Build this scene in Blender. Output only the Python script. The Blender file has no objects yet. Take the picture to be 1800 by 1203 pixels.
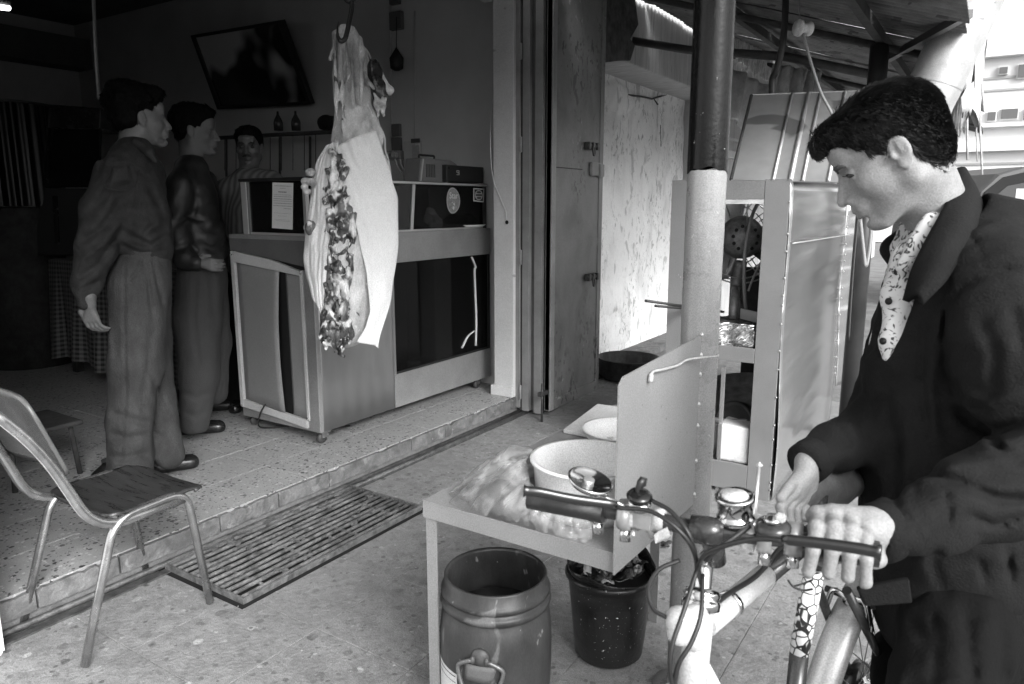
import bpy, bmesh, math, random
import numpy as np
from mathutils import Vector, Matrix
random.seed(7); rng = np.random.RandomState(7)
SC = bpy.context.scene; COL = SC.collection; PI = math.pi
R_ = math.radians
# ------------------------------------------------------------------ camera
F, HCAM = 1287.0, 1.38
PITCH, YAW = math.atan(241/1287), R_(33)
cam = bpy.data.objects.new('camera', bpy.data.cameras.new('camera')); COL.objects.link(cam)
cam.location = (0, 0, HCAM); cam.rotation_euler = (PI/2-PITCH, 0, YAW)
cam.data.lens = F/1800*36; cam.data.sensor_width = 36; cam.data.clip_end = 800; cam.data.clip_start = .02
cam.data.dof.use_dof = True; cam.data.dof.focus_distance = 3.0; cam.data.dof.aperture_fstop = 9
SC.camera = cam
# ------------------------------------------------------------------ light (black and white photograph: sky and sun without hue)
w = bpy.data.worlds.new('World'); SC.world = w; w.use_nodes = True
nt = w.node_tree; nt.nodes.clear()
sky = nt.nodes.new('ShaderNodeTexSky'); sky.sky_type = 'NISHITA'; sky.sun_disc = False
sky.sun_elevation = R_(33); sky.sun_rotation = R_(120)
sky.dust_density = 4; sky.air_density = 1.5
bw = nt.nodes.new('ShaderNodeRGBToBW'); bg = nt.nodes.new('ShaderNodeBackground'); out = nt.nodes.new('ShaderNodeOutputWorld')
nt.links.new(sky.outputs[0], bw.inputs[0]); nt.links.new(bw.outputs[0], bg.inputs[0]); nt.links.new(bg.outputs[0], out.inputs[0])
bg.inputs[1].default_value = .15
sun = bpy.data.objects.new('sun', bpy.data.lights.new('sun', 'SUN')); COL.objects.link(sun)
sun.data.energy = 1.1; sun.data.angle = R_(24)
sdir = Vector((math.sin(R_(120))*math.cos(R_(33)), math.cos(R_(120))*math.cos(R_(33)), math.sin(R_(33))))
sun.rotation_euler = sdir.to_track_quat('Z', 'Y').to_euler(); sun.location = (6, -4, 8)
SC.view_settings.view_transform = 'Standard'; SC.view_settings.look = 'None'; SC.view_settings.gamma = 1
SC.view_settings.use_curve_mapping = False; SC.view_settings.exposure = 1.38
SC.cycles.max_bounces = 7; SC.cycles.use_denoising = True; SC.cycles.sample_clamp_indirect = 3; SC.cycles.caustics_reflective = False; SC.cycles.caustics_refractive = False
# ------------------------------------------------------------------ measuring: a photograph pixel and one known coordinate give a place
FH = np.array([-math.sin(YAW), math.cos(YAW), 0]); RT = np.array([math.cos(YAW), math.sin(YAW), 0])
FW = FH*math.cos(PITCH)+np.array([0, 0, -math.sin(PITCH)]); UPV = np.cross(RT, FW); C0 = np.array([0, 0, HCAM])
def ray(px, py): return FW+RT*(px-900)/F+UPV*(601.5-py)/F
def aZ(px, py, z): d = ray(px, py); return Vector(C0+d*(z-HCAM)/d[2])
def aX(px, py, x): d = ray(px, py); return Vector(C0+d*x/d[0])
def aY(px, py, y): d = ray(px, py); return Vector(C0+d*y/d[1])
def aD(px, py, dd): return Vector(C0+ray(px, py)*dd)
# ------------------------------------------------------------------ materials
MATS = {}
def mat(name, c=.5, rough=.6, metal=0., n=0., ns=8., bump=0., bs=60., c2=None, spots=None, spec=None, sheen=0, stretch=None, coord='Object', detail=6, thr=None, pebbles=None, grit=.17):
    """grey procedural material: base value c, blended to c2 by a noise of scale ns (amount n), bump of scale bs, spots=(scale,size,value)"""
    if name in MATS: return MATS[name]
    m = bpy.data.materials.new(name); m.use_nodes = True; t = m.node_tree; N = t.nodes; L = t.links
    b = N['Principled BSDF']; b.inputs['Roughness'].default_value = rough; b.inputs['Metallic'].default_value = metal
    if spec is not None: b.inputs['Specular IOR Level'].default_value = spec
    if sheen: b.inputs['Sheen Weight'].default_value = sheen
    b.inputs['Base Color'].default_value = (c, c, c, 1)
    tc = N.new('ShaderNodeTexCoord'); vec = tc.outputs[coord]
    if stretch:
        mp = N.new('ShaderNodeMapping'); mp.inputs['Scale'].default_value = stretch; L.new(vec, mp.inputs[0]); vec = mp.outputs[0]
    colr = None
    if n or c2 is not None:
        if c2 is None: lo, hi = max(c*(1-n), 0), min(c*(1+n), 1)
        else: lo, hi = c, c2
        tx = N.new('ShaderNodeTexNoise'); tx.inputs['Scale'].default_value = ns; tx.inputs['Detail'].default_value = detail; tx.inputs['Roughness'].default_value = .62
        L.new(vec, tx.inputs[0])
        rp = N.new('ShaderNodeValToRGB'); a, z = thr or (.32, .68)
        rp.color_ramp.elements[0].position = a; rp.color_ramp.elements[1].position = z
        rp.color_ramp.elements[0].color = (lo, lo, lo, 1); rp.color_ramp.elements[1].color = (hi, hi, hi, 1)
        L.new(tx.outputs[0], rp.inputs[0]); colr = rp.outputs[0]
        rr = N.new('ShaderNodeMapRange'); rr.inputs[3].default_value = max(rough-.1, .03); rr.inputs[4].default_value = min(rough+.12, 1)
        L.new(tx.outputs[0], rr.inputs[0]); L.new(rr.outputs[0], b.inputs['Roughness'])
    for (psc, prad, plo, phi, pdens) in (pebbles or []):
        dn = N.new('ShaderNodeTexNoise'); dn.inputs['Scale'].default_value = psc*1.3; L.new(vec, dn.inputs[0]); dm_ = N.new('ShaderNodeVectorMath'); dm_.operation = 'MULTIPLY_ADD'; dm_.inputs[1].default_value = (.5/psc,)*3; L.new(dn.outputs['Color'], dm_.inputs[0]); L.new(vec, dm_.inputs[2])
        vo = N.new('ShaderNodeTexVoronoi'); vo.inputs['Scale'].default_value = psc; L.new(dm_.outputs[0], vo.inputs['Vector']); sp_ = N.new('ShaderNodeSeparateColor'); L.new(vo.outputs['Color'], sp_.inputs[0])
        rd = N.new('ShaderNodeMath'); rd.operation = 'MULTIPLY'; rd.inputs[1].default_value = prad; L.new(sp_.outputs[0], rd.inputs[0])
        on = N.new('ShaderNodeMath'); on.operation = 'LESS_THAN'; on.inputs[1].default_value = pdens; L.new(sp_.outputs[1], on.inputs[0]); r2 = N.new('ShaderNodeMath'); r2.operation = 'MULTIPLY'; L.new(rd.outputs[0], r2.inputs[0]); L.new(on.outputs[0], r2.inputs[1])
        df_ = N.new('ShaderNodeMath'); df_.operation = 'SUBTRACT'; L.new(r2.outputs[0], df_.inputs[0]); L.new(vo.outputs['Distance'], df_.inputs[1]); mm = N.new('ShaderNodeMapRange'); mm.inputs[1].default_value = -.02; mm.inputs[2].default_value = .05; L.new(df_.outputs[0], mm.inputs[0])
        vv_ = N.new('ShaderNodeMapRange'); vv_.inputs[3].default_value = plo; vv_.inputs[4].default_value = phi; L.new(sp_.outputs[2], vv_.inputs[0])
        mx = N.new('ShaderNodeMix'); mx.data_type = 'RGBA'; L.new(mm.outputs[0], mx.inputs[0]); L.new(colr, mx.inputs[6]); L.new(vv_.outputs[0], mx.inputs[7]); colr = mx.outputs[2]
    for k, sp5 in enumerate(spots or []):
        sc, size, val = sp5[:3]; wid = sp5[3] if len(sp5) > 3 else .025; stg = sp5[4] if len(sp5) > 4 else 1.; msk = sp5[5] if len(sp5) > 5 else 0
        v = N.new('ShaderNodeTexNoise'); v.inputs['Scale'].default_value = sc; v.inputs['Detail'].default_value = 2.5; v.inputs['Distortion'].default_value = .6
        off = N.new('ShaderNodeVectorMath'); off.inputs[1].default_value = (k*7.3, k*3.1, k*5.7); L.new(vec, off.inputs[0]); L.new(off.outputs[0], v.inputs[0])
        rp = N.new('ShaderNodeValToRGB'); rp.color_ramp.elements[0].position = size; rp.color_ramp.elements[1].position = size+wid; rp.color_ramp.elements[1].color = (stg, stg, stg, 1)
        L.new(v.outputs[0], rp.inputs[0])
        fo = rp.outputs[0]
        if msk:
            mn_ = N.new('ShaderNodeTexNoise'); mn_.inputs['Scale'].default_value = msk; L.new(vec, mn_.inputs[0]); mr_ = N.new('ShaderNodeMapRange'); mr_.inputs[1].default_value = .48; mr_.inputs[2].default_value = .58; L.new(mn_.outputs[0], mr_.inputs[0])
            ml = N.new('ShaderNodeMath'); ml.operation = 'MULTIPLY'; L.new(fo, ml.inputs[0]); L.new(mr_.outputs[0], ml.inputs[1]); fo = ml.outputs[0]
        mx = N.new('ShaderNodeMix'); mx.data_type = 'RGBA'; L.new(fo, mx.inputs[0])
        if colr is None: mx.inputs[6].default_value = (c, c, c, 1)
        else: L.new(colr, mx.inputs[6])
        mx.inputs[7].default_value = (val, val, val, 1); colr = mx.outputs[2]
    if metal < .5:   # fine grit in every painted, stone and cloth surface
        gn = N.new('ShaderNodeTexNoise'); gn.inputs['Scale'].default_value = 330; gn.inputs['Detail'].default_value = 1; L.new(vec, gn.inputs[0]); gm_ = N.new('ShaderNodeMapRange'); gm_.inputs[1].default_value = .3; gm_.inputs[2].default_value = .7; gm_.inputs[3].default_value = 1-grit; gm_.inputs[4].default_value = 1+grit; L.new(gn.outputs[0], gm_.inputs[0])
        gx = N.new('ShaderNodeVectorMath'); gx.operation = 'SCALE'; L.new(gm_.outputs[0], gx.inputs['Scale'])
        if colr is not None: L.new(colr, gx.inputs[0])
        else: gx.inputs[0].default_value = (c, c, c)
        colr = gx.outputs[0]
    if colr is not None: L.new(colr, b.inputs['Base Color'])
    if bump:
        tx = N.new('ShaderNodeTexNoise'); tx.inputs['Scale'].default_value = bs; tx.inputs['Detail'].default_value = 5; L.new(vec, tx.inputs[0])
        bp = N.new('ShaderNodeBump'); bp.inputs['Strength'].default_value = min(bump, 1); bp.inputs['Distance'].default_value = .01*max(1, bump); L.new(tx.outputs[0], bp.inputs['Height']); L.new(bp.outputs[0], b.inputs['Normal'])
    MATS[name] = m; return m
def glass(name, tint=.9, rough=.02, trans=1.):
    if name in MATS: return MATS[name]
    m = bpy.data.materials.new(name); m.use_nodes = True; b = m.node_tree.nodes['Principled BSDF']
    b.inputs['Base Color'].default_value = (tint, tint, tint, 1); b.inputs['Roughness'].default_value = rough
    b.inputs['Transmission Weight'].default_value = trans; b.inputs['IOR'].default_value = 1.45; MATS[name] = m; return m
def thin(name, tint=.9, refl=.12, rough=.05, alpha_noise=None):
    """thin sheet you see through (plastic film, window pane): transparent mixed with gloss by Fresnel-like facing"""
    if name in MATS: return MATS[name]
    m = bpy.data.materials.new(name); m.use_nodes = True; t = m.node_tree; N = t.nodes; L = t.links; N.clear()
    o = N.new('ShaderNodeOutputMaterial'); tr = N.new('ShaderNodeBsdfTransparent'); tr.inputs[0].default_value = (tint, tint, tint, 1)
    gl = N.new('ShaderNodeBsdfPrincipled'); gl.inputs['Base Color'].default_value = (.75, .75, .75, 1) if alpha_noise else (.02, .02, .02, 1)
    gl.inputs['Roughness'].default_value = rough; gl.inputs['Specular IOR Level'].default_value = 1.
    lw = N.new('ShaderNodeLayerWeight'); lw.inputs[0].default_value = .35
    ma = N.new('ShaderNodeMath'); ma.operation = 'MULTIPLY_ADD'; ma.inputs[1].default_value = .75; ma.inputs[2].default_value = refl; ma.use_clamp = True
    L.new(lw.outputs['Fresnel'], ma.inputs[0]); fac = ma.outputs[0]
    if alpha_noise:
        tc = N.new('ShaderNodeTexCoord'); tx = N.new('ShaderNodeTexNoise'); tx.inputs['Scale'].default_value = alpha_noise; tx.inputs['Detail'].default_value = 6; L.new(tc.outputs['Object'], tx.inputs[0])
        bp = N.new('ShaderNodeBump'); bp.inputs['Strength'].default_value = .6; bp.inputs['Distance'].default_value = .01; L.new(tx.outputs[0], bp.inputs['Height']); L.new(bp.outputs[0], gl.inputs['Normal'])
    if alpha_noise:
        wv = N.new('ShaderNodeTexNoise'); wv.inputs['Scale'].default_value = alpha_noise*.8; wv.inputs['Detail'].default_value = 4; wv.inputs['Distortion'].default_value = 2.5; L.new(tc.outputs['Object'], wv.inputs[0])
        rp = N.new('ShaderNodeMapRange'); rp.inputs[1].default_value = .45; rp.inputs[2].default_value = .66; rp.inputs[3].default_value = .0; rp.inputs[4].default_value = .16; L.new(wv.outputs[0], rp.inputs[0])
        m3 = N.new('ShaderNodeMath'); m3.operation = 'ADD'; m3.use_clamp = True; L.new(fac, m3.inputs[0]); L.new(rp.outputs[0], m3.inputs[1]); fac = m3.outputs[0]
    mx = N.new('ShaderNodeMixShader'); L.new(fac, mx.inputs[0]); L.new(tr.outputs[0], mx.inputs[1]); L.new(gl.outputs[0], mx.inputs[2]); L.new(mx.outputs[0], o.inputs[0])
    MATS[name] = m; return m
# ------------------------------------------------------------------ objects
def link(name, me, m=None, parent=None, smooth=False):
    o = bpy.data.objects.new(name, me); COL.objects.link(o)
    if m is not None: me.materials.append(m)
    if parent is not None:
        o.parent = parent
        l = parent['_w'] if '_w' in parent.keys() else (0, 0, 0)
        me.transform(Matrix.Translation(-Vector(l)))
        o['_w'] = tuple(l)
    else: o['_w'] = (0., 0., 0.)
    if smooth: me.shade_smooth()
    return o
def tag(o, label=None, cat=None, group=None, kind=None):
    if label: o['label'] = label
    if cat: o['category'] = cat
    if group: o['group'] = group
    if kind: o['kind'] = kind
    return o
def thing(name, label, cat, loc=(0, 0, 0), group=None):
    o = bpy.data.objects.new(name, None); COL.objects.link(o); o.location = loc; o['_w'] = tuple(loc); o.empty_display_size = .1
    return tag(o, label, cat, group)
class B:
    """collects shapes in world coordinates, then links them as ONE mesh object"""
    def __init__(s): s.bm = bmesh.new()
    def faces(s, vs, fs, smooth=False):
        v = [s.bm.verts.new(p) for p in vs]
        for f in fs:
            try: q = s.bm.faces.new([v[i] for i in f]); q.smooth = smooth
            except ValueError: pass
        return s
    def box(s, a, b, bev=0., M=None, loc=None):
        bm = bmesh.new(); x0, y0, z0 = [min(a[i], b[i]) for i in range(3)]; x1, y1, z1 = [max(a[i], b[i]) for i in range(3)]
        vs = [bm.verts.new(p) for p in ((x0, y0, z0), (x1, y0, z0), (x1, y1, z0), (x0, y1, z0), (x0, y0, z1), (x1, y0, z1), (x1, y1, z1), (x0, y1, z1))]
        for f in ((0, 3, 2, 1), (4, 5, 6, 7), (0, 1, 5, 4), (1, 2, 6, 5), (2, 3, 7, 6), (3, 0, 4, 7)): bm.faces.new([vs[i] for i in f])
        if bev: bmesh.ops.bevel(bm, geom=bm.edges[:], offset=bev, segments=2, affect='EDGES')
        if M is not None: bmesh.ops.transform(bm, matrix=M, verts=bm.verts)
        s.join(bm); return s
    def join(s, bm):
        me = bpy.data.meshes.new('t'); bm.to_mesh(me); bm.free(); s.bm.from_mesh(me); bpy.data.meshes.remove(me)
    def quad(s, p):  # single sheet
        return s.faces(p, [tuple(range(len(p)))])
    def prism(s, poly, ext):
        """polygon (list of points) extruded by vector ext"""
        n = len(poly); e = Vector(ext); vs = [Vector(p) for p in poly]+[Vector(p)+e for p in poly]
        fs = [tuple(range(n-1, -1, -1)), tuple(range(n, 2*n))]+[(i, (i+1) % n, n+(i+1) % n, n+i) for i in range(n)]
        s.faces(vs, fs); return s
    def tube(s, pts, r, seg=10, smooth=True, caps=True, flat=None):
        """swept round tube; r number or list; flat=(k) squashes the second axis"""
        P = [Vector(p) for p in pts]; n = len(P); rs = r if isinstance(r, (list, tuple)) else [r]*n
        T = [(P[min(i+1, n-1)]-P[max(i-1, 0)]).normalized() for i in range(n)]
        up = Vector((0, 0, 1)) if abs(T[0].z) < .9 else Vector((1, 0, 0)); rings = []
        A = up.cross(T[0]).normalized()
        for i in range(n):
            A = (A-T[i]*A.dot(T[i])).normalized(); Bv = T[i].cross(A)
            k = flat or 1
            rings.append([P[i]+(A*math.cos(2*PI*j/seg)+Bv*k*math.sin(2*PI*j/seg))*rs[i] for j in range(seg)])
        vs = [v for q in rings for v in q]; fs = []
        for i in range(n-1):
            for j in range(seg): fs.append((i*seg+j, i*seg+(j+1) % seg, (i+1)*seg+(j+1) % seg, (i+1)*seg+j))
        vv = [s.bm.verts.new(p) for p in vs]
        for f in fs:
            q = s.bm.faces.new([vv[i] for i in f]); q.smooth = smooth
        if caps and rs[0] > 0: s.bm.faces.new([vv[j] for j in range(seg-1, -1, -1)]); s.bm.faces.new([vv[(n-1)*seg+j] for j in range(seg)])
        return s
    def lathe(s, prof, c, ax=(0, 0, 1), seg=32, smooth=True, sx=1, wob=0.):
        """profile [(r,h)] about axis ax through c"""
        ax = Vector(ax).normalized(); up = Vector((1, 0, 0)) if abs(ax.x) < .8 else Vector((0, 1, 0))
        A = (up-ax*ax.dot(up)).normalized(); Bv = ax.cross(A); c = Vector(c); vv = []
        for (r, h) in prof:
            vv.append([s.bm.verts.new(c+ax*h+(A*math.cos(2*PI*j/seg)*sx+Bv*math.sin(2*PI*j/seg))*max(r, 1e-5)*(1+wob*math.sin(3*j*2*PI/seg+h*9))) for j in range(seg)])
        for i in range(len(prof)-1):
            for j in range(seg):
                q = s.bm.faces.new((vv[i][j], vv[i][(j+1) % seg], vv[i+1][(j+1) % seg], vv[i+1][j])); q.smooth = smooth
        return s
    def cyl(s, a, b, r, seg=24, r2=None, smooth=True):
        return s.tube([a, b], [r, r if r2 is None else r2], seg, smooth)
    def grid(s, fn, nu, nv, smooth=True, closed=False):
        vv = [[s.bm.verts.new(fn(i/(nu-1), j/(nv-1))) for j in range(nv)] for i in range(nu)]
        for i in range(nu-1):
            for j in range(nv-1):
                q = s.bm.faces.new((vv[i][j], vv[i+1][j], vv[i+1][j+1], vv[i][j+1])); q.smooth = smooth
        return s
    def build(s, name, m=None, parent=None, bev=0., solid=0., autos=False, sub=0):
        bmesh.ops.recalc_face_normals(s.bm, faces=s.bm.faces)
        me = bpy.data.meshes.new(name); s.bm.to_mesh(me); s.bm.free()
        o = link(name, me, m, parent)
        if solid: md = o.modifiers.new('solid', 'SOLIDIFY'); md.thickness = solid; md.offset = 0
        if bev: md = o.modifiers.new('bevel', 'BEVEL'); md.width = bev; md.segments = 2; md.limit_method = 'ANGLE'
        if sub: md = o.modifiers.new('sub', 'SUBSURF'); md.levels = sub; md.render_levels = sub
        return o
def frameM(o, x, z=None):
    """matrix whose X axis is x"""
    x = Vector(x).normalized(); z = Vector(z or (0, 0, 1)); y = z.cross(x).normalized(); z = x.cross(y)
    return Matrix.Translation(Vector(o)) @ Matrix((x, y, z)).transposed().to_4x4()
def smoothpts(P, n=8):
    """Catmull-Rom through points"""
    P = [Vector(p) for p in P]; Q = [P[0]*2-P[1]]+P+[P[-1]*2-P[-2]]; o = []
    for i in range(1, len(Q)-2):
        a, b, c, d = Q[i-1:i+3]
        for k in range(n):
            t = k/n; o.append(.5*((2*b)+(c-a)*t+(2*a-5*b+4*c-d)*t*t+(3*b-a-3*c+d)*t**3))
    return o+[P[-1]]
# ------------------------------------------------------------------ implicit surfaces (bodies, clothes, meat, bags)
class SDF:
    def __init__(s, lo, hi, h):
        s.h = h; s.lo = np.array(lo, float); s.n = np.ceil((np.array(hi)-s.lo)/h).astype(int)+1
        s.F = np.full(s.n, .05, np.float32); s.ax = [s.lo[i]+np.arange(s.n[i])*h for i in range(3)]
    def _blk(s, lo, hi):
        i0 = np.clip(np.floor((lo-s.lo)/s.h).astype(int), 0, s.n); i1 = np.clip(np.ceil((hi-s.lo)/s.h).astype(int)+1, 0, s.n)
        if (i1 <= i0).any(): return None
        return tuple(slice(a, b) for a, b in zip(i0, i1))
    def _grid(s, sl): return [s.ax[0][sl[0]][:, None, None], s.ax[1][sl[1]][None, :, None], s.ax[2][sl[2]][None, None, :]]
    def _comb(s, sl, d, k, sub):
        f = s.F[sl]
        if sub:
            d = -d; h = np.clip(.5-.5*(f-d)/k, 0, 1); s.F[sl] = f*(1-h)+d*h+k*h*(1-h)
        else:
            h = np.clip(.5+.5*(f-d)/k, 0, 1); s.F[sl] = f*(1-h)+d*h-k*h*(1-h)
    def cone(s, a, b, r1, r2, k=.01, sub=False, sq=None):
        """sq=(axis, factor>1 makes it thinner along axis)"""
        a = np.array(a, float); b = np.array(b, float); rm = max(r1, r2)+k+.05 if not sub else max(r1, r2)+k+s.h
        sl = s._blk(np.minimum(a, b)-rm, np.maximum(a, b)+rm)
        if sl is None: return s
        X, Y, Z = s._grid(sl); ba = b-a; L = max((ba**2).sum(), 1e-9)
        px, py, pz = X-a[0], Y-a[1], Z-a[2]
        t = np.clip((px*ba[0]+py*ba[1]+pz*ba[2])/L, 0, 1)
        qx, qy, qz = px-t*ba[0], py-t*ba[1], pz-t*ba[2]
        if sq is not None:
            n = np.array(sq[0], float); n /= np.linalg.norm(n); dn = (qx*n[0]+qy*n[1]+qz*n[2])*(sq[1]-1); qx = qx+dn*n[0]; qy = qy+dn*n[1]; qz = qz+dn*n[2]
        d = np.sqrt(qx*qx+qy*qy+qz*qz)-(r1+(r2-r1)*t)
        if sq is not None and sq[1] > 1: d = d/sq[1]**.5
        s._comb(sl, d.astype(np.float32), k, sub); return s
    def ell(s, c, r, M=None, k=.01, sub=False):
        """M rows = ellipsoid axes"""
        c = np.array(c, float); r = np.array(r, float); rm = r.max()+(k+s.h if sub else k+.05)
        sl = s._blk(c-rm, c+rm)
        if sl is None: return s
        X, Y, Z = s._grid(sl); p = [X-c[0], Y-c[1], Z-c[2]]
        if M is not None: p = [p[0]*m[0]+p[1]*m[1]+p[2]*m[2] for m in np.array(M, float)]
        k0 = np.sqrt(sum((q/a)**2 for q, a in zip(p, r))); k1 = np.sqrt(sum((q/a**2)**2 for q, a in zip(p, r)))+1e-9
        s._comb(sl, (k0*(k0-1)/k1).astype(np.float32), k, sub); return s
    def chain(s, pts, rs, k=.01, sq=None):
        for i in range(len(pts)-1): s.cone(pts[i], pts[i+1], rs[i], rs[i+1], k, False, sq)
        return s
    def half(s, p, n, k=.005):
        """keep only the side of the plane opposite to n"""
        n = np.array(n, float); n /= np.linalg.norm(n); X, Y, Z = s._grid((slice(None),)*3)
        d = ((X-p[0])*n[0]+(Y-p[1])*n[1]+(Z-p[2])*n[2]).astype(np.float32); f = s.F
        h = np.clip(.5-.5*(d-f)/k*-1, 0, 1); s.F = np.maximum(f, d); return s
    def disp(s, fn):
        X, Y, Z = s._grid((slice(None),)*3); s.F = (s.F+fn(X, Y, Z)).astype(np.float32); return s
    def mesh(s, name, m, parent=None, relax=1):
        F_ = s.F; n = F_.shape; I = F_ < 0
        F_ = F_.copy(); F_[0], F_[-1] = .05, .05; F_[:, 0], F_[:, -1] = .05, .05; F_[:, :, 0], F_[:, :, -1] = .05, .05; I = F_ < 0
        c = [slice(0, -1), slice(1, None)]
        cnt = sum(I[c[a], c[b], c[d]].astype(np.int8) for a in (0, 1) for b in (0, 1) for d in (0, 1))
        cells = np.argwhere((cnt > 0) & (cnt < 8)); idx = np.full(cnt.shape, -1, np.int32); idx[tuple(cells.T)] = np.arange(len(cells))
        acc = np.zeros((len(cells), 3)); num = np.zeros(len(cells))
        for axis in range(3):
            o1, o2 = [i for i in range(3) if i != axis]
            for u in (0, 1):
                for v in (0, 1):
                    off = np.zeros(3, int); off[o1] = u; off[o2] = v; p0 = cells+off; p1 = p0.copy(); p1[:, axis] += 1
                    f0 = F_[tuple(p0.T)]; f1 = F_[tuple(p1.T)]; mk = (f0 < 0) != (f1 < 0); t = np.where(mk, f0/(f0-f1+1e-12), 0)
                    q = p0.astype(float); q[:, axis] += t; acc += q*mk[:, None]; num += mk
        V = s.lo+acc/num[:, None]*s.h; faces = []
        for axis in range(3):
            o1, o2 = (axis+1) % 3, (axis+2) % 3
            a = [slice(None)]*3; b = [slice(None)]*3; a[axis] = slice(0, -1); b[axis] = slice(1, None)
            ch = I[tuple(a)] != I[tuple(b)]; e = np.argwhere(ch); e = e[(e[:, o1] > 0) & (e[:, o2] > 0) & (e[:, o1] < n[o1]-1) & (e[:, o2] < n[o2]-1)]
            if not len(e): continue
            def cell(d1, d2):
                q = e.copy(); q[:, o1] += d1; q[:, o2] += d2; return idx[tuple(q.T)]
            Q = np.stack([cell(-1, -1), cell(0, -1), cell(0, 0), cell(-1, 0)], 1)
            flip = ~I[tuple(e.T)]; Q[flip] = Q[flip][:, ::-1]; faces.append(Q)
        Q = np.concatenate(faces); Q = Q[(Q >= 0).all(1)]
        for _ in range(relax):   # light Laplacian smoothing
            A = np.zeros_like(V); w_ = np.zeros(len(V))
            for i in range(4):
                for j in ((i+1) % 4, (i+3) % 4): np.add.at(A, Q[:, i], V[Q[:, j]]); np.add.at(w_, Q[:, i], 1)
            V = V*.5+.5*A/np.maximum(w_, 1)[:, None]
        me = bpy.data.meshes.new(name); me.vertices.add(len(V)); me.vertices.foreach_set('co', V.astype(np.float32).ravel())
        me.loops.add(Q.size); me.loops.foreach_set('vertex_index', Q.ravel().astype(np.int32)); me.polygons.add(len(Q))
        me.polygons.foreach_set('loop_start', np.arange(0, Q.size, 4, dtype=np.int32)); me.polygons.foreach_set('loop_total', np.full(len(Q), 4, np.int32))
        me.update(calc_edges=True); me.validate(); return link(name, me, m, parent, smooth=True)
def crease(S, segs, band=.03):
    """press folds and seams into the surface: (photograph polyline, half width in pixels, depth); positive depth is a groove"""
    ii = np.where(np.abs(S.F) < band); P = np.stack([S.ax[k][ii[k]] for k in range(3)], 1)-C0; zc = P@FW; px = 900+F*(P@RT)/zc; py = 601.5-F*(P@UPV)/zc; add = np.zeros(len(px))
    for pts, w_, am in segs:
        d = np.full(len(px), 1e9); tt = np.zeros(len(px)); n = len(pts)-1
        for k in range(n):
            (x0, y0), (x1, y1) = pts[k][:2], pts[k+1][:2]; dx, dy = x1-x0, y1-y0; t = np.clip(((px-x0)*dx+(py-y0)*dy)/(dx*dx+dy*dy), 0, 1); q = np.hypot(px-x0-t*dx, py-y0-t*dy); m = q < d; d = np.where(m, q, d); tt = np.where(m, (k+t)/n, tt)
        r = d/w_; add += am*(1-.9*r*r)*np.exp(-r*r*.9)*np.clip(np.minimum(tt, 1-tt)*5+.25, 0, 1)
    S.F[ii] += add.astype(np.float32); return S
def nz(X, Y, Z, f, seed=0):
    """cheap smooth pseudo-noise in -1..1"""
    r = np.random.RandomState(seed); o = 0
    for i in range(5):
        k = r.normal(size=3); k *= f*(.7+.25*i)/np.linalg.norm(k); ph = r.uniform(0, 6.28, 3)
        o = o+np.sin(X*k[0]+Y*k[1]+Z*k[2]+ph[0]+1.3*np.sin((X*k[2]-Y*k[0]+Z*k[1])*.6+ph[1]))
    return o/3.2
# ================================================================== SETTING
def world_pos(m):
    """swap the texture coordinate of a material for the surface position, so that alike tiles differ"""
    t = m.node_tree; g = t.nodes.new('ShaderNodeNewGeometry')
    for n_ in list(t.nodes):
        if n_.type == 'TEX_COORD':
            for l in list(t.links):
                if l.from_node == n_: t.links.new(g.outputs['Position'], l.to_socket)
    return m
M_shopfloor = world_pos(mat('shop terrazzo', .36, .42, n=.10, ns=9, bump=.08, bs=90, pebbles=[(48, .5, .03, .09, .42), (85, .5, .03, .12, .40), (60, .5, .5, .62, .3)], spots=[(2.0, .52, .33, .15, .6)]))
M_pave = world_pos(mat('pavement terrazzo', .235, .6, n=.16, ns=24, bump=.4, bs=70, detail=8, spots=[(13, .47, .18, .16, .7), (19, .50, .30, .16, .6), (1.3, .50, .19, .2, .6), (60, .62, .14, .05, .6)], pebbles=[(24, .48, .08, .40, .55), (11, .22, .04, .10, .42), (52, .55, .09, .40, .55)], grit=.3))
M_grout = mat('grout', .17, .9, n=.3, ns=20, bump=.3)
M_earth = world_pos(mat('street asphalt', .16, .9, n=.3, ns=3, bump=.5, bs=80))
M_riser = world_pos(mat('riser stone', .15, .8, n=.35, ns=14, bump=.8, bs=40, spots=[(9, .56, .08, .1, .7), (20, .62, .26, .06, .7)]))
M_dark = mat('sooty dark', .035, .8, n=.5, ns=14, bump=.3, bs=40)
M_plaster = mat('pilaster plaster', .58, .75, n=.08, ns=3, bump=.15, bs=25, spots=[(7, .70, .36)])
M_shopwall = mat('shop wall paint', .50, .7, n=.10, ns=2, bump=.12, bs=20)
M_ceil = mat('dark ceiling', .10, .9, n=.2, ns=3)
M_white = mat('peeling whitewash', .86, .85, n=.05, ns=2.5, bump=1.3, bs=9, spots=[(4, .52, .62, .2, .6), (9, .60, .48, .06, .8), (20, .61, .30, .05, .8, 2.4), (36, .60, .2, .05, .7, 3.3), (11, .68, .14, .03, .9, 1.7)], stretch=(1, 1.4, .55))
M_facade = mat('streaked facade render', .46, .85, n=.22, ns=5, bump=.4, bs=30, stretch=(1, 5, .5), spots=[(4, .66, .3)])

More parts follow.
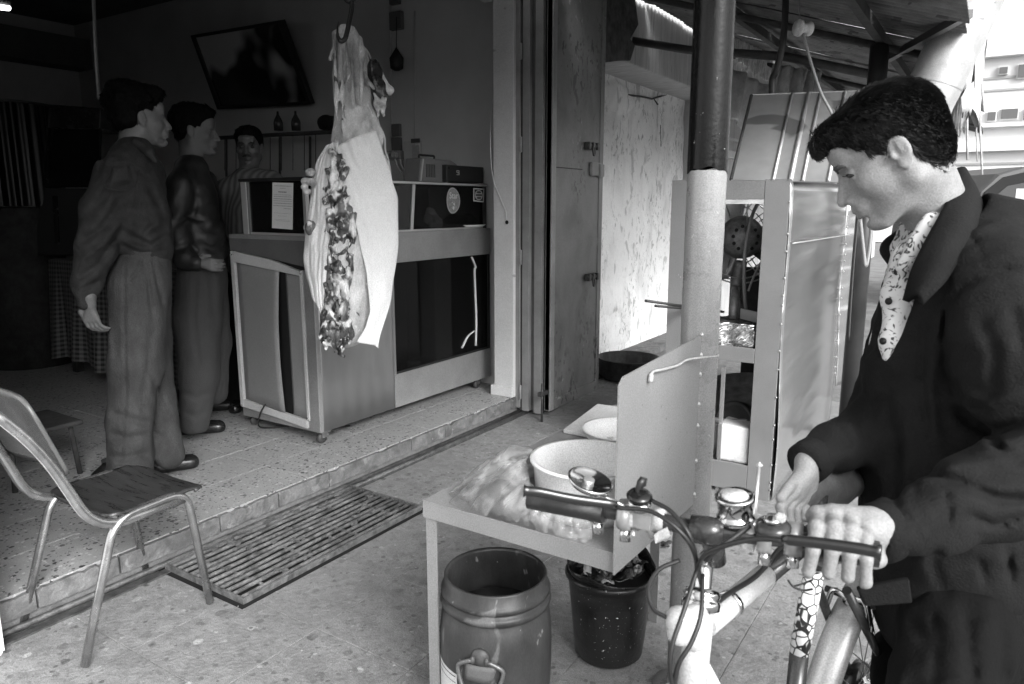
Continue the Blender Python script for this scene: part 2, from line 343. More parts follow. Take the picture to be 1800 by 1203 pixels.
g = B(); g.quad([(-2.9, -40, -.012), (120, -40, -.012), (120, 160, -.012), (-2.9, 160, -.012)]).quad([(-60, -40, -.03), (-2.9, -40, -.03), (-2.9, 160, -.03), (-60, 160, -.03)])
ground = tag(g.build('ground', M_earth), kind='structure')
g = B(); g.quad([(-2.56, -3, -.004), (.55, -3, -.004), (.55, 8.5, -.004), (-2.56, 8.5, -.004)]); g.box((.55, -3, -.1), (.67, 8.5, -.001))
pave = tag(g.build('pavement', M_grout), kind='structure')
def tiles(parent, x0, y0, nx, ny, s, z, gap, m, th=.012):
    me = bpy.data.meshes.new('tile'); bm = bmesh.new(); h = s/2-gap/2; e = .0012
    vs = [bm.verts.new((a*(h-e*q), b*(h-e*q), zz)) for zz, q in ((-th, 0), (-e, 0), (0, 1)) for a, b in ((-1, -1), (1, -1), (1, 1), (-1, 1))]
    for l in (0, 4):
        for i in range(4): bm.faces.new((vs[l+i], vs[l+(i+1) % 4], vs[l+4+(i+1) % 4], vs[l+4+i]))
    bm.faces.new(vs[8:]); bm.to_mesh(me); bm.free(); me.materials.append(m)
    for i in range(nx):
        for j in range(ny):
            o = bpy.data.objects.new('tile', me); COL.objects.link(o); o.parent = parent
            o.location = (x0+(i+.5)*s, y0+(j+.5)*s, z+random.uniform(-.0008, .0008)); o.rotation_euler = (random.uniform(-.002, .002), random.uniform(-.002, .002), 0)
tiles(pave, -2.545, .3, 7, 13, .40, 0, .0016, M_pave)
g = B(); g.box((-8.1, -1.5, -.05), (-2.575, 4.25, .108)); g.box((-2.585, -1.5, -.02), (-2.572, 4.1, .05))
sfloor = tag(g.build('shop_floor', M_grout), kind='structure')
tiles(sfloor, -2.578-.30*15, .12, 15, 14, .30, .12, .0012, M_shopfloor)
rr = random.Random(3); y = .3
while y < 4.0:   # stone facing of the step, some pieces chipped
    L_ = rr.choice([.28, .30, .42, .6]); L_ = min(L_, 4.05-y)
    bm_ = B(); n_ = 14; top = [(-2.552, y+.003+(L_-.006)*i/n_, .119-(rr.random()**14)*.02-.001*rr.random()) for i in range(n_+1)]; bot = [(-2.552, y+L_-.003-(L_-.006)*i/n_, .045+rr.random()*.006) for i in range(n_+1)]
    bm_.prism(top+bot, (-.022, 0, 0)); bm_.build('riser_stone', M_riser, sfloor, bev=.003); y += L_
g = B(); g.box((-2.535, .2, -.001), (-2.50, 4.05, .006)); g.tube([(-2.515, 2.3, .012), (-2.515, 4.12, .012)], .014, 8); g.tube([(-2.545, .2, .02), (-2.545, 4.0, .02)], .012, 8)
g.build('door_track', mat('track iron', .09, .55, .4, n=.5, ns=20, bump=.5), sfloor)
for nm, a, b_, lab in (('shop_back_wall', (-8.1, 4.2, 0), (-2.6, 4.35, 3.6), 0), ('shop_end_wall', (-8.2, -1.5, 0), (-8.03, 4.2, 3.6), 0), ('shop_left_wall', (-8.1, -1.65, 0), (-2.6, -1.5, 3.6), 0)):
    tag(B().box(a, b_).build(nm, M_shopwall), kind='structure')
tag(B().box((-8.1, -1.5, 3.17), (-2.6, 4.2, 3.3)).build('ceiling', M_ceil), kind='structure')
tag(B().box((-2.78, -1.5, 0), (-2.50, .45, 3.5)).build('unseen_front_wall', M_plaster), kind='structure')  # out of view, added to cut the light reaching the left of the shop
tag(B().box((-2.80, -1.5, 2.62), (-2.52, 4.0, 3.5)).build('lintel', M_plaster), kind='structure')
# beam round the inside, a ledge high on the wall
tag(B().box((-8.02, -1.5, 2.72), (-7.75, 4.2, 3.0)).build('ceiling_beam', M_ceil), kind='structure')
pil = thing('pilaster', 'pale plastered pillar at the shop opening between glass counter and steel doors', 'pillar', (-2.69, 4.05, .12))
B().box((-2.715, 3.96, .125), (-2.56, 4.2, 3.5)).build('shaft', M_plaster, pil, bev=.006)
B().box((-2.735, 3.945, .121), (-2.562, 4.0, .19)).build('skirting', M_plaster, pil, bev=.004)
hc = aY(892, 391, 3.962); B().lathe([(.0, .004), (.011, .004), (.013, 0.001)], (hc.x, 3.956, hc.z), (0, -1, 0), 12).build('drill_hole', mat('hole black', .005, 1), pil)
tag(B().box((-2.78, .45, 0), (-2.45, .875, 3.4), .01).build('white_post', mat('white gloss post', .75, .5, n=.05, ns=4)), 'white painted post at the left edge of the picture by the step', 'post')
# side building: recess with peeling whitewash, wall above it
sw = thing('whitewashed_wall', 'bright peeling whitewashed wall in a recess behind the steel door leaf', 'wall', (-2.8, 6, 0))
def wwall(u, v):
    yy = 4.4+3.2*u; zz = 2.46*v
    d = .006*math.sin(yy*9+zz*5)+.005*math.sin(zz*17+yy*3)+.004*math.sin(yy*31)*math.sin(zz*27)
    d += .035*max(0, 1-math.hypot((yy-5.95)/.35, (zz-2.27)/.13))**.3*(1 if zz > 2.15 else 0)
    return Vector((-2.80+d, yy, zz))
B().grid(wwall, 130, 110).build('whitewashed_face', M_white, sw)
# raised courses of block under the whitewash
rb = random.Random(5)
for r_ in range(7):
    for c_ in range(6):
        y0_ = 4.75+c_*.42+(.2 if r_ % 2 else 0); z0_ = .08+r_*.31
        if rb.random() < .45: continue
        def blk(u, v, y0_=y0_, z0_=z0_):
            yy = y0_+.015+.385*u+.006*math.sin(v*9); zz = z0_+.012+.28*v+.005*math.sin(u*11); e = min(u, 1-u, v, 1-v)
            return Vector((-2.804+.014*min(1, e*8)**.5+.006*math.sin(yy*9+zz*5)+.005*math.sin(zz*17+yy*3), yy, zz))
        B().grid(blk, 9, 8).build('block', M_white, sw)
B().box((-2.80, 4.4, -.01), (-2.55, 9, .05)).build('kerb', M_riser, sw, bev=.01)
uw = thing('side_building_wall', 'streaked grey rendered wall above the whitewashed recess', 'wall', (-2.6, 6, 2.44))
B().box((-3.1, 4.25, 2.44), (-2.45, 22, 4.2)).build('upper_render', M_facade, uw, bev=.01)
B().box((-3.0, 7.6, 0), (-2.62, 22, 2.44)).build('lower_render', M_facade, uw)
B().box((-2.63, 7.6, 1.9), (-2.56, 22, 1.98)).build('string_course', M_plaster, uw)
B().box((-2.63, 7.6, 2.1), (-2.59, 22, 2.13)).build('string_course', M_plaster, uw)
B().prism([aX(1050, 0, -2.44), aX(1050, 112, -2.44), aX(1083, 108, -2.44), aX(1098, 108, -2.44), aX(1106, 82, -2.44), aX(1098, 70, -2.44), aX(1112, 45, -2.44), aX(1106, 0, -2.44), aX(1100, -60, -2.44), aX(1050, -60, -2.44)], (.05, 0, 0)).build('rusted_flashing', mat('rusted flashing', .06, .8, n=.7, ns=12, bump=.8, bs=25), uw, bev=.006)
dm = mat('damp crack', .05, .95); ck = B()
for pts in ([(1085, 162), (1110, 168), (1128, 170), (1146, 174), (1160, 170), (1172, 167)], [(1148, 172), (1156, 184), (1150, 176)], [(1161, 220), (1162, 258)]):
    P_ = [aX(a, b_, -2.78) for a, b_ in pts]; ck.tube(P_, [.003]+[.009]*(len(P_)-2)+[.003] if len(P_) > 2 else .004, 5)
ck.build('crack', dm, sw)
# ------------------------------------------------------------------ folding steel doors
M_door = mat('grey door steel', .205, .5, .15, n=.14, ns=5, bump=.15, bs=30, spots=[(3, .50, .11, .15, .7), (12, .60, .07, .05, .7, 1.8), (30, .60, .05, .03, .8, 2.5), (22, .66, .36, .03, .8, 2.1)], stretch=(1, 1, .6))
M_doorF = mat('door frame steel', .27, .5, .2, n=.18, ns=6, bump=.1)
df = thing('door_frame', 'upright steel door frame strips beside the pale plastered pillar', 'door frame', (-2.54, 4.1, 0))
def strip(px0, py0, px1, py1, dep, name, m, parent, z1=3.45, z=0.012):
    a = aZ(px0, py0, z); b_ = aZ(px1, py1, z); n_ = Vector((-(b_-a).y, (b_-a).x, 0)).normalized()
    if n_.y < 0: n_ = -n_
    B().prism([a, b_, b_+n_*dep, a+n_*dep], (0, 0, z1)).build(name, m, parent, bev=.003)
def vs(pl, pr_, yp, z0, name, m, par, dep=.035):
    a = aY(pl, 450, yp).x; b_ = aY(pr_, 450, yp).x; return B().box((a, yp, z0), (b_, yp+dep, 3.45)).build(name, m, par, bev=.002)
vs(902.5, 913, 3.985, .05, 'frame_strip', M_doorF, df); vs(913, 918, 4.0, .03, 'gap_shade_strip', M_dark, df)  # thin dark strip is only the gap, its shade put into the colour
fl = thing('folded_door_leaf', 'narrow folded steel door leaf seen edge on next to frame', 'door', (-2.5, 4.1, 0))
vs(918, 929.5, 4.0, .03, 'leaf_edge', M_doorF, fl); vs(929.5, 939, 4.04, .03, 'leaf_return', mat('shaded steel', .08, .6, n=.3), fl); vs(939, 952, 4.03, .015, 'leaf_edge', M_doorF, fl); vs(952, 959, 4.08, .02, 'leaf_gap_shade', M_dark, fl)  # dark return and last strip carry the shade of side and gap in their colour
B().lathe([(0, -.05), (.009, -.045), (.009, .045), (0, .05)], (aY(915, 450, 3.98).x, 3.98, .16), (0, 0, 1), 8).build('hinge_pin', M_doorF, df)
for z_ in (1.05, 1.75, 2.3): B().lathe([(0, -.05), (.009, -.045), (.009, .045), (0, .05)], (aY(915, 450, 3.98).x, 3.98, z_), (0, 0, 1), 8).build('hinge_pin', M_doorF, df)
dl = thing('door_leaf', 'wide grey steel door leaf folded open against whitewashed wall, with bolts', 'door', (-2.43, 4.5, 0))
XD = aY(968, 450, 4.05).x; y0d = 4.05; y1d = aX(1056, 450, XD).y
B().box((XD-.035, y0d, .045), (XD-.004, y1d, 3.4)).build('sheet_panel', M_door, dl)
B().box((XD-.04, y0d, .04), (XD+.006, y0d+.05, 3.4)).build('stile', M_doorF, dl, bev=.003)
B().box((XD-.04, y1d-.055, .04), (XD+.004, y1d, 3.4)).build('stile', M_door, dl, bev=.003)
B().box((XD-.04, y0d+.05, .04), (XD+.004, y1d-.055, .11)).build('rail', M_door, dl, bev=.002)
def dz(px, py): return aX(px, py, XD)
B().box((XD-.006, y0d+.05, dz(1000, 436).z-.004), (XD, y1d-.055, dz(1000, 436).z+.05)).build('seam', M_door, dl, bev=.001)
B().box((XD-.006, y0d+.05, dz(1000, 297).z), (XD-.002, y1d-.3, dz(1000, 297).z+.006)).build('seam', M_dark, dl)
bl = mat('bolt iron', .1, .45, .7, n=.3)
for py in (258, 486):
    p = dz(1040, py); b_ = B(); b_.tube([p+Vector((.022, -.12, 0)), p+Vector((.022, .06, .002))], .0125, 8)
    for dy in (-.09, -.03, .03): b_.box(p+Vector((0, dy-.014, -.024)), p+Vector((.038, dy+.014, .024)), .002)
    h = p+Vector((.032, -.05, 0)); b_.tube(smoothpts([h, h+Vector((.012, -.012, -.03)), h+Vector((.012, -.004, -.06)), h+Vector((.012, .012, -.055)), h+Vector((.01, .014, -.02)), h], 5), .007, 6)
    b_.build('bolt', bl, dl)
p = dz(1048, 298); b_ = B(); b_.box(p+Vector((0, -.10, -.045)), p+Vector((.02, .05, .045)), .003); b_.box(p+Vector((.0, -.0, -.05)), p+Vector((.035, .06, .035)), .004); b_.build('lock_box', M_doorF, dl)
b_ = B(); b_.tube([dz(952, 700)+Vector((.015, -.02, -.16)), dz(952, 700)+Vector((.015, -.02, .10))], .008, 8); b_.box(dz(950, 690)+Vector((0, -.04, -.02)), dz(955, 690)+Vector((.028, .02, .015)), .003); b_.build('floor_bolt', bl, dl)
p = dz(908, 688); 
# ------------------------------------------------------------------ iron drain grate
M_iron = mat('grate iron', .135, .7, .2, n=.5, ns=22, bump=.8, bs=60, spots=[(14, .58, .05, .1, .7)])
gt = thing('iron_grate', 'rusty iron bar grate lying on pavement against the step', 'grate', (-2.34, 1.95, 0))
gx0, gx1, gy0, gy1 = -2.61+.07, -2.07, 1.46, 2.43
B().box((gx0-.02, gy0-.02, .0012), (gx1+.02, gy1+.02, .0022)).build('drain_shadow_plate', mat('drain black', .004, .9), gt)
for a, b_ in (((gx0, gy0, .002), (gx1, gy0+.008, .026)), ((gx0, gy1-.008, .002), (gx1, gy1, .026)), ((gx0, gy0+.008, .002), (gx0+.008, gy1-.008, .026)), ((gx1-.008, gy0+.008, .002), (gx1, gy1-.008, .026))):
    B().box(a, b_).build('rim', M_iron, gt, bev=.001)
me0 = None; nb = 12
for i in range(nb):
    x = gx0+.03+(gx1-gx0-.06)*i/(nb-1)
    pts = [(x+rr.uniform(-.003, .003), gy0+.008+(gy1-gy0-.016)*k/6, .017+rr.uniform(-.003, .003)) for k in range(7)]
    B().tube(pts, .0082, 8).build('bar', M_iron, gt)
for j in range(4):
    yy = gy0+.12+(gy1-gy0-.24)*j/3; B().tube([(gx0+.01, yy, .007), (gx1-.01, yy+.004, .008)], .006, 6).build('cross_bar', M_iron, gt)
cl_ = B()
for i in range(70):
    p = Vector((rr.uniform(gx0+.03, gx1-.03), rr.uniform(gy0+.05, gy1-.05), .022)); s_ = rr.uniform(.006, .014)
    cl_.box(p-Vector((s_*.6, s_, s_*.5)), p+Vector((s_*.6, s_*rr.uniform(.6, 1.6), s_*.5)), s_*.2)
tag(cl_.build('dirt_lump', M_iron, gt), kind='stuff')
# scraps on the pavement
sc = B()
for i in range(160):
    p = Vector((rr.uniform(-2.4, -.1), rr.uniform(1.2, 4.2), .002)); s_ = rr.uniform(.002, .006)
    if rr.random() < .06: s_ *= 2.0
    a = rr.uniform(0, 6.3); c_, d_ = math.cos(a)*s_, math.sin(a)*s_
    sc.faces([p+Vector((c_, d_, 0)), p+Vector((-d_, c_*.7, .001)), p+Vector((-c_*.8, -d_, 0)), p+Vector((d_, -c_, .0)), p+Vector((0, 0, s_*.4))], [(0, 1, 4), (1, 2, 4), (2, 3, 4), (3, 0, 4)])
tag(sc.build('litter', mat('litter', .2, .9, c2=.55, ns=3)), kind='stuff')
for k, (px, py, lab) in enumerate(((1168, 957, 'dark crumpled scrap on pavement beyond the bicycle stem'),)):
    p = aZ(px, py, .012); o = SDF(p-Vector((.05, .05, .03)), p+Vector((.05, .05, .04)), .003)
    for i in range(7): o.ell(p+Vector((rr.uniform(-.02, .02), rr.uniform(-.02, .02), rr.uniform(-.003, .01))), (rr.uniform(.006, .014), rr.uniform(.006, .014), .006), k=.004)
    tag(o.mesh('scrap', M_dark), lab, 'scrap')
# ------------------------------------------------------------------ awning
M_sheet = mat('corrugated iron', .16, .6, .35, n=.45, ns=5, bump=.3, bs=40, spots=[(7, .62, .07)])
aw = thing('awning', 'dark corrugated iron awning on poles over the pavement', 'awning', (-1.3, 5, 2.3))
XE, ZE, XW, ZW = -.2, 2.20, -2.42, 2.92; SL = (ZW-ZE)/(XE-XW)
def rz(x): return ZE+(XE-x)*SL
ys = .2; k = 0
while ys < 10.3:
    wd = .80; gap = [.0, .0, .012, .0, .014, .0, .01, .0, .012, 0][k % 10]; lift = .014*(k % 2)
    def cs(u, v, ys=ys, k=k, wd=wd, lift=lift):
        x = XW+(XE-XW+.02*math.sin(k*5))*u; yy = ys+wd*v
        return Vector((x, yy, rz(x)+.011*math.sin(yy*2*PI/.076)+lift+.006*math.sin(u*5+k)))
    B().grid(cs, 5, 75).build('roof_sheet', M_sheet, aw); ys += wd+gap-(.04 if gap == 0 else 0); k += 1
for x in (-.62, -1.5): B().box((x-.02, .2, rz(x)-.085), (x+.02, 10.6, rz(x)-.028)).build('purlin', M_dark, aw)
for y_ in (.5, 1.87, 4.66, 7.2):
    a = Vector((-2.4, y_, rz(-2.4)-.10)); b_ = Vector((-.22, y_, rz(-.22)-.10)); B().tube([a, b_], .02, 8).build('rafter', M_dark, aw)
M_postd = mat('dark post paint', .03, .35, .0, n=.3, ns=6, bump=.05)
pd = Vector((-.62, 4.66, 0)); B().cyl(pd, (pd.x, pd.y, rz(-.62)-.1), .05).build('post', M_postd, aw)
B().tube([aX(1112, 72, -2.46), aX(1210, 88, -2.0), aD(1380, 100, 4.9), aD(1535, 132, 4.75)], .03, 10).build('tie_pipe', mat('tie pipe', .07, .6, .2, n=.4), aw)
B().box((0, -.018, -.018), (1., .018, .018), M=frameM(aD(1556, 106, 4.18), aD(1703, 24, 3.28)-aD(1556, 106, 4.18)) @ Matrix.Diagonal(((aD(1703, 24, 3.28)-aD(1556, 106, 4.18)).length, 1, 1, 1))).build('strut', M_postd, aw)
# front post, two-tone paint
fp = thing('awning_post', 'thick round awning post, glossy black above and grey below, in front', 'post', (-.62, 1.87, 0))
top = Vector((-.63, 1.885, rz(-.63)-.03)); base = Vector((-.62, 1.87, 0))
def pt(z): t = z/top.z; return base.lerp(top, t)
zs = 1.465
M_pg = mat('grey post enamel', .27, .28, 0, n=.10, ns=14, bump=.10, bs=45, spots=[(60, .70, .4)]); M_pb = mat('black post enamel', .008, .2, 0, spec=.18, bump=.10, bs=70, spots=[(70, .74, .3)])
B().lathe([(.0495+.0004*math.sin(i*1.7), zs*i/30) for i in range(31)], base, (top-base), 48).build('lower_tube', M_pg, fp)
def up(u, v):
    z = zs+(.0 if u > 0 else 0)+(top.z-zs)*u-(.007*(math.sin(v*2*PI*2+1)+.4*math.sin(v*2*PI*7)) if u == 0 else 0); c_ = pt(z); a = 2*PI*v
    return Vector((c_.x+.0505*math.cos(a), c_.y+.0505*math.sin(a), z))
B().grid(up, 12, 49).build('upper_tube', M_pb, fp)
B().lathe([(.09, 0.001), (.09, .008), (.052, .009)], base, (0, 0, 1), 24).build('foot_plate', M_pg, fp)
# drapes of plastic and canvas under the roof
M_canvas = mat('old canvas', .42, .9, n=.35, ns=9, bump=.8, bs=18)
def cloth_strip(name, P0, P1, drop, m, parent, amp=.03, nf=9, rag=.05, seed=0, nu=40, nv=14, thick=.003):
    r = random.Random(seed); P0 = Vector(P0); P1 = Vector(P1); d = (P1-P0).normalized(); n_ = Vector((-d.y, d.x, 0)); ragv = [r.uniform(0, rag) for _ in range(nu)]
    def fn(u, v):
        L_ = drop if not callable(drop) else drop(u); e = ragv[min(int(u*(nu-1)), nu-1)]*v
        return P0.lerp(P1, u)+Vector((0, 0, -(L_-e)*v))+n_*(amp*math.sin(u*nf*6.28+2*v)*(.3+v)+amp*.6*math.sin(u*nf*2.3*6.28+4*v))
    return B().grid(fn, nu, nv).build(name, m, parent, solid=thick)
cloth_strip('plastic_drape', aD(1290, 52, 6.2), aD(1368, 96, 6.8), .30, mat('plastic drape', .6, .5, n=.5, ns=14, stretch=(9, 9, 1)), aw, .02, 8, .1, 1)
tag(cloth_strip('canvas_cloth', aD(1262, 108, 5.0), aD(1372, 160, 5.4), lambda u: .34+.12*u, M_canvas, None, .03, 2, .03, 2), 'pale canvas sheet draped behind the post under the awning', 'cloth')
tag(cloth_strip('bunched_cloth', aD(1362, 112, 4.8), aD(1440, 128, 4.9), lambda u: .30-.1*u, M_canvas, None, .05, 3, .05, 3), 'bunched grey canvas hanging above the sheet metal hood', 'cloth')
e0 = Vector((XE-.01, 4.0, ZE)); 
tag(cloth_strip('ragged_canvas', aD(1698, -60, 4.2), aD(1728, 60, 4.9), lambda u: .55+.15*math.sin(u*9), M_canvas, None, .03, 4, .16, 4), 'ragged torn canvas strip hanging from the awning edge', 'canvas')
rc = thing('reed_screen_scraps', 'torn reed and canvas scraps hanging below the awning edge at right', 'screen', tuple(aD(1715, 120, 5.5)))
cloth_strip('dark_scrap', aD(1706, 60, 5.2), aD(1735, 70, 5.3), .36, mat('dark scrap', .10, .9, n=.5, ns=20, bump=.6), rc, .01, 3, .05, 5)
cloth_strip('pale_scrap', aD(1688, 95, 5.4), aD(1712, 90, 5.4), .62, M_canvas, rc, .012, 4, .1, 6)
r6 = random.Random(9)
for i in range(9):
    a = aD(1690+i*5.2, 60+r6.uniform(-20, 30), 5.3); b_ = aD(1694+i*4.2+r6.uniform(-8, 8), 250+r6.uniform(-60, 70), 5.3)
    B().tube(smoothpts([a, a.lerp(b_, .5)+Vector((r6.uniform(-.03, .03), 0, 0)), b_], 4), r6.uniform(.004, .010), 5).build('reed', M_canvas if i % 3 else M_dark, rc)
# leaning rafters past the roof edge, wooden lath
# flue
flu = thing('flue_pipe', 'wide pale flue tube slanting up from the grill hood past the awning edge', 'flue', tuple(aD(1600, 230, 3.75)))
a, b_ = aD(1597, 250, 3.9), aD(1745, -70, 3.62); M_flue = mat('flue sheet', .5, .42, .35, n=.2, ns=7, bump=.1, bs=30, spots=[(13, .68, .3)])
B().lathe([(.130+.0015*math.sin(i*2.2), (b_-a).length*i/20) for i in range(21)], a, b_-a, 40).build('tube', M_flue, flu)
B().tube([a+(b_-a)*.33+Vector((0, 0, 0))]*1+[a+(b_-a)*.335], .133, 40, caps=False).build('seam_ring', M_flue, flu)
# wires
def wire(name, pts, r, m, label, cat='cable', n=8):
    return tag(B().tube(smoothpts(pts, n), r, 7).build(name, m), label, cat)
M_cab = mat('grey cable', .22, .5); M_cabw = mat('white cable', .6, .5); M_cabb = mat('black cable', .015, .45)
wire('hose', [aD(1384, -60, 3.6), aD(1378, 60, 3.6), aD(1366, 120, 3.65), aD(1358, 140, 3.68), aD(1357, 168, 3.7)], .017, M_cabb, 'thick black hose coming down to the sheet metal hood', 'hose')
il = thing('cable_insulator', 'round ceramic cable insulator hanging under the awning by a wire', 'insulator', tuple(aD(1412, 50, 3.2)))
c_ = aD(1412, 50, 3.2); axi = (RT*.9+FH*.3); axi = Vector(axi)
B().lathe([(0, -.032), (.034, -.032), (.036, -.02), (.022, -.014), (.022, .012), (.03, .016), (.03, .034), (0, .034)], c_, axi, 24).build('reel', mat('ceramic', .55, .3, n=.3, ns=20), il)
wire('hanging_wire', [aD(1402, -80, 3.4), aD(1406, 30, 3.22), c_+Vector((0, 0, .03))], .004, M_cab, 'thin wire from roof to the ceramic insulator', 'wire')
wire('stall_cable', [c_+Vector((0, 0, -.02)), aD(1427, 115, 3.2), aD(1444, 165, 3.2), aD(1462, 200, 3.2), aD(1480, 250, 3.25), aD(1500, 300, 3.4)], .0065, M_cab, 'grey cable running down from insulator towards the stall')
# ------------------------------------------------------------------ street beyond: building and sky
M_bldg = mat('sunlit white building', .72, .8, n=.04, ns=.5); M_win = mat('distant dark window', .12, .3)
bd = thing('apartment_building', 'pale multi storey building across the street at the right edge', 'building', (10, 34, 0))
bx0, by0 = -6.0, 32.0
B().box((bx0, by0-.998, 0), (26, by0+10, 13)).build('wall', M_bldg, bd)
for z_ in (3.2, 4.0, 6.3): B().box((bx0, by0-1.35, z_), (26, by0-1.0, z_+.12)).build('balcony_slab', M_bldg, bd)
for i in range(12):
    for z_ in (1.2, 4.6, 8.1):
        x = -4+i*2.3; f_ = B().box((x, by0-.05, z_), (x+1.1, by0-.005, z_+1.0)).build('window', M_bldg, bd); B().box((x+.08, by0-.065, z_+.08), (x+1.02, by0-.055, z_+.92)).build('pane', M_win, f_)
for z_ in (3.38,): B().box((bx0, by0-1.0, z_), (26, by0-.92, z_+.55)).build('parapet', M_bldg, bd)
for (wa, wb, wc, wd_) in ((1754, 117, 1774, 133), (1733, 196, 1753, 215), (1757, 190, 1792, 212), (1738, 338, 1792, 361), (1786, 112, 1812, 140), (1796, 190, 1830, 214), (1700, 140, 1716, 160)):
    p0_, p1_ = aY(wa, wd_, 31.0), aY(wc, wb, 31.0); f_ = B().box((p0_.x, 30.86, p0_.z), (p1_.x, 30.99, p1_.z)).build('window', M_bldg, bd); B().box((p0_.x+.03, 30.83, p0_.z+.03), (p1_.x-.03, 30.855, p1_.z-.03)).build('pane', M_win, f_)
for z_ in (2.75, 5.2, 5.6): B().box((bx0, by0-1.05, z_), (26, by0-.98, z_+.07)).build('rail', mat('balcony rail', .35, .6), bd)
tag(B().box((.67, 12, -.01), (60, 30, -.004)).build('road', M_earth), kind='structure')
# ================================================================== CHAIR
M_chrome = mat('worn chrome tube', .42, .24, .85, n=.25, ns=18, bump=.06, bs=80)
M_ply = mat('dark scratched plywood', .035, .28, .0, n=.5, ns=7, bump=.15, bs=30, stretch=(1, 7, 1), spots=[(40, .74, .3)])
ch = thing('chair', 'tubular steel chair with dark plywood seat standing against the step', 'chair', (-2.35, 1.18, 0))
def rpath(P, rad=.05, n=6):
    P = [Vector(p) for p in P]; o = [P[0]]
    for i in range(1, len(P)-1):
        a, b_, c_ = P[i-1], P[i], P[i+1]; ra = min(rad, (a-b_).length*.49, (c_-b_).length*.49); s_ = b_+(a-b_).normalized()*ra; e = b_+(c_-b_).normalized()*ra
        for k in range(n+1): t = k/n; o.append(s_*(1-t)**2+b_*2*t*(1-t)+e*t*t)
    return o+[P[-1]]
for (xf, xt) in ((-2.18, -2.155), (-2.575, -2.53)):
    B().tube(rpath([(xf, .975, .004), (xt, 1.095, .44), (xt, 1.335, .452), (xf, 1.405, .004)], .07), .0125, 10, flat=1.25).build('leg_hoop', M_chrome, ch)
bp_ = [(-2.155, 1.33, .425), (-2.16, 1.04, .418), (-2.185, .93, .70), (-2.2, .80, .875), (-2.51, .80, .875), (-2.525, .93, .70), (-2.54, 1.04, .418), (-2.53, 1.33, .425)]
B().tube(rpath(bp_, .10, 8), .0125, 10, flat=1.25).build('back_frame', M_chrome, ch)
for yy in (1.12, 1.31): B().tube([(-2.155, yy, .43), (-2.53, yy, .43)], .009, 8).build('seat_rail', M_chrome, ch)
def seatf(u, v):
    a = aZ(117, 856, .45).lerp(aZ(200, 917, .45), u); b_ = aZ(182, 833, .45).lerp(aZ(338, 855, .45), u)
    y_ = 1.075+.33*v; x_ = -2.535+.39*u
    cr = .045; # rounded corners
    dx = min(u, 1-u)*.39; dy = min(v, 1-v)*.33
    if dx < cr and dy < cr:
        k = cr-math.sqrt(max(cr*cr-(cr-dx)**2, 0)); 
        if dy < k: y_ += (k-dy)*(1 if v < .5 else -1)
    z_ = .452-.012*math.sin(PI*u)*(1-.3*v)-.02*max(0, v-.82)**1.3*6+.02*max(0, .15-v)
    return Vector((x_, y_, z_))
B().grid(seatf, 30, 30).build('seat', M_ply, ch, solid=.010, bev=0)
def backf(u, v):
    x_ = -2.565+.385*u; dx = min(u, 1-u)*.385; k = 0
    if dx < .06: k = .06-math.sqrt(max(.0036-(.06-dx)**2, 0))
    z_ = (.60+k*.5)+(.255-k*1.5)*v
    return Vector((x_+.012, .968-.36*(z_-.6)+.045-.035*math.sin(PI*u)*-1*.6-.02, z_))
B().grid(backf, 30, 14).build('backrest', mat('varnished plywood', .09, .2, 0, n=.3, ns=5), ch, solid=.010)

# ================================================================== REFRIGERATED COUNTER
M_st = mat('brushed counter steel', .30, .30, .6, n=.10, ns=3, bump=.05, bs=12, stretch=(1, 1, .25), spots=[(9, .74, .22)])
M_st2 = mat('counter band steel', .28, .42, .35, n=.14, ns=5, bump=.06)
M_bord = mat('pale counter edging', .46, .5, n=.08, ns=6); M_sheetend = mat('grey end sheet', .24, .55, .1, n=.08, ns=3, bump=.05, bs=10)
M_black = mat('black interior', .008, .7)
ct = thing('counter', 'steel refrigerated counter on castors with glazed front and warped end doors', 'counter', (-3.2, 3.35, .12))
X0, X1, Y0, Y1 = -2.88, -3.53, 2.57, 4.155
def bx(name, a, b_, m, par, bev=0.): return B().box(a, b_).build(name, m, par, bev=bev)
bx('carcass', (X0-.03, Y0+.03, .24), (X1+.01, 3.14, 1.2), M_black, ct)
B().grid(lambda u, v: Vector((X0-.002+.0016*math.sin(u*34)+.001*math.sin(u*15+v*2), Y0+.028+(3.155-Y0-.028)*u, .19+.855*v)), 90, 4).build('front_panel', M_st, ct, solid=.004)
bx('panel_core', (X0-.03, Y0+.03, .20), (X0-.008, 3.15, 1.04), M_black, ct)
for i in range(0):
    yy = Y0+.09+i*.10
    B().tube([(X0-.001, yy, .21), (X0-.001, yy, 1.03)], .004, 8, flat=1).build('flute', M_st, ct)
bx('corner_post', (X0-.07, Y0, .19), (X0+.002, Y0+.028, 1.05), M_st2, ct, .003)
bx('top_band', (X0-.03, Y0-.004, 1.05), (X0+.006, Y1, 1.225), M_st2, ct, .003)
bx('worktop', (X1, Y0, 1.20), (X0-.031, Y1, 1.222), M_st2, ct)
bx('lower_band', (X0-.03, 3.16, .19), (X0+.003, Y1, .392), M_st2, ct, .003)
bx('window_frame', (X0-.02, 3.16, .392), (X0-.002, 3.18, 1.05), M_st, ct)
bx('window_frame', (X0-.02, Y1-.02, .392), (X0-.002, Y1, 1.05), M_black, ct)
bx('window_frame', (X0-.02, 3.18, .392), (X0-.002, Y1-.02, .404), M_black, ct)
bx('window_pane', (X0-.014, 3.18, .404), (X0-.010, Y1-.02, 1.05), thin('dark window pane', .55, .10, .03), ct)
bx('back_wall', (X1, 3.15, .2), (X1+.03, Y1, 1.2), mat('cold store liner', .16, .5, .2), ct); bx('chamber_floor', (X1+.03, 3.15, .2), (X0-.03, Y1, .26), M_black, ct)
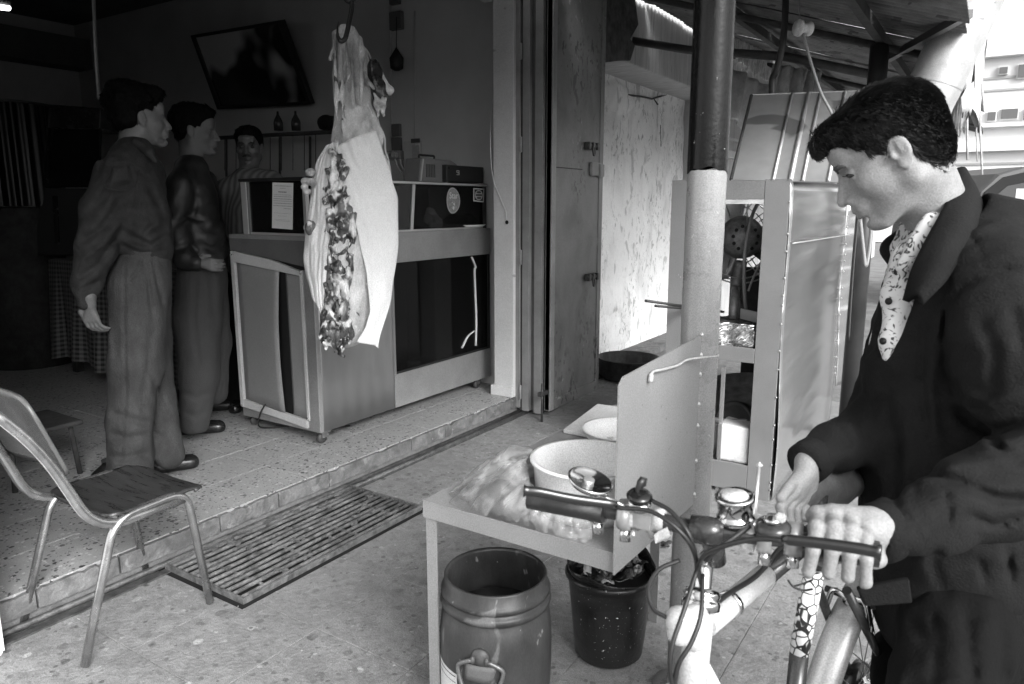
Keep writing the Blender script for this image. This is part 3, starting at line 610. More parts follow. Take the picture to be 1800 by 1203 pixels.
bx('chamber_end', (X1+.03, Y1-.03, .26), (X0-.03, Y1, 1.19), mat('cold store liner', .16), ct)
for ya_, w_, c_ in ((3.42, .05, .22), (3.58, .03, .16), (3.78, .02, .12)): bx('reflection_strip', (-3.32, ya_, .262), (-3.30, ya_+w_, 1.18), mat('upright %d' % int(c_*100), c_, .5), ct)  # pale strips stand in for reflection streaks in the window
ctn = aX(727, 606, -3.02); wc_ = thing('white_carton', 'small white carton standing inside the lower counter window', 'carton', (ctn.x, ctn.y, .262)); B().box((ctn.x-.03, ctn.y-.035, .2615), (ctn.x+.03, ctn.y+.03, .40)).build('box_body', mat('carton', .75, .6), wc_, bev=.003); B().box((ctn.x+.0305, ctn.y-.03, .29), (ctn.x+.032, ctn.y+.025, .33)).build('dark_band', mat('ink', .06, .8), wc_)
ctn = aX(703, 600, -3.02); B_ = B().lathe([(0, 0), (.028, 0), (.028, .08), (.012, .10), (.012, .115), (0, .116)], (ctn.x, ctn.y, .2615), seg=16); tag(B_.build('pale_bottle', mat('pale bottle', .4, .3)), 'small pale bottle left of the carton inside the counter window', 'bottle')
tp = B(); a = lambda px, py: aX(px, py, X0-.004)
tp.tube(smoothpts([a(829, 452), a(836, 470), a(834, 480), a(837, 560), a(836, 608)], 4), .009, 6, flat=.4); tp.tube(smoothpts([a(834, 582), a(822, 592), a(812, 612)], 4), .009, 6, flat=.4)
tp.build('white_tape', mat('white tape', .75, .6), ct)
# end face
E_ = Y0; pl = []
def eg(name, poly, y_, dep, m, bev=0): return B().prism([(x_, y_, z_) for x_, z_ in poly], (0, dep, 0)).build(name, m, ct, bev=bev)
eg('end_band', [(-2.89, 1.06), (-2.89, 1.222), (X1, 1.222), (X1-.005, 1.135), (-3.2, 1.10)], Y0+.002, .03, mat('dark end band', .10, .5, n=.2, ns=5), .002)
eg('end_frame', [(-2.955, .245), (-2.975, .245), (-2.975, 1.03), (-2.955, 1.05)], Y0-.003, .02, M_bord, .002)
eg('end_frame', [(X1, .24), (X1+.028, .24), (X1+.028, 1.10), (X1, 1.13)], Y0-.003, .02, M_bord, .002)
eg('end_frame', [(-2.976, 1.045), (-3.2, 1.095), (X1+.029, 1.13), (X1+.029, 1.07), (-2.976, 1.02)], Y0-.004, .02, M_bord, .002)
eg('end_frame', [(-2.976, .245), (-3.5, .285), (-3.5, .24), (-3.25, .225), (-2.976, .20)], Y0-.004, .02, M_bord, .002)
eg('skirt', [(-2.95, .185), (X1, .185), (X1, .24), (-2.95, .245)], Y0+.012, .02, M_st2)
def warped(x0, x1, z0, z1, bow, name):
    def fn(u, v): return Vector((x0+(x1-x0)*u+bow*math.sin(PI*v)*(u if bow else 0)*.15, Y0+.016-abs(bow)*math.sin(PI*v)**1*abs(u-.0)*.6-.02*(u*(1-v))*(1 if bow else 0), z0+(z1-z0)*v))
    B().grid(fn, 8, 12).build(name, M_sheetend, ct, solid=.004)
warped(-3.5, -3.145, .262, 1.085, .05, 'warped_door'); warped(-3.10, -2.978, .25, 1.04, 0, 'warped_door')
for sx, sz in ((-2.965, .26), (-3.515, .25), (-3.515, 1.11), (-2.965, 1.03)): B().lathe([(.005, 0), (.0045, .003), (0, .004)], (sx, Y0-.003, sz), (0, -1, 0), 8).build('screw', M_chrome, ct)
M_rub = mat('castor rubber', .05, .5); 
for i, (cx, cy) in enumerate(((-2.915, 2.62), (-3.49, 2.64), (-2.92, 4.05), (-3.49, 4.05))):
    c_ = B().box((cx-.03, cy-.03, .180), (cx+.03, cy+.03, .189)); c_.box((cx-.018, cy-.02, .15), (cx-.014, cy+.02, .185)); c_.box((cx+.014, cy-.02, .15), (cx+.018, cy+.02, .185))
    k = c_.build('castor', M_chrome, ct, bev=.001); B().lathe([(.0, -.011), (.026, -.011), (.029, -.006), (.029, .006), (.026, .011), (0, .011)], (cx, cy-.012, .1495), (1, 0, 0), 20).build('wheel', M_rub, k)
B().tube(smoothpts([(-3.30, 2.56, .29), (-3.32, 2.54, .24), (-3.36, 2.55, .16), (-3.36, 2.62, .127), (-3.25, 2.75, .127), (-3.1, 2.72, .127), (-3.0, 2.9, .127)], 6), .0045, 7).build('power_cord', M_cabb, ct)
# glass display case on top of it
vt = thing('display_case', 'glass display case with dark top standing on the steel counter', 'display case', (-3.15, 3.36, 1.222))
vx0, vx1, vz0, vz1 = -2.90, -3.40, 1.224, 1.50
M_alu = mat('case aluminium', .5, .4, .5); M_topd = mat('dark case top', .02, .3)
G_ = thin('case glass', .72, .07, .02)
bx('top', (vx0+.01, Y0-.01, vz1), (vx1-.01, Y1-.01, vz1+.018), M_topd, vt, .003)
bx('top_edging', (vx0+.012, 3.05, vz1+.002), (vx0+.018, Y1-.01, vz1+.014), M_alu, vt)
bx('corner_post', (vx1, Y0-.004, vz0), (vx1+.045, Y0+.02, vz1), M_alu, vt, .003); bx('corner_post', (vx1+.047, Y0-.002, vz0), (vx1+.06, Y0+.02, vz1), mat('edging shade', .25, .4, .4), vt)
bx('corner_post', (vx0-.02, Y0-.002, vz0), (vx0, Y0+.02, vz1), M_alu, vt)
B().prism([(vx0-.001, 3.36, vz0), (vx0-.001, 3.385, vz0), (vx0-.001, 3.415, vz1), (vx0-.001, 3.39, vz1)], (-.02, 0, 0)).build('mullion', M_alu, vt)
bx('corner_post', (vx0-.02, Y1-.05, vz0), (vx0, Y1-.01, vz1), M_topd, vt)
bx('bottom_rail', (vx0-.012, Y0+.02, vz0), (vx0, Y1-.05, vz0+.012), M_alu, vt); bx('bottom_rail', (vx1+.06, Y0, vz0), (vx0-.02, Y0+.012, vz0+.012), M_alu, vt)
bx('front_glass', (vx0-.008, Y0+.02, vz0+.012), (vx0-.004, Y1-.05, vz1), G_, vt); bx('end_glass', (vx1+.06, Y0+.006, vz0+.012), (vx0-.02, Y0+.010, vz1), G_, vt)
bx('back_board', (vx1, Y0+.02, vz0), (vx1+.008, Y1-.02, vz1), mat('case back', .05, .5), vt)
bx('floor_tray', (vx1+.02, Y0+.03, vz0), (vx0-.03, Y1-.06, vz0+.006), mat('tray', .35, .4, .4), vt)
# notice on the end glass
def on_end(px, py): return aY(px, py, Y0+.001)
q = [on_end(479, 321), on_end(515, 322), on_end(514, 404), on_end(478, 401)]
no = thing('printed_notice', 'white printed paper notice stuck on the end glass of display case', 'notice', tuple(q[0]))
B().prism(q, (0, .002, 0)).build('sheet', mat('notice paper', .62, .8), no)
ink = mat('ink', .06, .8); rn = random.Random(4); tb = B()
def onq(u, v): return q[0].lerp(q[1], u).lerp(q[3].lerp(q[2], u), v)+Vector((0, -.001, 0))
rows = [(.07, .10, .93, .010), (.12, .38, .66, .006), (.20, .30, .70, .020), (.26, .08, .92, .006), (.30, .08, .95, .008), (.35, .07, .95, .010), (.395, .07, .95, .007), (.445, .08, .95, .009), (.50, .07, .97, .009), (.555, .58, .92, .008), (.66, .10, .95, .004), (.72, .3, .72, .004), (.80, .12, .9, .004), (.83, .2, .9, .004)]
for v_, u0, u1, h_ in rows:
    u_ = u0
    while u_ < u1:
        w_ = rn.uniform(.02, .09); u2 = min(u_+w_, u1); tb.quad([onq(u_, v_-h_/2), onq(u2, v_-h_/2), onq(u2, v_+h_/2), onq(u_, v_+h_/2)]); u_ = u2+.012
tag(tb.build('print', ink, no), kind='stuff')
def font_text(s_, size, M, m, parent, name='lettering', ext=.0004, shear=0):
    c_ = bpy.data.curves.new(name, 'FONT'); c_.body = s_; c_.size = size; c_.extrude = ext; c_.align_x = 'CENTER'; c_.align_y = 'CENTER'; c_.shear = shear; c_.resolution_u = 3
    t_ = bpy.data.objects.new(name, c_); COL.objects.link(t_); bpy.context.view_layer.update(); dg = bpy.context.evaluated_depsgraph_get()
    me = bpy.data.meshes.new_from_object(t_.evaluated_get(dg)); bpy.data.objects.remove(t_); me.transform(M); me.materials.clear()
    return link(name, me, m, parent)
# frame for the street-facing plane: X axis along +Y, Z axis up, normal +X
def faceX(p): return Matrix.Translation(Vector(p)) @ Matrix(((0, 0, 1), (1, 0, 0), (0, 1, 0))).to_4x4()
st = thing('oval_sticker', 'oval sticker reading Star on the front glass of the display case', 'sticker', tuple(aX(797, 353, vx0)))
sp = aX(797, 353, vx0+.001); hz = (aX(797, 330, vx0).z-aX(797, 376, vx0).z)/2; hy = (aX(809, 353, vx0).y-aX(785, 353, vx0).y)/2
M_sk = mat('sticker grey', .22, .5, n=.3, ns=60); M_skw = mat('sticker white', .6, .5)
B().prism([(vx0+.0005, sp.y+hy*math.cos(t*PI/16)*1.0, sp.z+hz*math.sin(t*PI/16)*(1-.12*math.cos(t*PI/16))) for t in range(32)], (.0008, 0, 0)).build('backing', M_sk, st)
rg = B(); rg.tube([(vx0+.0018, sp.y+hy*.93*math.cos(t*PI/16), sp.z+hz*.93*math.sin(t*PI/16)*(1-.12*math.cos(t*PI/16))) for t in range(33)], .0009, 5); rg.build('rim_line', M_skw, st)
font_text('Star', .055, faceX((vx0+.0018, sp.y+.002, sp.z+.03)), M_skw, st)
bl_ = B()
for (dy, dz_, r_) in ((-.012, -.012, .008), (.006, -.022, .011), (.014, -.008, .007), (0, -.046, .014), (.018, -.038, .009), (-.016, -.04, .006)):
    bl_.prism([(vx0+.0014, sp.y+dy+r_*math.cos(t*PI/5+dy*90)*(1 if t % 2 else .55), sp.z+dz_+r_*math.sin(t*PI/5)*(1 if t % 2 else .6)) for t in range(10)], (.0004, 0, 0))
bl_.build('emblem', M_skw, st)
q2 = [aX(832, 331, vx0+.001), aX(851, 332, vx0+.001), aX(850, 356, vx0+.001), aX(832, 354, vx0+.001)]
s2 = thing('square_sticker', 'small square sticker with white border and round badge near right end of case', 'sticker', tuple(q2[0]))
B().prism(q2, (.0008, 0, 0)).build('backing', M_skw, s2); cc = sum(q2, Vector())/4
B().prism([cc.lerp(p_, .84)+Vector((.001, 0, 0)) for p_ in q2], (.0004, 0, 0)).build('black_field', M_black, s2)
hy2 = (q2[1].y-q2[0].y)*.36; hz2 = (q2[0].z-q2[3].z)*.40
B().prism([(cc.x+.0016, cc.y+hy2*math.cos(t*PI/10), cc.z+hz2*math.sin(t*PI/10)) for t in range(20)], (.0004, 0, 0)).build('badge', mat('badge grey', .4, .5), s2)
b_ = B()
for dz_ in (.55, -.55): b_.prism([(cc.x+.0022, cc.y+hy2*.62*math.cos(t*PI/6), cc.z+hz2*dz_+hz2*.2*math.sin(t*PI/6)) for t in range(12)], (.0003, 0, 0))
b_.quad([(cc.x+.0022, cc.y-hy2*.8, cc.z+hz2*.18), (cc.x+.0022, cc.y+hy2*.8, cc.z+hz2*.18), (cc.x+.0022, cc.y+hy2*.8, cc.z-hz2*.18), (cc.x+.0022, cc.y-hy2*.8, cc.z-hz2*.18)])
b_.build('badge_marks', ink, s2)
# contents of the case
M_bag = mat('thin white plastic', .7, .4, n=.1, ns=12, bump=.6, bs=20)
p = aX(757, 385, -2.98); s_ = SDF(p-Vector((.1, .12, .09)), p+Vector((.1, .12, .1)), .006)
for i in range(9): s_.ell(p+Vector((rr.uniform(-.03, .03), rr.uniform(-.045, .045), rr.uniform(-.05, .03))), (.03, rr.uniform(.02, .04), rr.uniform(.03, .05)), k=.01)
s_.disp(lambda X, Y, Z: .006*nz(X, Y, Z, 70, 3)+.003*nz(X, Y, Z, 160, 4)); s_.half((0, 0, vz0+.007), (0, 0, -1)); tag(s_.mesh('plastic_bag', M_bag), 'crumpled white bag behind the glass at middle of the case', 'bag')
M_meatd = mat('dark meat', .05, .3, n=.6, ns=14, bump=.6, bs=30, spots=[(20, .64, .35)])
p = aX(810, 385, -3.02); s_ = SDF(p-Vector((.12, .22, .09)), p+Vector((.12, .22, .1)), .007)
for i in range(12): s_.ell((p.x+rr.uniform(-.04, .04), p.y+rr.uniform(-.14, .14), vz0+.04+rr.uniform(-.0, .035)), (.04, rr.uniform(.03, .06), rr.uniform(.025, .04)), k=.012)
s_.disp(lambda X, Y, Z: .005*nz(X, Y, Z, 60, 5)); s_.half((0, 0, vz0+.0295), (0, 0, -1)); tag(s_.mesh('meat_pile', M_meatd), 'dark heap of meat on a tray behind the case glass', 'meat')
tag(B().lathe([(0, .0), (.14, .0), (.17, .018), (.165, .02), (.135, .004), (0, .004)], (p.x, p.y, vz0+.007), seg=28).build('meat_tray', mat('enamel tray', .6, .4)), 'shallow pale tray under the dark meat in the case', 'tray')
for k, (px, lab) in enumerate(((560, 'pale fowl lying in the case behind the notice'),)):
    p = aX(620, 380, -3.1); p.y = 2.75; s_ = SDF(p-Vector((.12, .12, .09)), p+Vector((.12, .12, .1)), .008); s_.ell((p.x, p.y, vz0+.05), (.07, .05, .045)).ell((p.x+.04, p.y-.02, vz0+.05), (.04, .03, .03), k=.02)
    s_.half((0, 0, vz0+.007), (0, 0, -1)); tag(s_.mesh('fowl', mat('fowl skin', .3, .45, n=.2)), lab, 'meat')
# radio and black box on the case
zt = vz1+.0185
rd = thing('cassette_radio', 'grey slant sided radio with carry handle on top of display case', 'radio', (-3.05, 3.75, zt))
def onT(px, dx=-2.96): return aX(px, 300, dx).y
ya, yb = onT(738), onT(800)
B().prism([(-3.10, ya, zt), (-3.10, ya+.03, zt+.145), (-3.10, yb-.02, zt+.145), (-3.10, yb+.04, zt+.12), (-3.10, yb+.06, zt)], (.13, 0, 0)).build('body', mat('radio grey', .14, .45, n=.1), rd, bev=.008)
B().prism([(-2.969, ya+.006, zt+.005), (-2.969, ya+.034, zt+.14), (-2.969, ya+.046, zt+.14), (-2.969, ya+.018, zt+.005)], (.006, 0, 0)).build('bright_edge', M_alu, rd)
B().tube(rpath([(-3.04, ya+.09, zt+.14), (-3.04, ya+.09, zt+.168), (-3.04, ya+.24, zt+.168), (-3.04, ya+.24, zt+.14)], .01), .007, 8).build('handle', M_cabb, rd)
for i in range(6): B().box((-2.9695, ya+.07+i*.016, zt+.03), (-2.966, ya+.078+i*.016, zt+.11)).build('grille_bar', mat('radio bar', .07, .5), rd)
ya2, yb2 = onT(786, -2.93), onT(851, -2.93)
bb = thing('black_box', 'low black speaker box with a white square badge on the case top', 'box', (-3.0, 3.9, zt))
B().box((-3.08, ya2, zt+.006), (-2.935, yb2, zt+.112)).build('body', mat('black box shell', .02, .4), bb, bev=.004)
for y_ in (ya2+.02, yb2-.03): B().cyl((-2.95, y_, zt+.0005), (-2.95, y_, zt+.007), .008, 10).build('foot', M_alu, bb)
c_ = aX(805, 304, -2.934); tb = B()
for d in ((-.014, -.014, .014, -.011), (-.014, .011, .014, .014), (.011, -.014, .014, .014), (-.014, .0, -.011, .014), (-.003, -.004, .004, .003)): tb.box((-2.9345, c_.y+d[0], c_.z+d[1]), (-2.933, c_.y+d[2], c_.z+d[3]))
tb.build('badge', M_skw, bb); B().box((-2.9345, ya2+.015, zt+.085), (-2.933, ya2+.03, zt+.1)).build('knob', M_black, bb)
# ================================================================== ON THE SHOP WALL (y = 4.2)
def W_(px, py, d=0.): return aY(px, py, 4.2-d)
M_pl = mat('grey plastic', .30, .5)
def wallbox(name, label, cat, px0, py0, px1, py1, dep, m, parts=()):
    t_ = thing(name, label, cat, tuple(W_((px0+px1)/2, (py0+py1)/2)))
    a = W_(px0, py0); b_ = W_(px1, py1); B().box((a.x, 4.198-dep, b_.z), (b_.x, 4.198, a.z)).build('body', m, t_, bev=.003); return t_
sk = thing('electric_sockets', 'double wall socket with two plugs and cables left of white meter', 'socket', tuple(W_(703, 265)))
for (a0, b0, a1, b1, d_, m_, nm) in ((692, 219, 707, 240, .03, mat('switch dark', .10, .5), 'switch_plate'), (692, 243, 708, 268, .03, mat('switch dark', .1), 'switch_plate'), (686, 266, 698, 281, .05, M_pl, 'socket'), (699, 266, 712, 281, .05, M_pl, 'socket')):
    a = W_(a0, b0); b_ = W_(a1, b1); B().box((a.x, 4.2-d_, b_.z), (b_.x, 4.199, a.z)).build(nm, m_, sk, bev=.006)
    if nm == 'socket': B().cyl(((a.x+b_.x)/2, 4.15, (a.z+b_.z)/2), ((a.x+b_.x)/2, 4.11, (a.z+b_.z)/2), .018, 12).build('plug', mat('plug pale', .4, .5), sk)
B().tube(smoothpts([W_(694, 280, .07), W_(700, 296, .06), W_(712, 310, .1), W_(727, 322, .2)], 6), .007, 6).tube(smoothpts([W_(703, 280, .07), W_(707, 295, .06), W_(718, 307, .1), W_(734, 320, .2)], 6), .007, 6).build('cord', mat('pale cord', .4, .5), sk)
mt = thing('wall_meter', 'pale upright meter box with two black labels on shop wall', 'meter box', tuple(W_(733, 280)))
a = W_(720, 249); b_ = W_(742, 303); B().box((a.x, 4.13, b_.z), (b_.x, 4.199, a.z)).build('case', mat('meter pale', .42, .5), mt, bev=.006)
a = W_(723, 247, .07); b_ = W_(738, 251, .07); B().box((a.x, 4.125, b_.z), (b_.x, 4.131, a.z+.01)).build('top_strip', ink, mt)
a = W_(725, 256, .07); b_ = W_(738, 282, .07); B().box((a.x, 4.124, b_.z), (b_.x, 4.129, a.z)).build('panel', mat('meter grey', .32, .5, n=.2, ns=90), mt)
for y0_, y1_ in ((284, 289), (290.5, 295.5)):
    a = W_(725, y0_, .07); b_ = W_(739, y1_, .07); k = B().box((a.x, 4.124, b_.z), (b_.x, 4.129, a.z)).build('black_label', ink, mt); B().box((a.x+.01, 4.1225, b_.z+.005), (b_.x-.02, 4.1238, a.z-.005)).build('white_line', M_skw, k)
cd = thing('conduit', 'vertical cable conduit with junction boxes on shop wall above sockets', 'conduit', tuple(W_(690, 120)))
B().tube([W_(686, -40, .01), W_(688, 250, .01)], .006, 6).build('pipe', M_shopwall, cd); B().tube([W_(729, 20, .01), W_(729, 247, .01)], .004, 6).build('pipe', M_shopwall, cd)
for (a0, b0, a1, b1) in ((690, 24, 711, 52), (690, -10, 706, 8)):
    a = W_(a0, b0); b_ = W_(a1, b1); B().box((a.x, 4.16, b_.z), (b_.x, 4.199, a.z)).build('junction_box', mat('junction dark', .10, .6), cd, bev=.004)
hb = thing('hanging_ornament', 'small dark pointed pouch hanging on the shop wall by a thread', 'ornament', tuple(W_(697, 105, .05)))
B().lathe([(0, .085), (.01, .07), (.05, .01), (.045, -.06), (.02, -.075), (0, -.075)], W_(697, 105, .06), (0, 0, 1), 10, sx=1).build('pouch', M_black, hb); B().tube([W_(697, 30, .05), W_(697, 88, .06)], .003, 5).build('thread', M_black, hb)
mr = thing('tilted_mirror', 'dark framed picture tilted forward high on the shop wall', 'picture', (-5.2, 4.1, 2.5))
mc = [aY(338, 62, 3.97), aY(497, 35, 3.97), aY(550, 183, 4.17), aY(385, 192, 4.17)]
nrm = (mc[1]-mc[0]).cross(mc[3]-mc[0]).normalized()
if nrm.y > 0: nrm = -nrm
M_frd = mat('dark frame', .012, .5)
B().prism([p_-nrm*.004 for p_ in mc], -nrm*.02).build('back', M_frd, mr)
cen = sum(mc, Vector())/4; inn = [p_+(cen-p_).normalized()*.05 for p_ in mc]
M_mir = mat('old picture print', .45, .12, .0, c2=.02, ns=1.4, thr=(.46, .52), detail=2)
B().prism([p_ for p_ in inn], nrm*.004).build('glazing', M_mir, mr)
for i in range(4): 
    j = (i+1) % 4; B().prism([mc[i], mc[j], inn[j], inn[i]], nrm*.02).build('frame_side', M_frd, mr, bev=.002)
rl = thing('wall_rack', 'dark wire rack rail with bottles standing behind the counter', 'rack', tuple(W_(480, 235)))
B().tube([W_(382, 243, .25), W_(585, 232, .25)], .016, 8).build('rail', M_dark, rl)
for px in (398, 440, 492, 545): B().tube([W_(px, 240, .25), W_(px, 330, .25)], .010, 6).build('upright', M_dark, rl)
for i in range(9): B().tube([W_(395+i*20, 241-i, .22), W_(395+i*20, 300, .22)], .003, 5).build('wire', M_dark, rl)
B().box((W_(382, 320, .3).x, 3.9, 1.15), (W_(590, 320, .3).x, 4.19, 1.22)).build('shelf', M_dark, rl)
for k, (px, lab) in enumerate(((490, 'left dark pointed bottle on the wall rack'), (521, 'right dark pointed bottle on the wall rack'))):
    p = W_(px, 233, .25); p.z += .012
    tag(B().lathe([(0, 0), (.034, .0), (.036, .06), (.03, .08), (.010, .12), (.008, .145), (0, .146)], p, seg=14).build('bottle', mat('bottle dark', .04, .2)), lab, 'bottle')
p = W_(580, 225, .3); s_ = SDF(p-Vector((.22, .12, .12)), p+Vector((.22, .12, .14)), .01)
for i in range(7): s_.ell(p+Vector((rr.uniform(-.09, .09), rr.uniform(-.03, .03), rr.uniform(-.0, .05))), (.05, .04, .045), k=.02)
s_.half((0, 0, W_(560, 234, .25).z+.014), (0, 0, -1)); tag(s_.mesh('black_bag', M_black), 'black crumpled bag on the rack behind the hanging carcass', 'bag')
wire('loose_wall_wire', [W_(885, -30, .02), aX(878, 60, -2.83), aX(868, 160, -2.83), aY(862, 240, 3.95), aY(866, 310, 3.952), aY(880, 350, 3.952), aY(889, 372, 3.95), aY(890, 386, 3.95)], .003, M_cabw, 'thin white wire hanging loose down the pale pillar', 'wire')
# tube light, hanging rod
tl = thing('tube_light', 'lit fluorescent tube on the shop ceiling at top left corner', 'lamp', tuple(aD(10, 12, 4.2)))
a, b_ = aD(-60, 4, 4.2), aD(14, 14, 4.6); em = bpy.data.materials.new('tube glow'); em.use_nodes = True; em.node_tree.nodes['Principled BSDF'].inputs['Emission Color'].default_value = (1, 1, 1, 1); em.node_tree.nodes['Principled BSDF'].inputs['Emission Strength'].default_value = 4
B().tube([a, b_], .018, 10).build('tube', em, tl); B().tube([a+Vector((0, 0, .035)), b_+Vector((0, 0, .035))], .028, 6).build('batten', M_ceil, tl)
rp_ = aD(172, 165, 5.0); wire('hanging_rod', [aD(163, -40, 5.0), aD(168, 80, 5.0), aD(174, 175, 5.0)], .012, mat('pale rod', .35, .5), 'thin pale rod hanging down from the dark shop ceiling', 'rod', 3)
# ================================================================== WORK TABLE beside the awning post
M_tab = mat('grey table enamel', .22, .5, n=.08, ns=5, bump=.06, bs=40, spots=[(50, .72, .12)])
tt = thing('work_table', 'grey enamelled steel work table with upright side panel beside the front post', 'table', (-.87, 1.85, 0))
tx0, tx1, ty0, ty1, tz = -1.135, -.605, 1.335, 2.42, .65
B().prism([(tx0, ty0, tz-.004), (tx1-.003, ty0, tz-.004), (tx1-.003, 2.0, tz-.004), (-.80, 2.24, tz-.004), (tx0+.02, ty1, tz-.004)], (0, 0, .004)).build('table_top', M_tab, tt)
B().box((tx0, ty0, tz-.045), (tx1-.003, ty0+.004, tz-.0045)).build('apron', M_tab, tt)
B().box((tx0, ty0+.005, tz-.045), (tx0+.004, ty1-.005, tz-.0045)).build('apron', M_tab, tt)
for (a, b_) in ((tx0+.001, ty0+.001), (tx0+.012, ty1-.045), (-.85, 2.14)):
    x2 = a+.032; B().box((a+.004, b_+.004, 0), (a+.036, b_+.008, tz-.005)).box((a+.004, b_+.0085, 0), (a+.008, b_+.036, tz-.005)).build('leg', M_tab, tt)
B().prism([(tx1, 1.325, .606), (tx1, 1.79, .59), (tx1, 1.82, .59), (tx1, 1.82, 1.052), (tx1, 1.79, 1.05), (tx1, 1.345, 1.035), (tx1, 1.325, 1.02)], (.004, 0, 0)).build('side_panel', M_tab, tt)
wd = B()
for z_ in (.62, .72, .80, .87, .95, 1.0, 1.04): wd.lathe([(0, -.006), (.005, -.003), (.006, .001), (.004, .006), (0, .008)], (tx1+.004, 1.822, z_+.01*math.sin(z_*50)), (0, 0, 1), 7)
tag(wd.build('weld_bead', mat('weld', .5, .35, .4), tt), kind='stuff')
wr = [aX(1143, 672, tx1+.012), aX(1147, 655, tx1+.012), aX(1165, 650, tx1+.012), aX(1190, 643, tx1+.012), aX(1212, 632, tx1+.014)]; e_ = Vector((-.565, 1.865, 0)); 
wr += [Vector((tx1+.045, 1.82, 1.0)), Vector((-.562, 1.832, 1.003))]
tag(B().tube(smoothpts(wr, 6), [.006 if i < 5 else .0032 for i in range(len(smoothpts(wr, 6)))], 7).build('tied_string', mat('pale string', .38, .8, n=.2, ns=80)), 'pale rag string tied round the post over the table side panel', 'string')
# items on the table
zt0 = tz+.001
def T_(px, py, z=zt0): return aZ(px, py, z)
M_board = mat('pale chopping board', .48, .7, n=.1, ns=9, bump=.1, spots=[(24, .68, .3)])
cb = [T_(990, 762), T_(1050, 716), T_(1140, 730), T_(1075, 778)]
tag(B().prism([p+Vector((0, 0, .0)) for p in cb], (0, 0, .014)).build('chopping_board', M_board, bev=.003), 'pale chopping board at the far end of the table', 'board')
a, b_ = aZ(1034, 744, tz+.024), aZ(1092, 758, tz+.022)
kn = thing('white_knife', 'knife with long white handle lying on the chopping board', 'knife', tuple(a)); B().tube([a, a.lerp(b_, .5), b_], [.007, .009, .007], 8).build('handle', mat('white handle', .7, .4), kn)
B().prism([b_+Vector((0, 0, -.001)), b_+(b_-a)*1.2, b_+(b_-a)*.9+Vector((.02, -.02, 0)), b_+Vector((.012, -.02, 0))], (0, 0, .002)).build('blade', M_chrome, kn)
def bowl(name, label, c, r, h, m, par=None, t=.003, cat='bowl'):
    pr_ = [(0, 0), (r*.62, 0), (r*.80, h*.25), (r*.95, h*.7), (r, h), (r+.006, h+.001), (r+.005, h-.003), (r-.004, h-.004), (r*.93, h*.7), (r*.77, h*.27), (r*.6, .004), (0, .004)]
    return tag(B().lathe(pr_, c, seg=40).build(name, m), label, cat)
M_wpl = mat('white plastic tub', .74, .35)
p = T_(1112, 800); tub0 = bowl('white_bowl', 'smaller white plastic bowl nearer the chopping board', (p.x-.05, p.y+.03, zt0), .115, .065, M_wpl)
p = aZ(1065, 880, zt0); tp_c = (-.765, 1.52, zt0)
tag(B().lathe([(0, 0), (.120, 0), (.127, .02), (.135, .118), (.143, .122), (.143, .128), (.131, .128), (.122, .02), (.115, .006), (0, .006)], tp_c, seg=48).build('white_tub', M_wpl), 'large white plastic tub wrapped in a clear bag at table front', 'tub')
# clear plastic bag round the tub
M_film = thin('clear film', .97, .05, .07, alpha_noise=16)
bgt = thing('clear_plastic_bag', 'crumpled clear plastic bag spread round the white tub on the table', 'bag', (-.9, 1.45, tz))
def bagf(u, v, sd, hs, es):
    th = R_(115+185*u); wl = math.exp(-((math.degrees(th)-195)/42)**2); ext = (.035+.17*wl)*es; h0 = (.050+.068*wl)*hs
    r_ = .150+ext*v; x_ = -.765+r_*math.cos(th); y_ = 1.52+r_*math.sin(th); z_ = h0*(1-v**1.7)
    cr = float(abs(nz(np.array(x_*1.), np.array(y_*1.), np.array(z_*.5), 42, sd))); c2_ = float(abs(nz(np.array(th*.2), np.array(v*.03), np.array(0.), 120, sd+3)))
    z_ += (.022*cr+.010*c2_-.008)*(1-v)**.5*(.35+wl) ; r2_ = r_+(.016*c2_-.006)*(.3+v)
    x_ = -.765+r2_*math.cos(th); y_ = 1.52+r2_*math.sin(th); return Vector((min(x_, tx1-.006), max(y_, ty0+.004), tz+.0015+max(z_, 0)))
B().grid(lambda u, v: bagf(u, v, 11, 1., 1.), 150, 34).build('outer_film', M_film, bgt); B().grid(lambda u, v: bagf(u, v, 31, .78, .8), 130, 26).build('inner_film', M_film, bgt)
M_bh = mat('black handle', .02, .35)
for k, (p0, p1, lab) in enumerate((((972, 782), (1040, 786), 'upper black handled tool lying beside the white bowl'), ((974, 793), (1030, 797), 'lower black handled tool lying beside the white bowl'))):
    a, b_ = aZ(*p0, tz+.012), aZ(*p1, tz+.012); o = thing('cleaver', lab, 'tool', tuple(a)); B().tube([a, a.lerp(b_, .3), a.lerp(b_, .8), b_], [.006, .009, .008, .006], 8).build('handle', M_bh, o)
    B().prism([b_+Vector((0, 0, -.006)), b_+Vector((.09, .03, -.006)), b_+Vector((.10, .0, -.006)), b_+Vector((.01, -.012, -.006))], (0, 0, .002)).build('blade', M_chrome, o)
a = T_(985, 805); ob = B(); ob.grid(lambda u, v: a+Vector((.11*u+.03*v, .02*u+.035*v, .012+.008*math.sin(u*9)*v+.01*v)), 12, 5); tag(ob.build('paper_scrap', M_board, solid=.002), 'folded pale paper scrap between tools and the tub', 'paper')
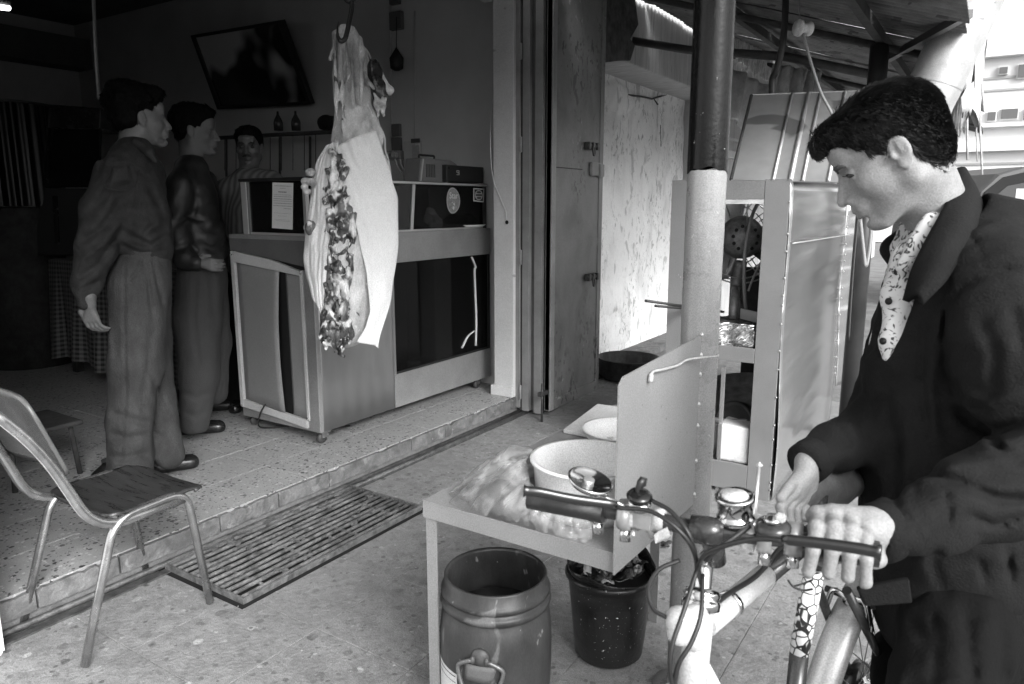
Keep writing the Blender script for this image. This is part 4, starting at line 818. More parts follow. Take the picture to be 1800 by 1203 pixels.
# ================================================================== KEG AND BUCKET
M_keg = mat('keg plastic', .038, .42, .05, n=.5, ns=7, bump=.2, bs=40, stretch=(1, 1, .4), spots=[(10, .63, .12), (26, .68, .16), (40, .7, .2)])
kg = thing('open_keg', 'dark open topped plastic keg with handle standing under the table', 'barrel', (-.955, 1.47, 0))
kc = (-.993, 1.451, 0); R0 = .137
prof = [(0, .004), (.125, .004), (.133, .02), (.142, .10), (.147, .20), (.146, .30), (.140, .352), (.1335, .362), (.1335, .368), (.142, .372), (.1445, .381), (.141, .389), (.1335, .392), (.1335, .398), (.141, .401), (.1425, .409), (.139, .416), (.1335, .420), (.1335, .445), (.131, .449), (.126, .448), (.1245, .44), (.1245, .40), (.1335, .34), (.140, .2), (.13, .03), (0, .03)]
B().lathe(prof, kc, seg=64).build('shell', M_keg, kg)
B().lathe([(0, .0), (.128, 0)], (kc[0], kc[1], .33), seg=40).build('liquid', mat('dark liquid', .012, .08), kg)
hd = Vector((.33, -.94, 0)).normalized(); hs = Vector((.94, .33, 0)); hc = Vector(kc)+hd*.146+Vector((0, 0, .275))
def K(u, v, d=0.): return hc+hs*u+Vector((0, 0, v))+hd*(d-(.147-math.sqrt(max(.147**2-u*u, 0)))*1)
B().tube(smoothpts([K(-.022, .012, .008), K(-.05, -.002, .012), K(-.058, -.018, .014), K(-.045, -.058, .016), K(-.03, -.066, .016), K(.03, -.066, .016), K(.045, -.058, .016), K(.058, -.018, .014), K(.05, -.002, .012), K(.022, .012, .008)], 5), .0055, 8).build('handle', mat('keg handle', .16, .3, .4), kg)
B().grid(lambda u, v: K(-.043+.086*u*(.8+.2*v), -.05+.045*v, .002), 8, 4).build('handle_recess', mat('keg recess', .12, .5), kg, solid=.002)
kb = B(); 
for s_ in (-.018, .018): kb.lathe([(0, -.009), (.005, -.008), (.006, .0), (.005, .008), (0, .009)], K(s_, .014, .008), (0, 0, 1), 10)
kb.lathe([(0, -.004), (.022, -.004), (.022, .004), (0, .006)], K(0, .02, .001), hd, 14)
kb.build('handle_boss', mat('keg scuff', .08, .5, n=.5), kg)
B().grid(lambda u, v: Vector(kc)+Vector((math.cos(-2.75+1.05*u), math.sin(-2.75+1.05*u), 0))*.1473+Vector((0, 0, .145+.085*v-.004*u)), 16, 4).build('paper_label', mat('keg label', .6, .6), kg)
def lab_line(v, h, m, n_):
    B().grid(lambda u, w_: Vector(kc)+Vector((math.cos(-2.73+1.0*u), math.sin(-2.73+1.0*u), 0))*.1478+Vector((0, 0, v+h*w_)), 14, 2).build(n_, m, kg)
lab_line(.216, .003, ink, 'label_line'); lab_line(.200, .002, ink, 'label_line')
M_bkt = mat('speckled black bucket', .012, .30, n=.3, ns=6, bump=.10, bs=60, spots=[(150, .705, .7), (90, .735, .7)])
bk = thing('rubbish_bucket', 'black paint speckled plastic bucket full of rubbish beside the keg', 'bucket', (-.85, 1.93, 0))
bc = (-.882, 1.912, 0)
B().lathe([(0, .003), (.095, .003), (.104, .012), (.112, .08), (.122, .2), (.128, .262), (.136, .266), (.138, .274), (.134, .282), (.126, .281), (.120, .2), (.11, .08), (.1, .015), (0, .015)], bc, seg=48, wob=.012).build('shell', M_bkt, bk)
liner = B(); liner.grid(lambda u, v: Vector(bc)+Vector((math.cos(2*PI*u), math.sin(2*PI*u), 0))*(.122+.012*v+.004*math.sin(u*40))+Vector((0, 0, .262+.03*v*(1+.5*math.sin(u*11)+.9*max(0, math.sin(u*2*PI-.6))))), 80, 5); liner.build('liner_edge', mat('black bin liner', .015, .25, bump=.5, bs=30), bk, solid=.002)
jb = []
M_j = [mat('rubbish dark', .03, .4, n=.5), mat('rubbish grey', .16, .5, n=.6, ns=30), mat('rubbish pale', .38, .5, n=.4)]
r8 = random.Random(21)
for i in range(110):
    a_ = r8.uniform(0, 6.28); q_ = math.sqrt(r8.random())*.1; L_ = r8.uniform(.02, .06); w_ = r8.uniform(.004, .012); c_ = Vector(bc)+Vector((math.cos(a_)*q_, math.sin(a_)*q_, .280+.035*(1-q_/.1)+r8.uniform(0, .025)))
    d_ = Vector((r8.uniform(-1, 1), r8.uniform(-1, 1), r8.uniform(-.3, .3))).normalized(); n_ = d_.cross(Vector((0, 0, 1))).normalized()
    bb_ = B(); bb_.grid(lambda u, v: c_+d_*(u-.5)*L_+n_*(v-.5)*w_*2+Vector((0, 0, .006*math.sin(u*5+i)+.004*math.cos(v*3+i))), 6, 3); bb_.build('rubbish_scrap', M_j[i % 3 if r8.random() < .6 else 0], bk, solid=.0012)
B().lathe([(0, 0), (.118, 0)], (bc[0], bc[1], .245), seg=30).build('rubbish_bed', M_j[0], bk)
# black round pan by the whitewashed wall
pc = aZ(1110, 662, .0); pc = Vector((-2.36, 5.36, 0)); r_ = .24
pn = thing('black_pan', 'large sooty black round pan on the ground by the whitewashed wall', 'pan', tuple(pc))
B().lathe([(0, .012), (.21, .012), (.235, .03), (.245, .165), (.252, .17), (.25, .178), (.236, .174), (.222, .04), (.20, .022), (0, .022)], pc, seg=40).build('shell', mat('sooty pan', .03, .6, .2, n=.7, ns=14, bump=.5, bs=30), pn)
# ================================================================== GRILL STALL
M_unit = mat('stall grey enamel', .20, .5, .1, n=.10, ns=4, bump=.08, bs=30, spots=[(30, .73, .4)])
M_shin = mat('shiny galvanised sheet', .62, .22, .9)
# soft large waves in the bright sheet
t_ = M_shin.node_tree; bs2 = t_.nodes.new('ShaderNodeBump'); bs2.inputs['Strength'].default_value = .55; bs2.inputs['Distance'].default_value = .05
n2_ = t_.nodes.new('ShaderNodeTexNoise'); n2_.inputs['Scale'].default_value = 3.2; n2_.inputs['Detail'].default_value = 1.5; tcx = t_.nodes.new('ShaderNodeTexCoord'); mpx = t_.nodes.new('ShaderNodeMapping'); mpx.inputs['Scale'].default_value = (1, .3, 2.0)
t_.links.new(tcx.outputs['Object'], mpx.inputs[0]); t_.links.new(mpx.outputs[0], n2_.inputs[0]); t_.links.new(n2_.outputs[0], bs2.inputs['Height']); t_.links.new(bs2.outputs[0], t_.nodes['Principled BSDF'].inputs['Normal'])
ug = thing('grill_stall', 'sheet metal grill stall with shelf and hood standing behind the front post', 'stall', (-1.03, 3.9, 0))
ux0, ux1, uy0, uy1 = -1.30, -.76, 3.40, 4.45
B().box((ux0, uy0, .02), (-1.19, uy0+.004, 1.495)).build('left_panel', M_unit, ug)
B().box((ux0-.002, uy0+.005, .02), (ux0+.002, uy0+.5, 1.495)).build('left_side_sheet', M_unit, ug)
B().box((-.868, uy0, 0), (ux1, uy0+.05, 1.492)).build('post', M_unit, ug, bev=.002)
B().box((-1.02, uy0+.01, 0), (-1.005, uy0+.03, .62)).build('post', M_unit, ug)
B().box((-1.19, uy0+.002, 1.405), (-.869, uy0+.03, 1.49)).build('top_rail', M_unit, ug, bev=.002)
B().box((-1.19, uy0+.002, 1.385), (-.869, uy0+.015, 1.404)).build('top_lip', M_shin, ug)
B().box((-1.19, uy0, .655), (-.869, uy0+.012, .725)).build('shelf_edge', M_unit, ug, bev=.002)
B().box((-1.19, uy0+.013, .705), (ux1-.01, uy1-.1, .715)).build('shelf', M_unit, ug)
B().box((-1.19, uy0, .02), (-.869, uy0+.012, .155)).build('kick_board', M_unit, ug, bev=.002)
B().box((-1.19, uy0+.013, .145), (ux1-.01, uy1-.1, .152)).build('lower_shelf', M_unit, ug)
B().box((-1.19, uy1-.09, .16), (ux1-.01, uy1-.08, .70)).build('lower_back', M_dark, ug)
B().box((ux0+.01, uy1-.06, .72), (ux1-.01, uy1-.05, 1.02)).build('upper_back', M_dark, ug)
def rs(u, v):
    y_ = uy0+.002+1.45*u; z_ = .01+1.485*v
    return Vector((ux1+.004+.010*math.sin(y_*4+z_*2)+.006*math.sin(z_*6), y_, z_))
B().grid(rs, 24, 30).build('right_side_sheet', M_shin, ug, solid=.003)
def rs2(u, v):
    y_ = 4.90+.55*u; z_ = .25+1.15*v; return Vector((ux1+.01+.05*math.sin(PI*u)+.012*math.sin(z_*5), y_, z_))
B().grid(rs2, 24, 20).build('rear_side_sheet', M_shin, ug, solid=.003)
sb = B(); r9 = random.Random(2)
for i in range(15):
    z_ = .05+1.42*((i*.618) % 1); sb.lathe([(0, -.005), (.004, -.002), (.004, .003), (0, .005)], (ux1+.002, uy0-.001, z_+r9.uniform(-.01, .01)), (0, 0, 1), 6)
    sb.lathe([(0, -.006), (.005, -.002), (.005, .003), (0, .007)], (ux1+.018, 4.875, z_*.8+.3), (0, 0, 1), 6)
tag(sb.build('weld_bead', mat('weld', .5), ug), kind='stuff')
sl_ = [aX(1394, 428, ux1+.02), aX(1500, 412, ux1+.02)]; B().tube([sl_[0].lerp(sl_[1], i/8)+Vector((.001*(i % 2), 0, 0)) for i in range(9)], .0035, 5).build('weld_line', mat('weld', .5), ug)
# hood
M_hood = mat('hood sheet', .52, .38, .6, n=.15, ns=4, bump=.05, bs=20, spots=[(3.0, .62, .24)])
h = [aY(1285, 316, 3.40), aY(1545, 322, 3.40), aD(1560, 158, 3.95), aD(1321, 168, 3.70)]; h[2] = h[1]+(h[3]-h[0])*1.0+Vector((.06, 0, 0)) ; h[2] = h[3]+(h[1]-h[0])*1.06
hn = (h[1]-h[0]).cross(h[3]-h[0]).normalized(); hn = hn if hn.y > 0 else -hn
B().prism(h, hn*.006).build('hood_face', M_hood, ug)
B().prism([h[0], h[3], h[3]+Vector((0, .35, 0)), h[0]+Vector((0, .75, 0))], (.006, 0, 0)).build('hood_side', M_unit, ug)
B().prism([h[3]+Vector((0, .006, 0)), h[2]+Vector((0, .006, 0)), h[2]+Vector((0, .4, 0)), h[3]+Vector((0, .4, 0))], (0, 0, .006)).build('hood_top', M_hood, ug)
for u in (.36, .50, .60, .80, .90):
    a, b_ = h[0].lerp(h[1], u*.85), h[3].lerp(h[2], u*.85)
    B().tube([a-hn*.002, b_-hn*.002], .007 if u != .50 else .010, 8).build('hood_rib', M_hood, ug)
B().tube([h[0], h[3]], .008, 8).build('hood_edge', M_dark, ug)
wire('loop_cable', [aD(1370, 316, 3.3), aD(1395, 304, 3.3), aD(1430, 302, 3.32), aD(1462, 312, 3.34), aD(1480, 325, 3.36)], .010, M_cab, 'thick grey cable looping over the stall corner beside the hood')
wire('looped_cord', [aD(1512, 385, 3.6), aD(1518, 440, 3.6), aD(1522, 468, 3.6), aD(1528, 440, 3.6), aD(1532, 400, 3.6)], .009, M_cab, 'looped grey cord hanging beside the bright sheet metal', 'cord')
wire('thin_black_cord', [aD(1510, 370, 3.55), aD(1503, 440, 3.55), aD(1497, 520, 3.55), aD(1492, 600, 3.55)], .004, M_cabb, 'thin black cord hanging down the bright sheet metal', 'cord')
# fan seen from behind
fn = thing('pedestal_fan', 'old metal fan seen from behind on the stall shelf', 'fan', (-1.04, 3.9, .72))
fc = aD(1306, 418, 3.72); fa = Vector((RT*.10+FH*1.)).normalized(); M_fan = mat('grimy fan motor', .2, .45, .3, n=.5, ns=20, bump=.3, bs=50)
B().lathe([(0, -.075), (.045, -.07), (.08, -.05), (.104, -.01), (.11, .04), (.105, .08), (0, .085)], fc, fa, 32).build('motor', M_fan, fn)
q3 = fa.orthogonal().normalized(); q4 = fa.cross(q3)
for i in range(11):
    a_ = 2*PI*i/11; d1 = q3*math.cos(a_)+q4*math.sin(a_); B().lathe([(0, -.004), (.009, -.004), (.010, .003), (0, .004)], fc+d1*.060-fa*.060, (fa-d1*.5), 8).build('vent_slot', M_black, fn)
M_blade = mat('fan blade', .26, .3, .3, n=.3)
for i in range(3):
    a_ = 2*PI*i/3+.9; d1 = q3*math.cos(a_)+q4*math.sin(a_); d2 = fa.cross(d1)
    def bf(u, v, d1=d1, d2=d2):
        w_ = (.05+.13*u)*(1-.35*max(0, u-.75)*4*abs(v-.5)*2); return fc+fa*.14+d1*(.03+.19*u)+d2*(v-.5)*w_*1.5+fa*(v-.5)*.10
    B().grid(bf, 8, 8).build('blade', M_blade, fn, solid=.003)
M_gw = mat('guard wire', .5, .3, .7)
for rad, off in ((.235, .02), (.225, .12), (.20, .20), (.16, .22), (.205, -.01)):
    B().tube([fc+fa*(off)+(q3*math.cos(t*PI/24)+q4*math.sin(t*PI/24))*rad for t in range(49)], .0036, 5).build('guard_ring', M_gw, fn)
for i in range(14):
    a_ = 2*PI*i/14; d1 = q3*math.cos(a_)+q4*math.sin(a_); B().tube([fc+fa*.06+d1*.12, fc+fa*.0+d1*.19, fc+fa*.06+d1*.235, fc+fa*.2+d1*.17, fc+fa*.22+d1*.08], .0028, 5).build('guard_spoke', M_gw, fn)
B().tube(smoothpts([fc+Vector((0, 0, -.12)), fc+Vector((-.02, 0, -.25)), aD(1292, 520, 3.68), aD(1288, 562, 3.66)], 5), [.03]*6+[.022]*10, 10).build('neck', M_fan, fn)
s_ = SDF((-1.25, 3.6, .715), (-.8, 4.2, .92), .008); fb_ = aD(1305, 560, 3.72); s_.ell((fb_.x, fb_.y, .72), (.15, .13, .05)).cone((fb_.x-.02, fb_.y, .74), (fb_.x-.03, fb_.y, .9), .05, .022, k=.05); s_.half((0, 0, .717), (0, 0, -1)); s_.mesh('base', M_fan, fn)
B().tube(smoothpts([aD(1340, 345, 3.60), aD(1322, 380, 3.55), aD(1310, 440, 3.55), aD(1308, 500, 3.6), aD(1312, 560, 3.65)], 6), .009, 8).build('cable', M_cab, fn)
B().tube(smoothpts([aD(1338, 435, 3.6), aD(1342, 452, 3.6), aD(1328, 480, 3.6), aD(1315, 512, 3.6)], 6), .006, 6).build('cable', M_cab, fn)
B().tube([aD(1318, 342, 3.6), aD(1313, 372, 3.62), aD(1314, 395, 3.64)], .004, 6).build('hook_wire', M_gw, fn)
# foil tray, grill tin
tr_ = thing('foil_tray', 'crumpled foil lined tray of meat on the stall shelf', 'tray', (-.98, 3.5, .716))
def foil(u, v):
    x_ = -1.17+.29*u; z_ = .718+.115*v; return Vector((x_, 3.425+.012*float(nz(np.array(x_), np.array(0.), np.array(z_*1.4), 75, 3))+.006*float(nz(np.array(x_), np.array(0.), np.array(z_), 170, 4))-.01*v, z_))
B().grid(foil, 70, 26).build('foil_side', mat('foil', .7, .22, .9), tr_, solid=.002)
B().box((-1.17, 3.44, .718), (-.88, 3.72, .80)).build('tray_body', M_hood, tr_, bev=.01)
s_ = SDF((-1.2, 3.4, .79), (-.85, 3.76, .88), .006)
for i in range(20): s_.ell((rr.uniform(-1.14, -.90), rr.uniform(3.47, 3.68), .805), (.03, .03, .025), k=.01)
s_.half((0, 0, .801), (0, 0, -1)); s_.mesh('meat', M_meatd, tr_)
B().prism([(-1.0, 3.60, .83), (-.88, 3.50, .83), (-.88, 3.50, .88), (-1.0, 3.60, .88)], (.0, .01, 0)).build('tin_wall', M_hood, tr_)
rp2 = thing('round_baking_pan', 'round metal pan lying tilted inside the stall lower bay', 'pan', (-1.0, 3.7, .42))
B().lathe([(.0, 0), (.25, 0), (.27, .005), (.275, .06), (.265, .06), (.26, .012), (0, .012)], (-1.03, 3.80, .34), (-.05, -.25, 1), 44).build('shell', mat('worn pan', .25, .45, .4, n=.4, ns=12), rp2)
for nx_ in (-1.2, -.84): B().box((nx_, 3.6, .154), (nx_+.02, 3.9, .34)).build('rest', M_dark, rp2)
dr = tag(B().lathe([(0, 0), (.10, 0), (.11, .01), (.11, .06), (.095, .07), (.085, .05), (.0, .05)], (-.97, 3.60, .30), (-.3, -1, .25), 28).build('burner_drum', mat('black drum', .03, .4, .2, n=.6, bump=.3)), 'black round burner drum in the stall lower bay beside the post', 'drum')
wb = thing('white_can', 'square white plastic can in the bottom of the stall', 'can', (-.95, 3.46, .155)); B().box((-1.03, 3.42, .1535), (-.875, 3.58, .335)).build('body', mat('white can', .72, .45, n=.2, ns=6, c2=.3, thr=(.55, .8)), wb, bev=.012); B().cyl((-1.07, 3.5, .154), (-1.07, 3.5, .30), .025, 14).build('bottle', mat('grey bottle', .3, .4), wb)
for k, (a, b_, lab) in enumerate((((1135, 529), (1212, 540), 'upper of two long iron skewers sticking out left of the post'), ((1152, 538), (1212, 543), 'lower of two long iron skewers sticking out left of the post'))):
    a = aD(*a, 3.25); b_ = aY(*b_, 3.40); b_ = b_+(b_-a)*.9
    tag(B().tube([a, b_], .007, 6).build('skewer', M_cabb), lab, 'skewer')
# ================================================================== HANGING CARCASS
DC = 3.30; mpp = DC/F
def Cc(px, py, off=0.): return aD(px, py, DC)+Vector(FH)*off
fh_, rt_ = Vector(FH), Vector(RT)
M_meat = mat('carcass flesh', .13, .38, n=.3, ns=9, bump=.5, bs=22, c2=.62, thr=(.30, .60), spots=[(16, .66, .07), (24, .66, .62)], stretch=(1, 1, .38))
M_loin = mat('ragged flesh and fat', .02, .28, c2=.14, ns=22, bump=1., bs=60, thr=(.35, .65), spots=[(15, .52, .72, .10), (40, .56, .55, .08), (24, .58, .02, .06)], stretch=(1, 1, .7))
cc_ = thing('hanging_carcass', 'skinned meat carcass half wrapped in white cloth hanging on a hook', 'carcass', tuple(Cc(620, 40)))
s_ = SDF(Cc(620, 640)-Vector((.28, .28, .05)), Cc(620, 30)+Vector((.28, .28, .10)), .0075)
P_ = [(612, 62, 19), (606, 95, 22), (616, 130, 26), (622, 175, 30), (627, 215, 37), (630, 250, 46), (627, 300, 56), (622, 370, 66), (618, 450, 68), (612, 520, 56), (608, 570, 42)]
s_.chain([Cc(a, b_) for a, b_, c_ in P_], [c_*mpp for a, b_, c_ in P_], k=.02, sq=(FH, 1.45))
s_.cone(Cc(590, 60), Cc(594, 130), .018, .02, k=.02).cone(Cc(594, 130), Cc(600, 230), .02, .03, k=.02).cone(Cc(632, 70), Cc(655, 150), .016, .02, k=.02)
s_.chain([Cc(640, 88), Cc(664, 125), Cc(682, 160), Cc(688, 158)], [.012, .014, .014, .008], k=.02)
s_.cone(Cc(640, 110), Cc(646, 180), .014, .012, k=.01).cone(Cc(646, 180), Cc(664, 235), .012, .02, k=.015)
s_.ell(Cc(606, 128, -.05), (.008, .03, .05), k=.02, sub=True)
for (a0, b0, a1, b1, r_) in ((592, 66, 600, 215, .007), (604, 90, 611, 240, .006), (622, 80, 628, 190, .008), (636, 78, 642, 150, .009), (643, 95, 640, 190, .008), (640, 190, 664, 236, .007), (628, 190, 650, 236, .008), (612, 60, 618, 120, .008), (598, 60, 588, 110, .007)): s_.cone(Cc(a0, b0, -.050), Cc(a1, b1, -.085), r_, r_*1.1, k=.012)
s_.ell(Cc(637, 205, -.085), (.02, .02, .035), k=.02, sub=True)
s_.disp(lambda X, Y, Z: .0045*nz(X, Y, Z*.35, 60, 21)+.0022*nz(X, Y, Z*.3, 150, 22)); s_.mesh('flesh', M_meat, cc_)
s_ = SDF(Cc(665, 215)-Vector((.1, .1, .02)), Cc(665, 95)+Vector((.1, .1, .05)), .005)
s_.ell(Cc(658, 138), (.040, .036, .085)).ell(Cc(669, 165), (.034, .03, .06), k=.02); s_.disp(lambda X, Y, Z: .004*nz(X, Y, Z, 90, 23)); s_.mesh('dark_muscle', mat('dark wet muscle', .018, .22, n=.5, bump=.3), cc_)
s_ = SDF(Cc(668, 225)-Vector((.1, .1, .02)), Cc(668, 140)+Vector((.1, .1, .03)), .004)
for i in range(16): s_.cone(Cc(rr.uniform(658, 680), rr.uniform(160, 185), -.02), Cc(rr.uniform(664, 680), rr.uniform(180, 210), -.02), .006, .003, k=.005)
s_.cone(Cc(645, 140, -.04), Cc(660, 158, -.04), .010, .008).cone(Cc(641, 118, -.04), Cc(648, 150, -.04), .008, .01); s_.mesh('fat_trim', mat('fat', .55, .4, c2=.15, ns=30, bump=.5), cc_)
# ragged strip in the opening
s_ = SDF(Cc(615, 640)-Vector((.16, .16, .03)), Cc(612, 260)+Vector((.16, .16, .05)), .0055); r4 = random.Random(31)
for i in range(210):
    py = r4.uniform(280, 604); w_ = (10 if py < 310 else 16 if py < 370 else 26 if py < 440 else 40 if py < 570 else 27); cx = 606 if py < 360 else 612 if py < 440 else 619 if py < 560 else 609; px = cx+r4.uniform(-w_, w_); s2_ = r4.uniform(.009, .024); off = -.128+r4.uniform(-.012, .015)
    if py > 560: off += .03
    d_ = Vector((r4.uniform(-1, 1), r4.uniform(-.5, .5), r4.uniform(-3.6, 3.6))).normalized()*s2_*2.0; c_ = Cc(px, py, off); s_.cone(c_-d_, c_+d_, s2_*.7, s2_*.4, k=.010)
for (px0, py0, px1, py1, r0, r1) in ((578, 555, 572, 590, .014, .006), (572, 585, 585, 612, .009, .004), (600, 585, 612, 620, .02, .007), (625, 575, 640, 606, .016, .006), (610, 600, 606, 625, .01, .004), (640, 560, 646, 590, .012, .005), (556, 395, 552, 405, .022, .02)):
    s_.cone(Cc(px0, py0, -.09), Cc(px1, py1, -.09), r0, r1, k=.01)
s_.disp(lambda X, Y, Z: .004*nz(X, Y, Z, 110, 25)+.002*nz(X, Y, Z, 260, 26)); s_.mesh('ragged_flesh', M_loin, cc_)
s_ = SDF(Cc(552, 410)-Vector((.09, .09, .03)), Cc(550, 285)+Vector((.09, .09, .04)), .005)
for (px, py, r_) in ((556, 305, .022), (548, 320, .02), (560, 322, .022), (550, 338, .018), (545, 330, .014), (556, 395, .028), (550, 400, .02), (560, 365, .012)): s_.ell(Cc(px, py, -.10), (r_, r_, r_*.8), k=.008)
s_.disp(lambda X, Y, Z: .003*nz(X, Y, Z, 150, 27)); tag(s_.mesh('fat_lumps', mat('fat', .55), cc_), kind='stuff')
M_wrap = mat('white muslin wrap', .66, .8, n=.05, ns=6, bump=.25, bs=70, spots=[(7, .74, .5)])
def lerpk(K_, y_):
    for i in range(len(K_)-1):
        if K_[i][0] <= y_ <= K_[i+1][0]: t = (y_-K_[i][0])/(K_[i+1][0]-K_[i][0]); t = t*t*(3-2*t)*.5+t*.5; return K_[i][1]*(1-t)+K_[i+1][1]*t
    return K_[-1][1] if y_ > K_[-1][0] else K_[0][1]
def wrapfn(top, bot, L_, Rr, cen, hw, dep, seed, wr=.5):
    def fn(u, v):
        y0_ = top(u); y1_ = bot(u); y_ = y0_+(y1_-y0_)*v; xl, xr = lerpk(L_, y_), lerpk(Rr, y_); px = xl+(xr-xl)*u
        c_, a_ = lerpk(cen, y_), lerpk(hw, y_); s_ = max(-1, min(1, (px-c_)/a_)); off = -dep*math.sqrt(max(0, 1-s_*s_))-.006
        f_ = .0035*math.sin(u*6+v*9+seed)*(.3+v)+wr*.006*float(abs(nz(np.array(u*1.0), np.array(v*1.1), np.array(0.), 13, int(seed))))+.0006*math.sin(u*23+v*7+seed)*wr+.002*math.sin((u*1.2-v)*26+seed)*(1-v)**3+.0004*math.sin(u*47+v*11)*wr
        return Cc(px, y_, off+f_)
    return fn
cen = [(230, 630), (300, 628), (430, 622), (620, 625)]; hw = [(230, 46), (260, 58), (330, 80), (430, 86), (520, 74), (620, 60)]
Lr = [(232, 598), (257, 603), (342, 621), (415, 641), (482, 654), (541, 659), (565, 653), (595, 637), (620, 636)]; Rr_ = [(232, 667), (262, 676), (310, 692), (350, 702), (430, 703), (520, 691), (600, 671), (640, 669)]
B().grid(wrapfn(lambda u: 262-29*u**.8, lambda u: 592+10*u+4*max(0, u-.85)*6, Lr, Rr_, cen, hw, .125, 1), 50, 90).build('cloth_wrap', M_wrap, cc_, solid=.004)
Ll = [(250, 585), (290, 560), (330, 549), (380, 543), (450, 538), (480, 540), (510, 550), (560, 572), (600, 578)]; Rl = [(250, 598), (300, 594), (360, 592), (464, 586), (534, 579), (560, 577), (600, 577)]
B().grid(wrapfn(lambda u: 258-3*u, lambda u: 520+46*u, Ll, Rl, [(250, 625), (620, 620)], [(250, 50), (300, 74), (450, 88), (600, 60)], .125, 5, 2.2), 34, 90).build('cloth_wrap', M_wrap, cc_, solid=.004)
s_ = SDF(Cc(600, 310)-Vector((.08, .08, .02)), Cc(600, 245)+Vector((.08, .08, .03)), .004)
for (a, b_, c_, d_) in ((586, 258, 640, 262), (592, 256, 604, 262), (602, 268, 606, 295), (606, 275, 598, 290)): s_.cone(Cc(a, b_, -.115), Cc(c_, d_, -.125), .012, .010, k=.01)
s_.disp(lambda X, Y, Z: .003*nz(X, Y, Z, 130, 29)); s_.mesh('knot', M_wrap, cc_)
hk = thing('meat_hook', 'black iron S hook with ring holding the carcass', 'hook', tuple(Cc(624, 10)))
B().tube(smoothpts([Cc(627, 12, -.09), Cc(625, 30, -.09), Cc(620, 60, -.10), Cc(616, 78, -.11), Cc(609, 82, -.11), Cc(604, 74, -.11), Cc(603, 60, -.105), Cc(604, 48, -.10)], 7), [.0105]*36+[.009, .008, .007, .006, .005, .004, .003, .002]+[.002]*6, 8).build('shank', M_cabb, hk) if False else None
pts = smoothpts([Cc(627, 12, -.09), Cc(625, 30, -.09), Cc(620, 60, -.10), Cc(616, 78, -.11), Cc(609, 82, -.11), Cc(604, 74, -.11), Cc(603, 60, -.105), Cc(604, 48, -.10)], 7)
B().tube(pts, [.0105*(1 if i < len(pts)*.6 else max(.12, 1-(i-len(pts)*.6)/(len(pts)*.4))) for i in range(len(pts))], 8).build('shank', M_cabb, hk)
B().tube([Cc(624+12*math.sin(t*PI/10), 3+12*math.cos(t*PI/10), -.09) for t in range(21)], .006, 6).build('ring', M_cabb, hk)
B().tube([Cc(624, -9, -.09), Vector((Cc(624, -9, -.09).x, Cc(624, -9, -.09).y, 2.75)), Vector((-2.56, Cc(624, 0).y, 2.75))], .008, 6).build('bracket_rod', M_cabb, hk)
# ================================================================== DEEP IN THE SHOP
M_ging = bpy.data.materials.new('gingham oilcloth'); M_ging.use_nodes = True; t_ = M_ging.node_tree; bb_ = t_.nodes['Principled BSDF']; tcx = t_.nodes.new('ShaderNodeTexCoord')
def gm(sc, vals, axes):
    pass
sepx = t_.nodes.new('ShaderNodeSeparateXYZ'); t_.links.new(tcx.outputs['UV'], sepx.inputs[0]); outs = []
for ax_ in (0, 1):
    m1 = t_.nodes.new('ShaderNodeMath'); m1.operation = 'FRACT'; t_.links.new(sepx.outputs[ax_], m1.inputs[0]); m2 = t_.nodes.new('ShaderNodeMath'); m2.operation = 'GREATER_THAN'; m2.inputs[1].default_value = .5; t_.links.new(m1.outputs[0], m2.inputs[0]); outs.append(m2)
ad = t_.nodes.new('ShaderNodeMath'); ad.operation = 'ADD'; t_.links.new(outs[0].outputs[0], ad.inputs[0]); t_.links.new(outs[1].outputs[0], ad.inputs[1]); rp3 = t_.nodes.new('ShaderNodeMapRange'); rp3.inputs[2].default_value = 2; rp3.inputs[3].default_value = .20; rp3.inputs[4].default_value = .02
t_.links.new(ad.outputs[0], rp3.inputs[0]); t_.links.new(rp3.outputs[0], bb_.inputs['Base Color']); bb_.inputs['Roughness'].default_value = .4
tb2 = thing('cloth_table', 'long table under a checked cloth in the dark back of the shop', 'table', (-5.0, 3.0, .12))
def uvgrid(name, fn, nu, nv, su, sv, m, par):
    b_ = B(); b_.grid(fn, nu, nv); me = bpy.data.meshes.new(name); uvl = []
    me = bpy.data.meshes.new(name); b_.bm.to_mesh(me); b_.bm.free(); uv = me.uv_layers.new(name='UVMap')
    co = [(i/(nu-1)*su, j/(nv-1)*sv) for i in range(nu) for j in range(nv)]
    for l in me.loops: uv.data[l.index].uv = co[l.vertex_index]
    return link(name, me, m, par)
def cl1(u, v): x_ = -5.9+1.85*u; return Vector((x_, 2.72-.03*math.sin(x_*19)*v-.02*v*math.sin(x_*43)-.05*v, .98-(.74+.03*math.sin(x_*7))*v))
def cl2(u, v): y_ = 2.72+.9*u; return Vector((-4.05+.05*v+.03*math.sin(y_*21)*v, y_, .98-.74*v))
uvgrid('cloth_front', cl1, 120, 12, 1.85/.035, .75/.035, M_ging, tb2); uvgrid('cloth_side', cl2, 60, 12, .9/.035, .75/.035, M_ging, tb2)
uvgrid('cloth_top', lambda u, v: Vector((-5.9+1.85*u, 2.72+.9*v, .982)), 4, 4, 1.85/.035, .9/.035, M_ging, tb2)
for x_ in (-5.8, -4.15):
    for y_ in (2.8, 3.5): B().box((x_-.03, y_-.03, .12), (x_+.03, y_+.03, .975)).build('leg', M_dark, tb2)
ov = thing('rotisserie_oven', 'stainless glass fronted rotisserie cabinet in dark left of shop', 'oven', (-6.0, 2.7, .12))
M_ss = mat('dim stainless', .12, .25, .9, n=.1)
a, b_ = aD(62, 190, 5.6), aD(190, 190, 5.6); zb = 1.0
def OD(px, py, d=5.6): return aD(px, py, d)
od = Vector(FH)
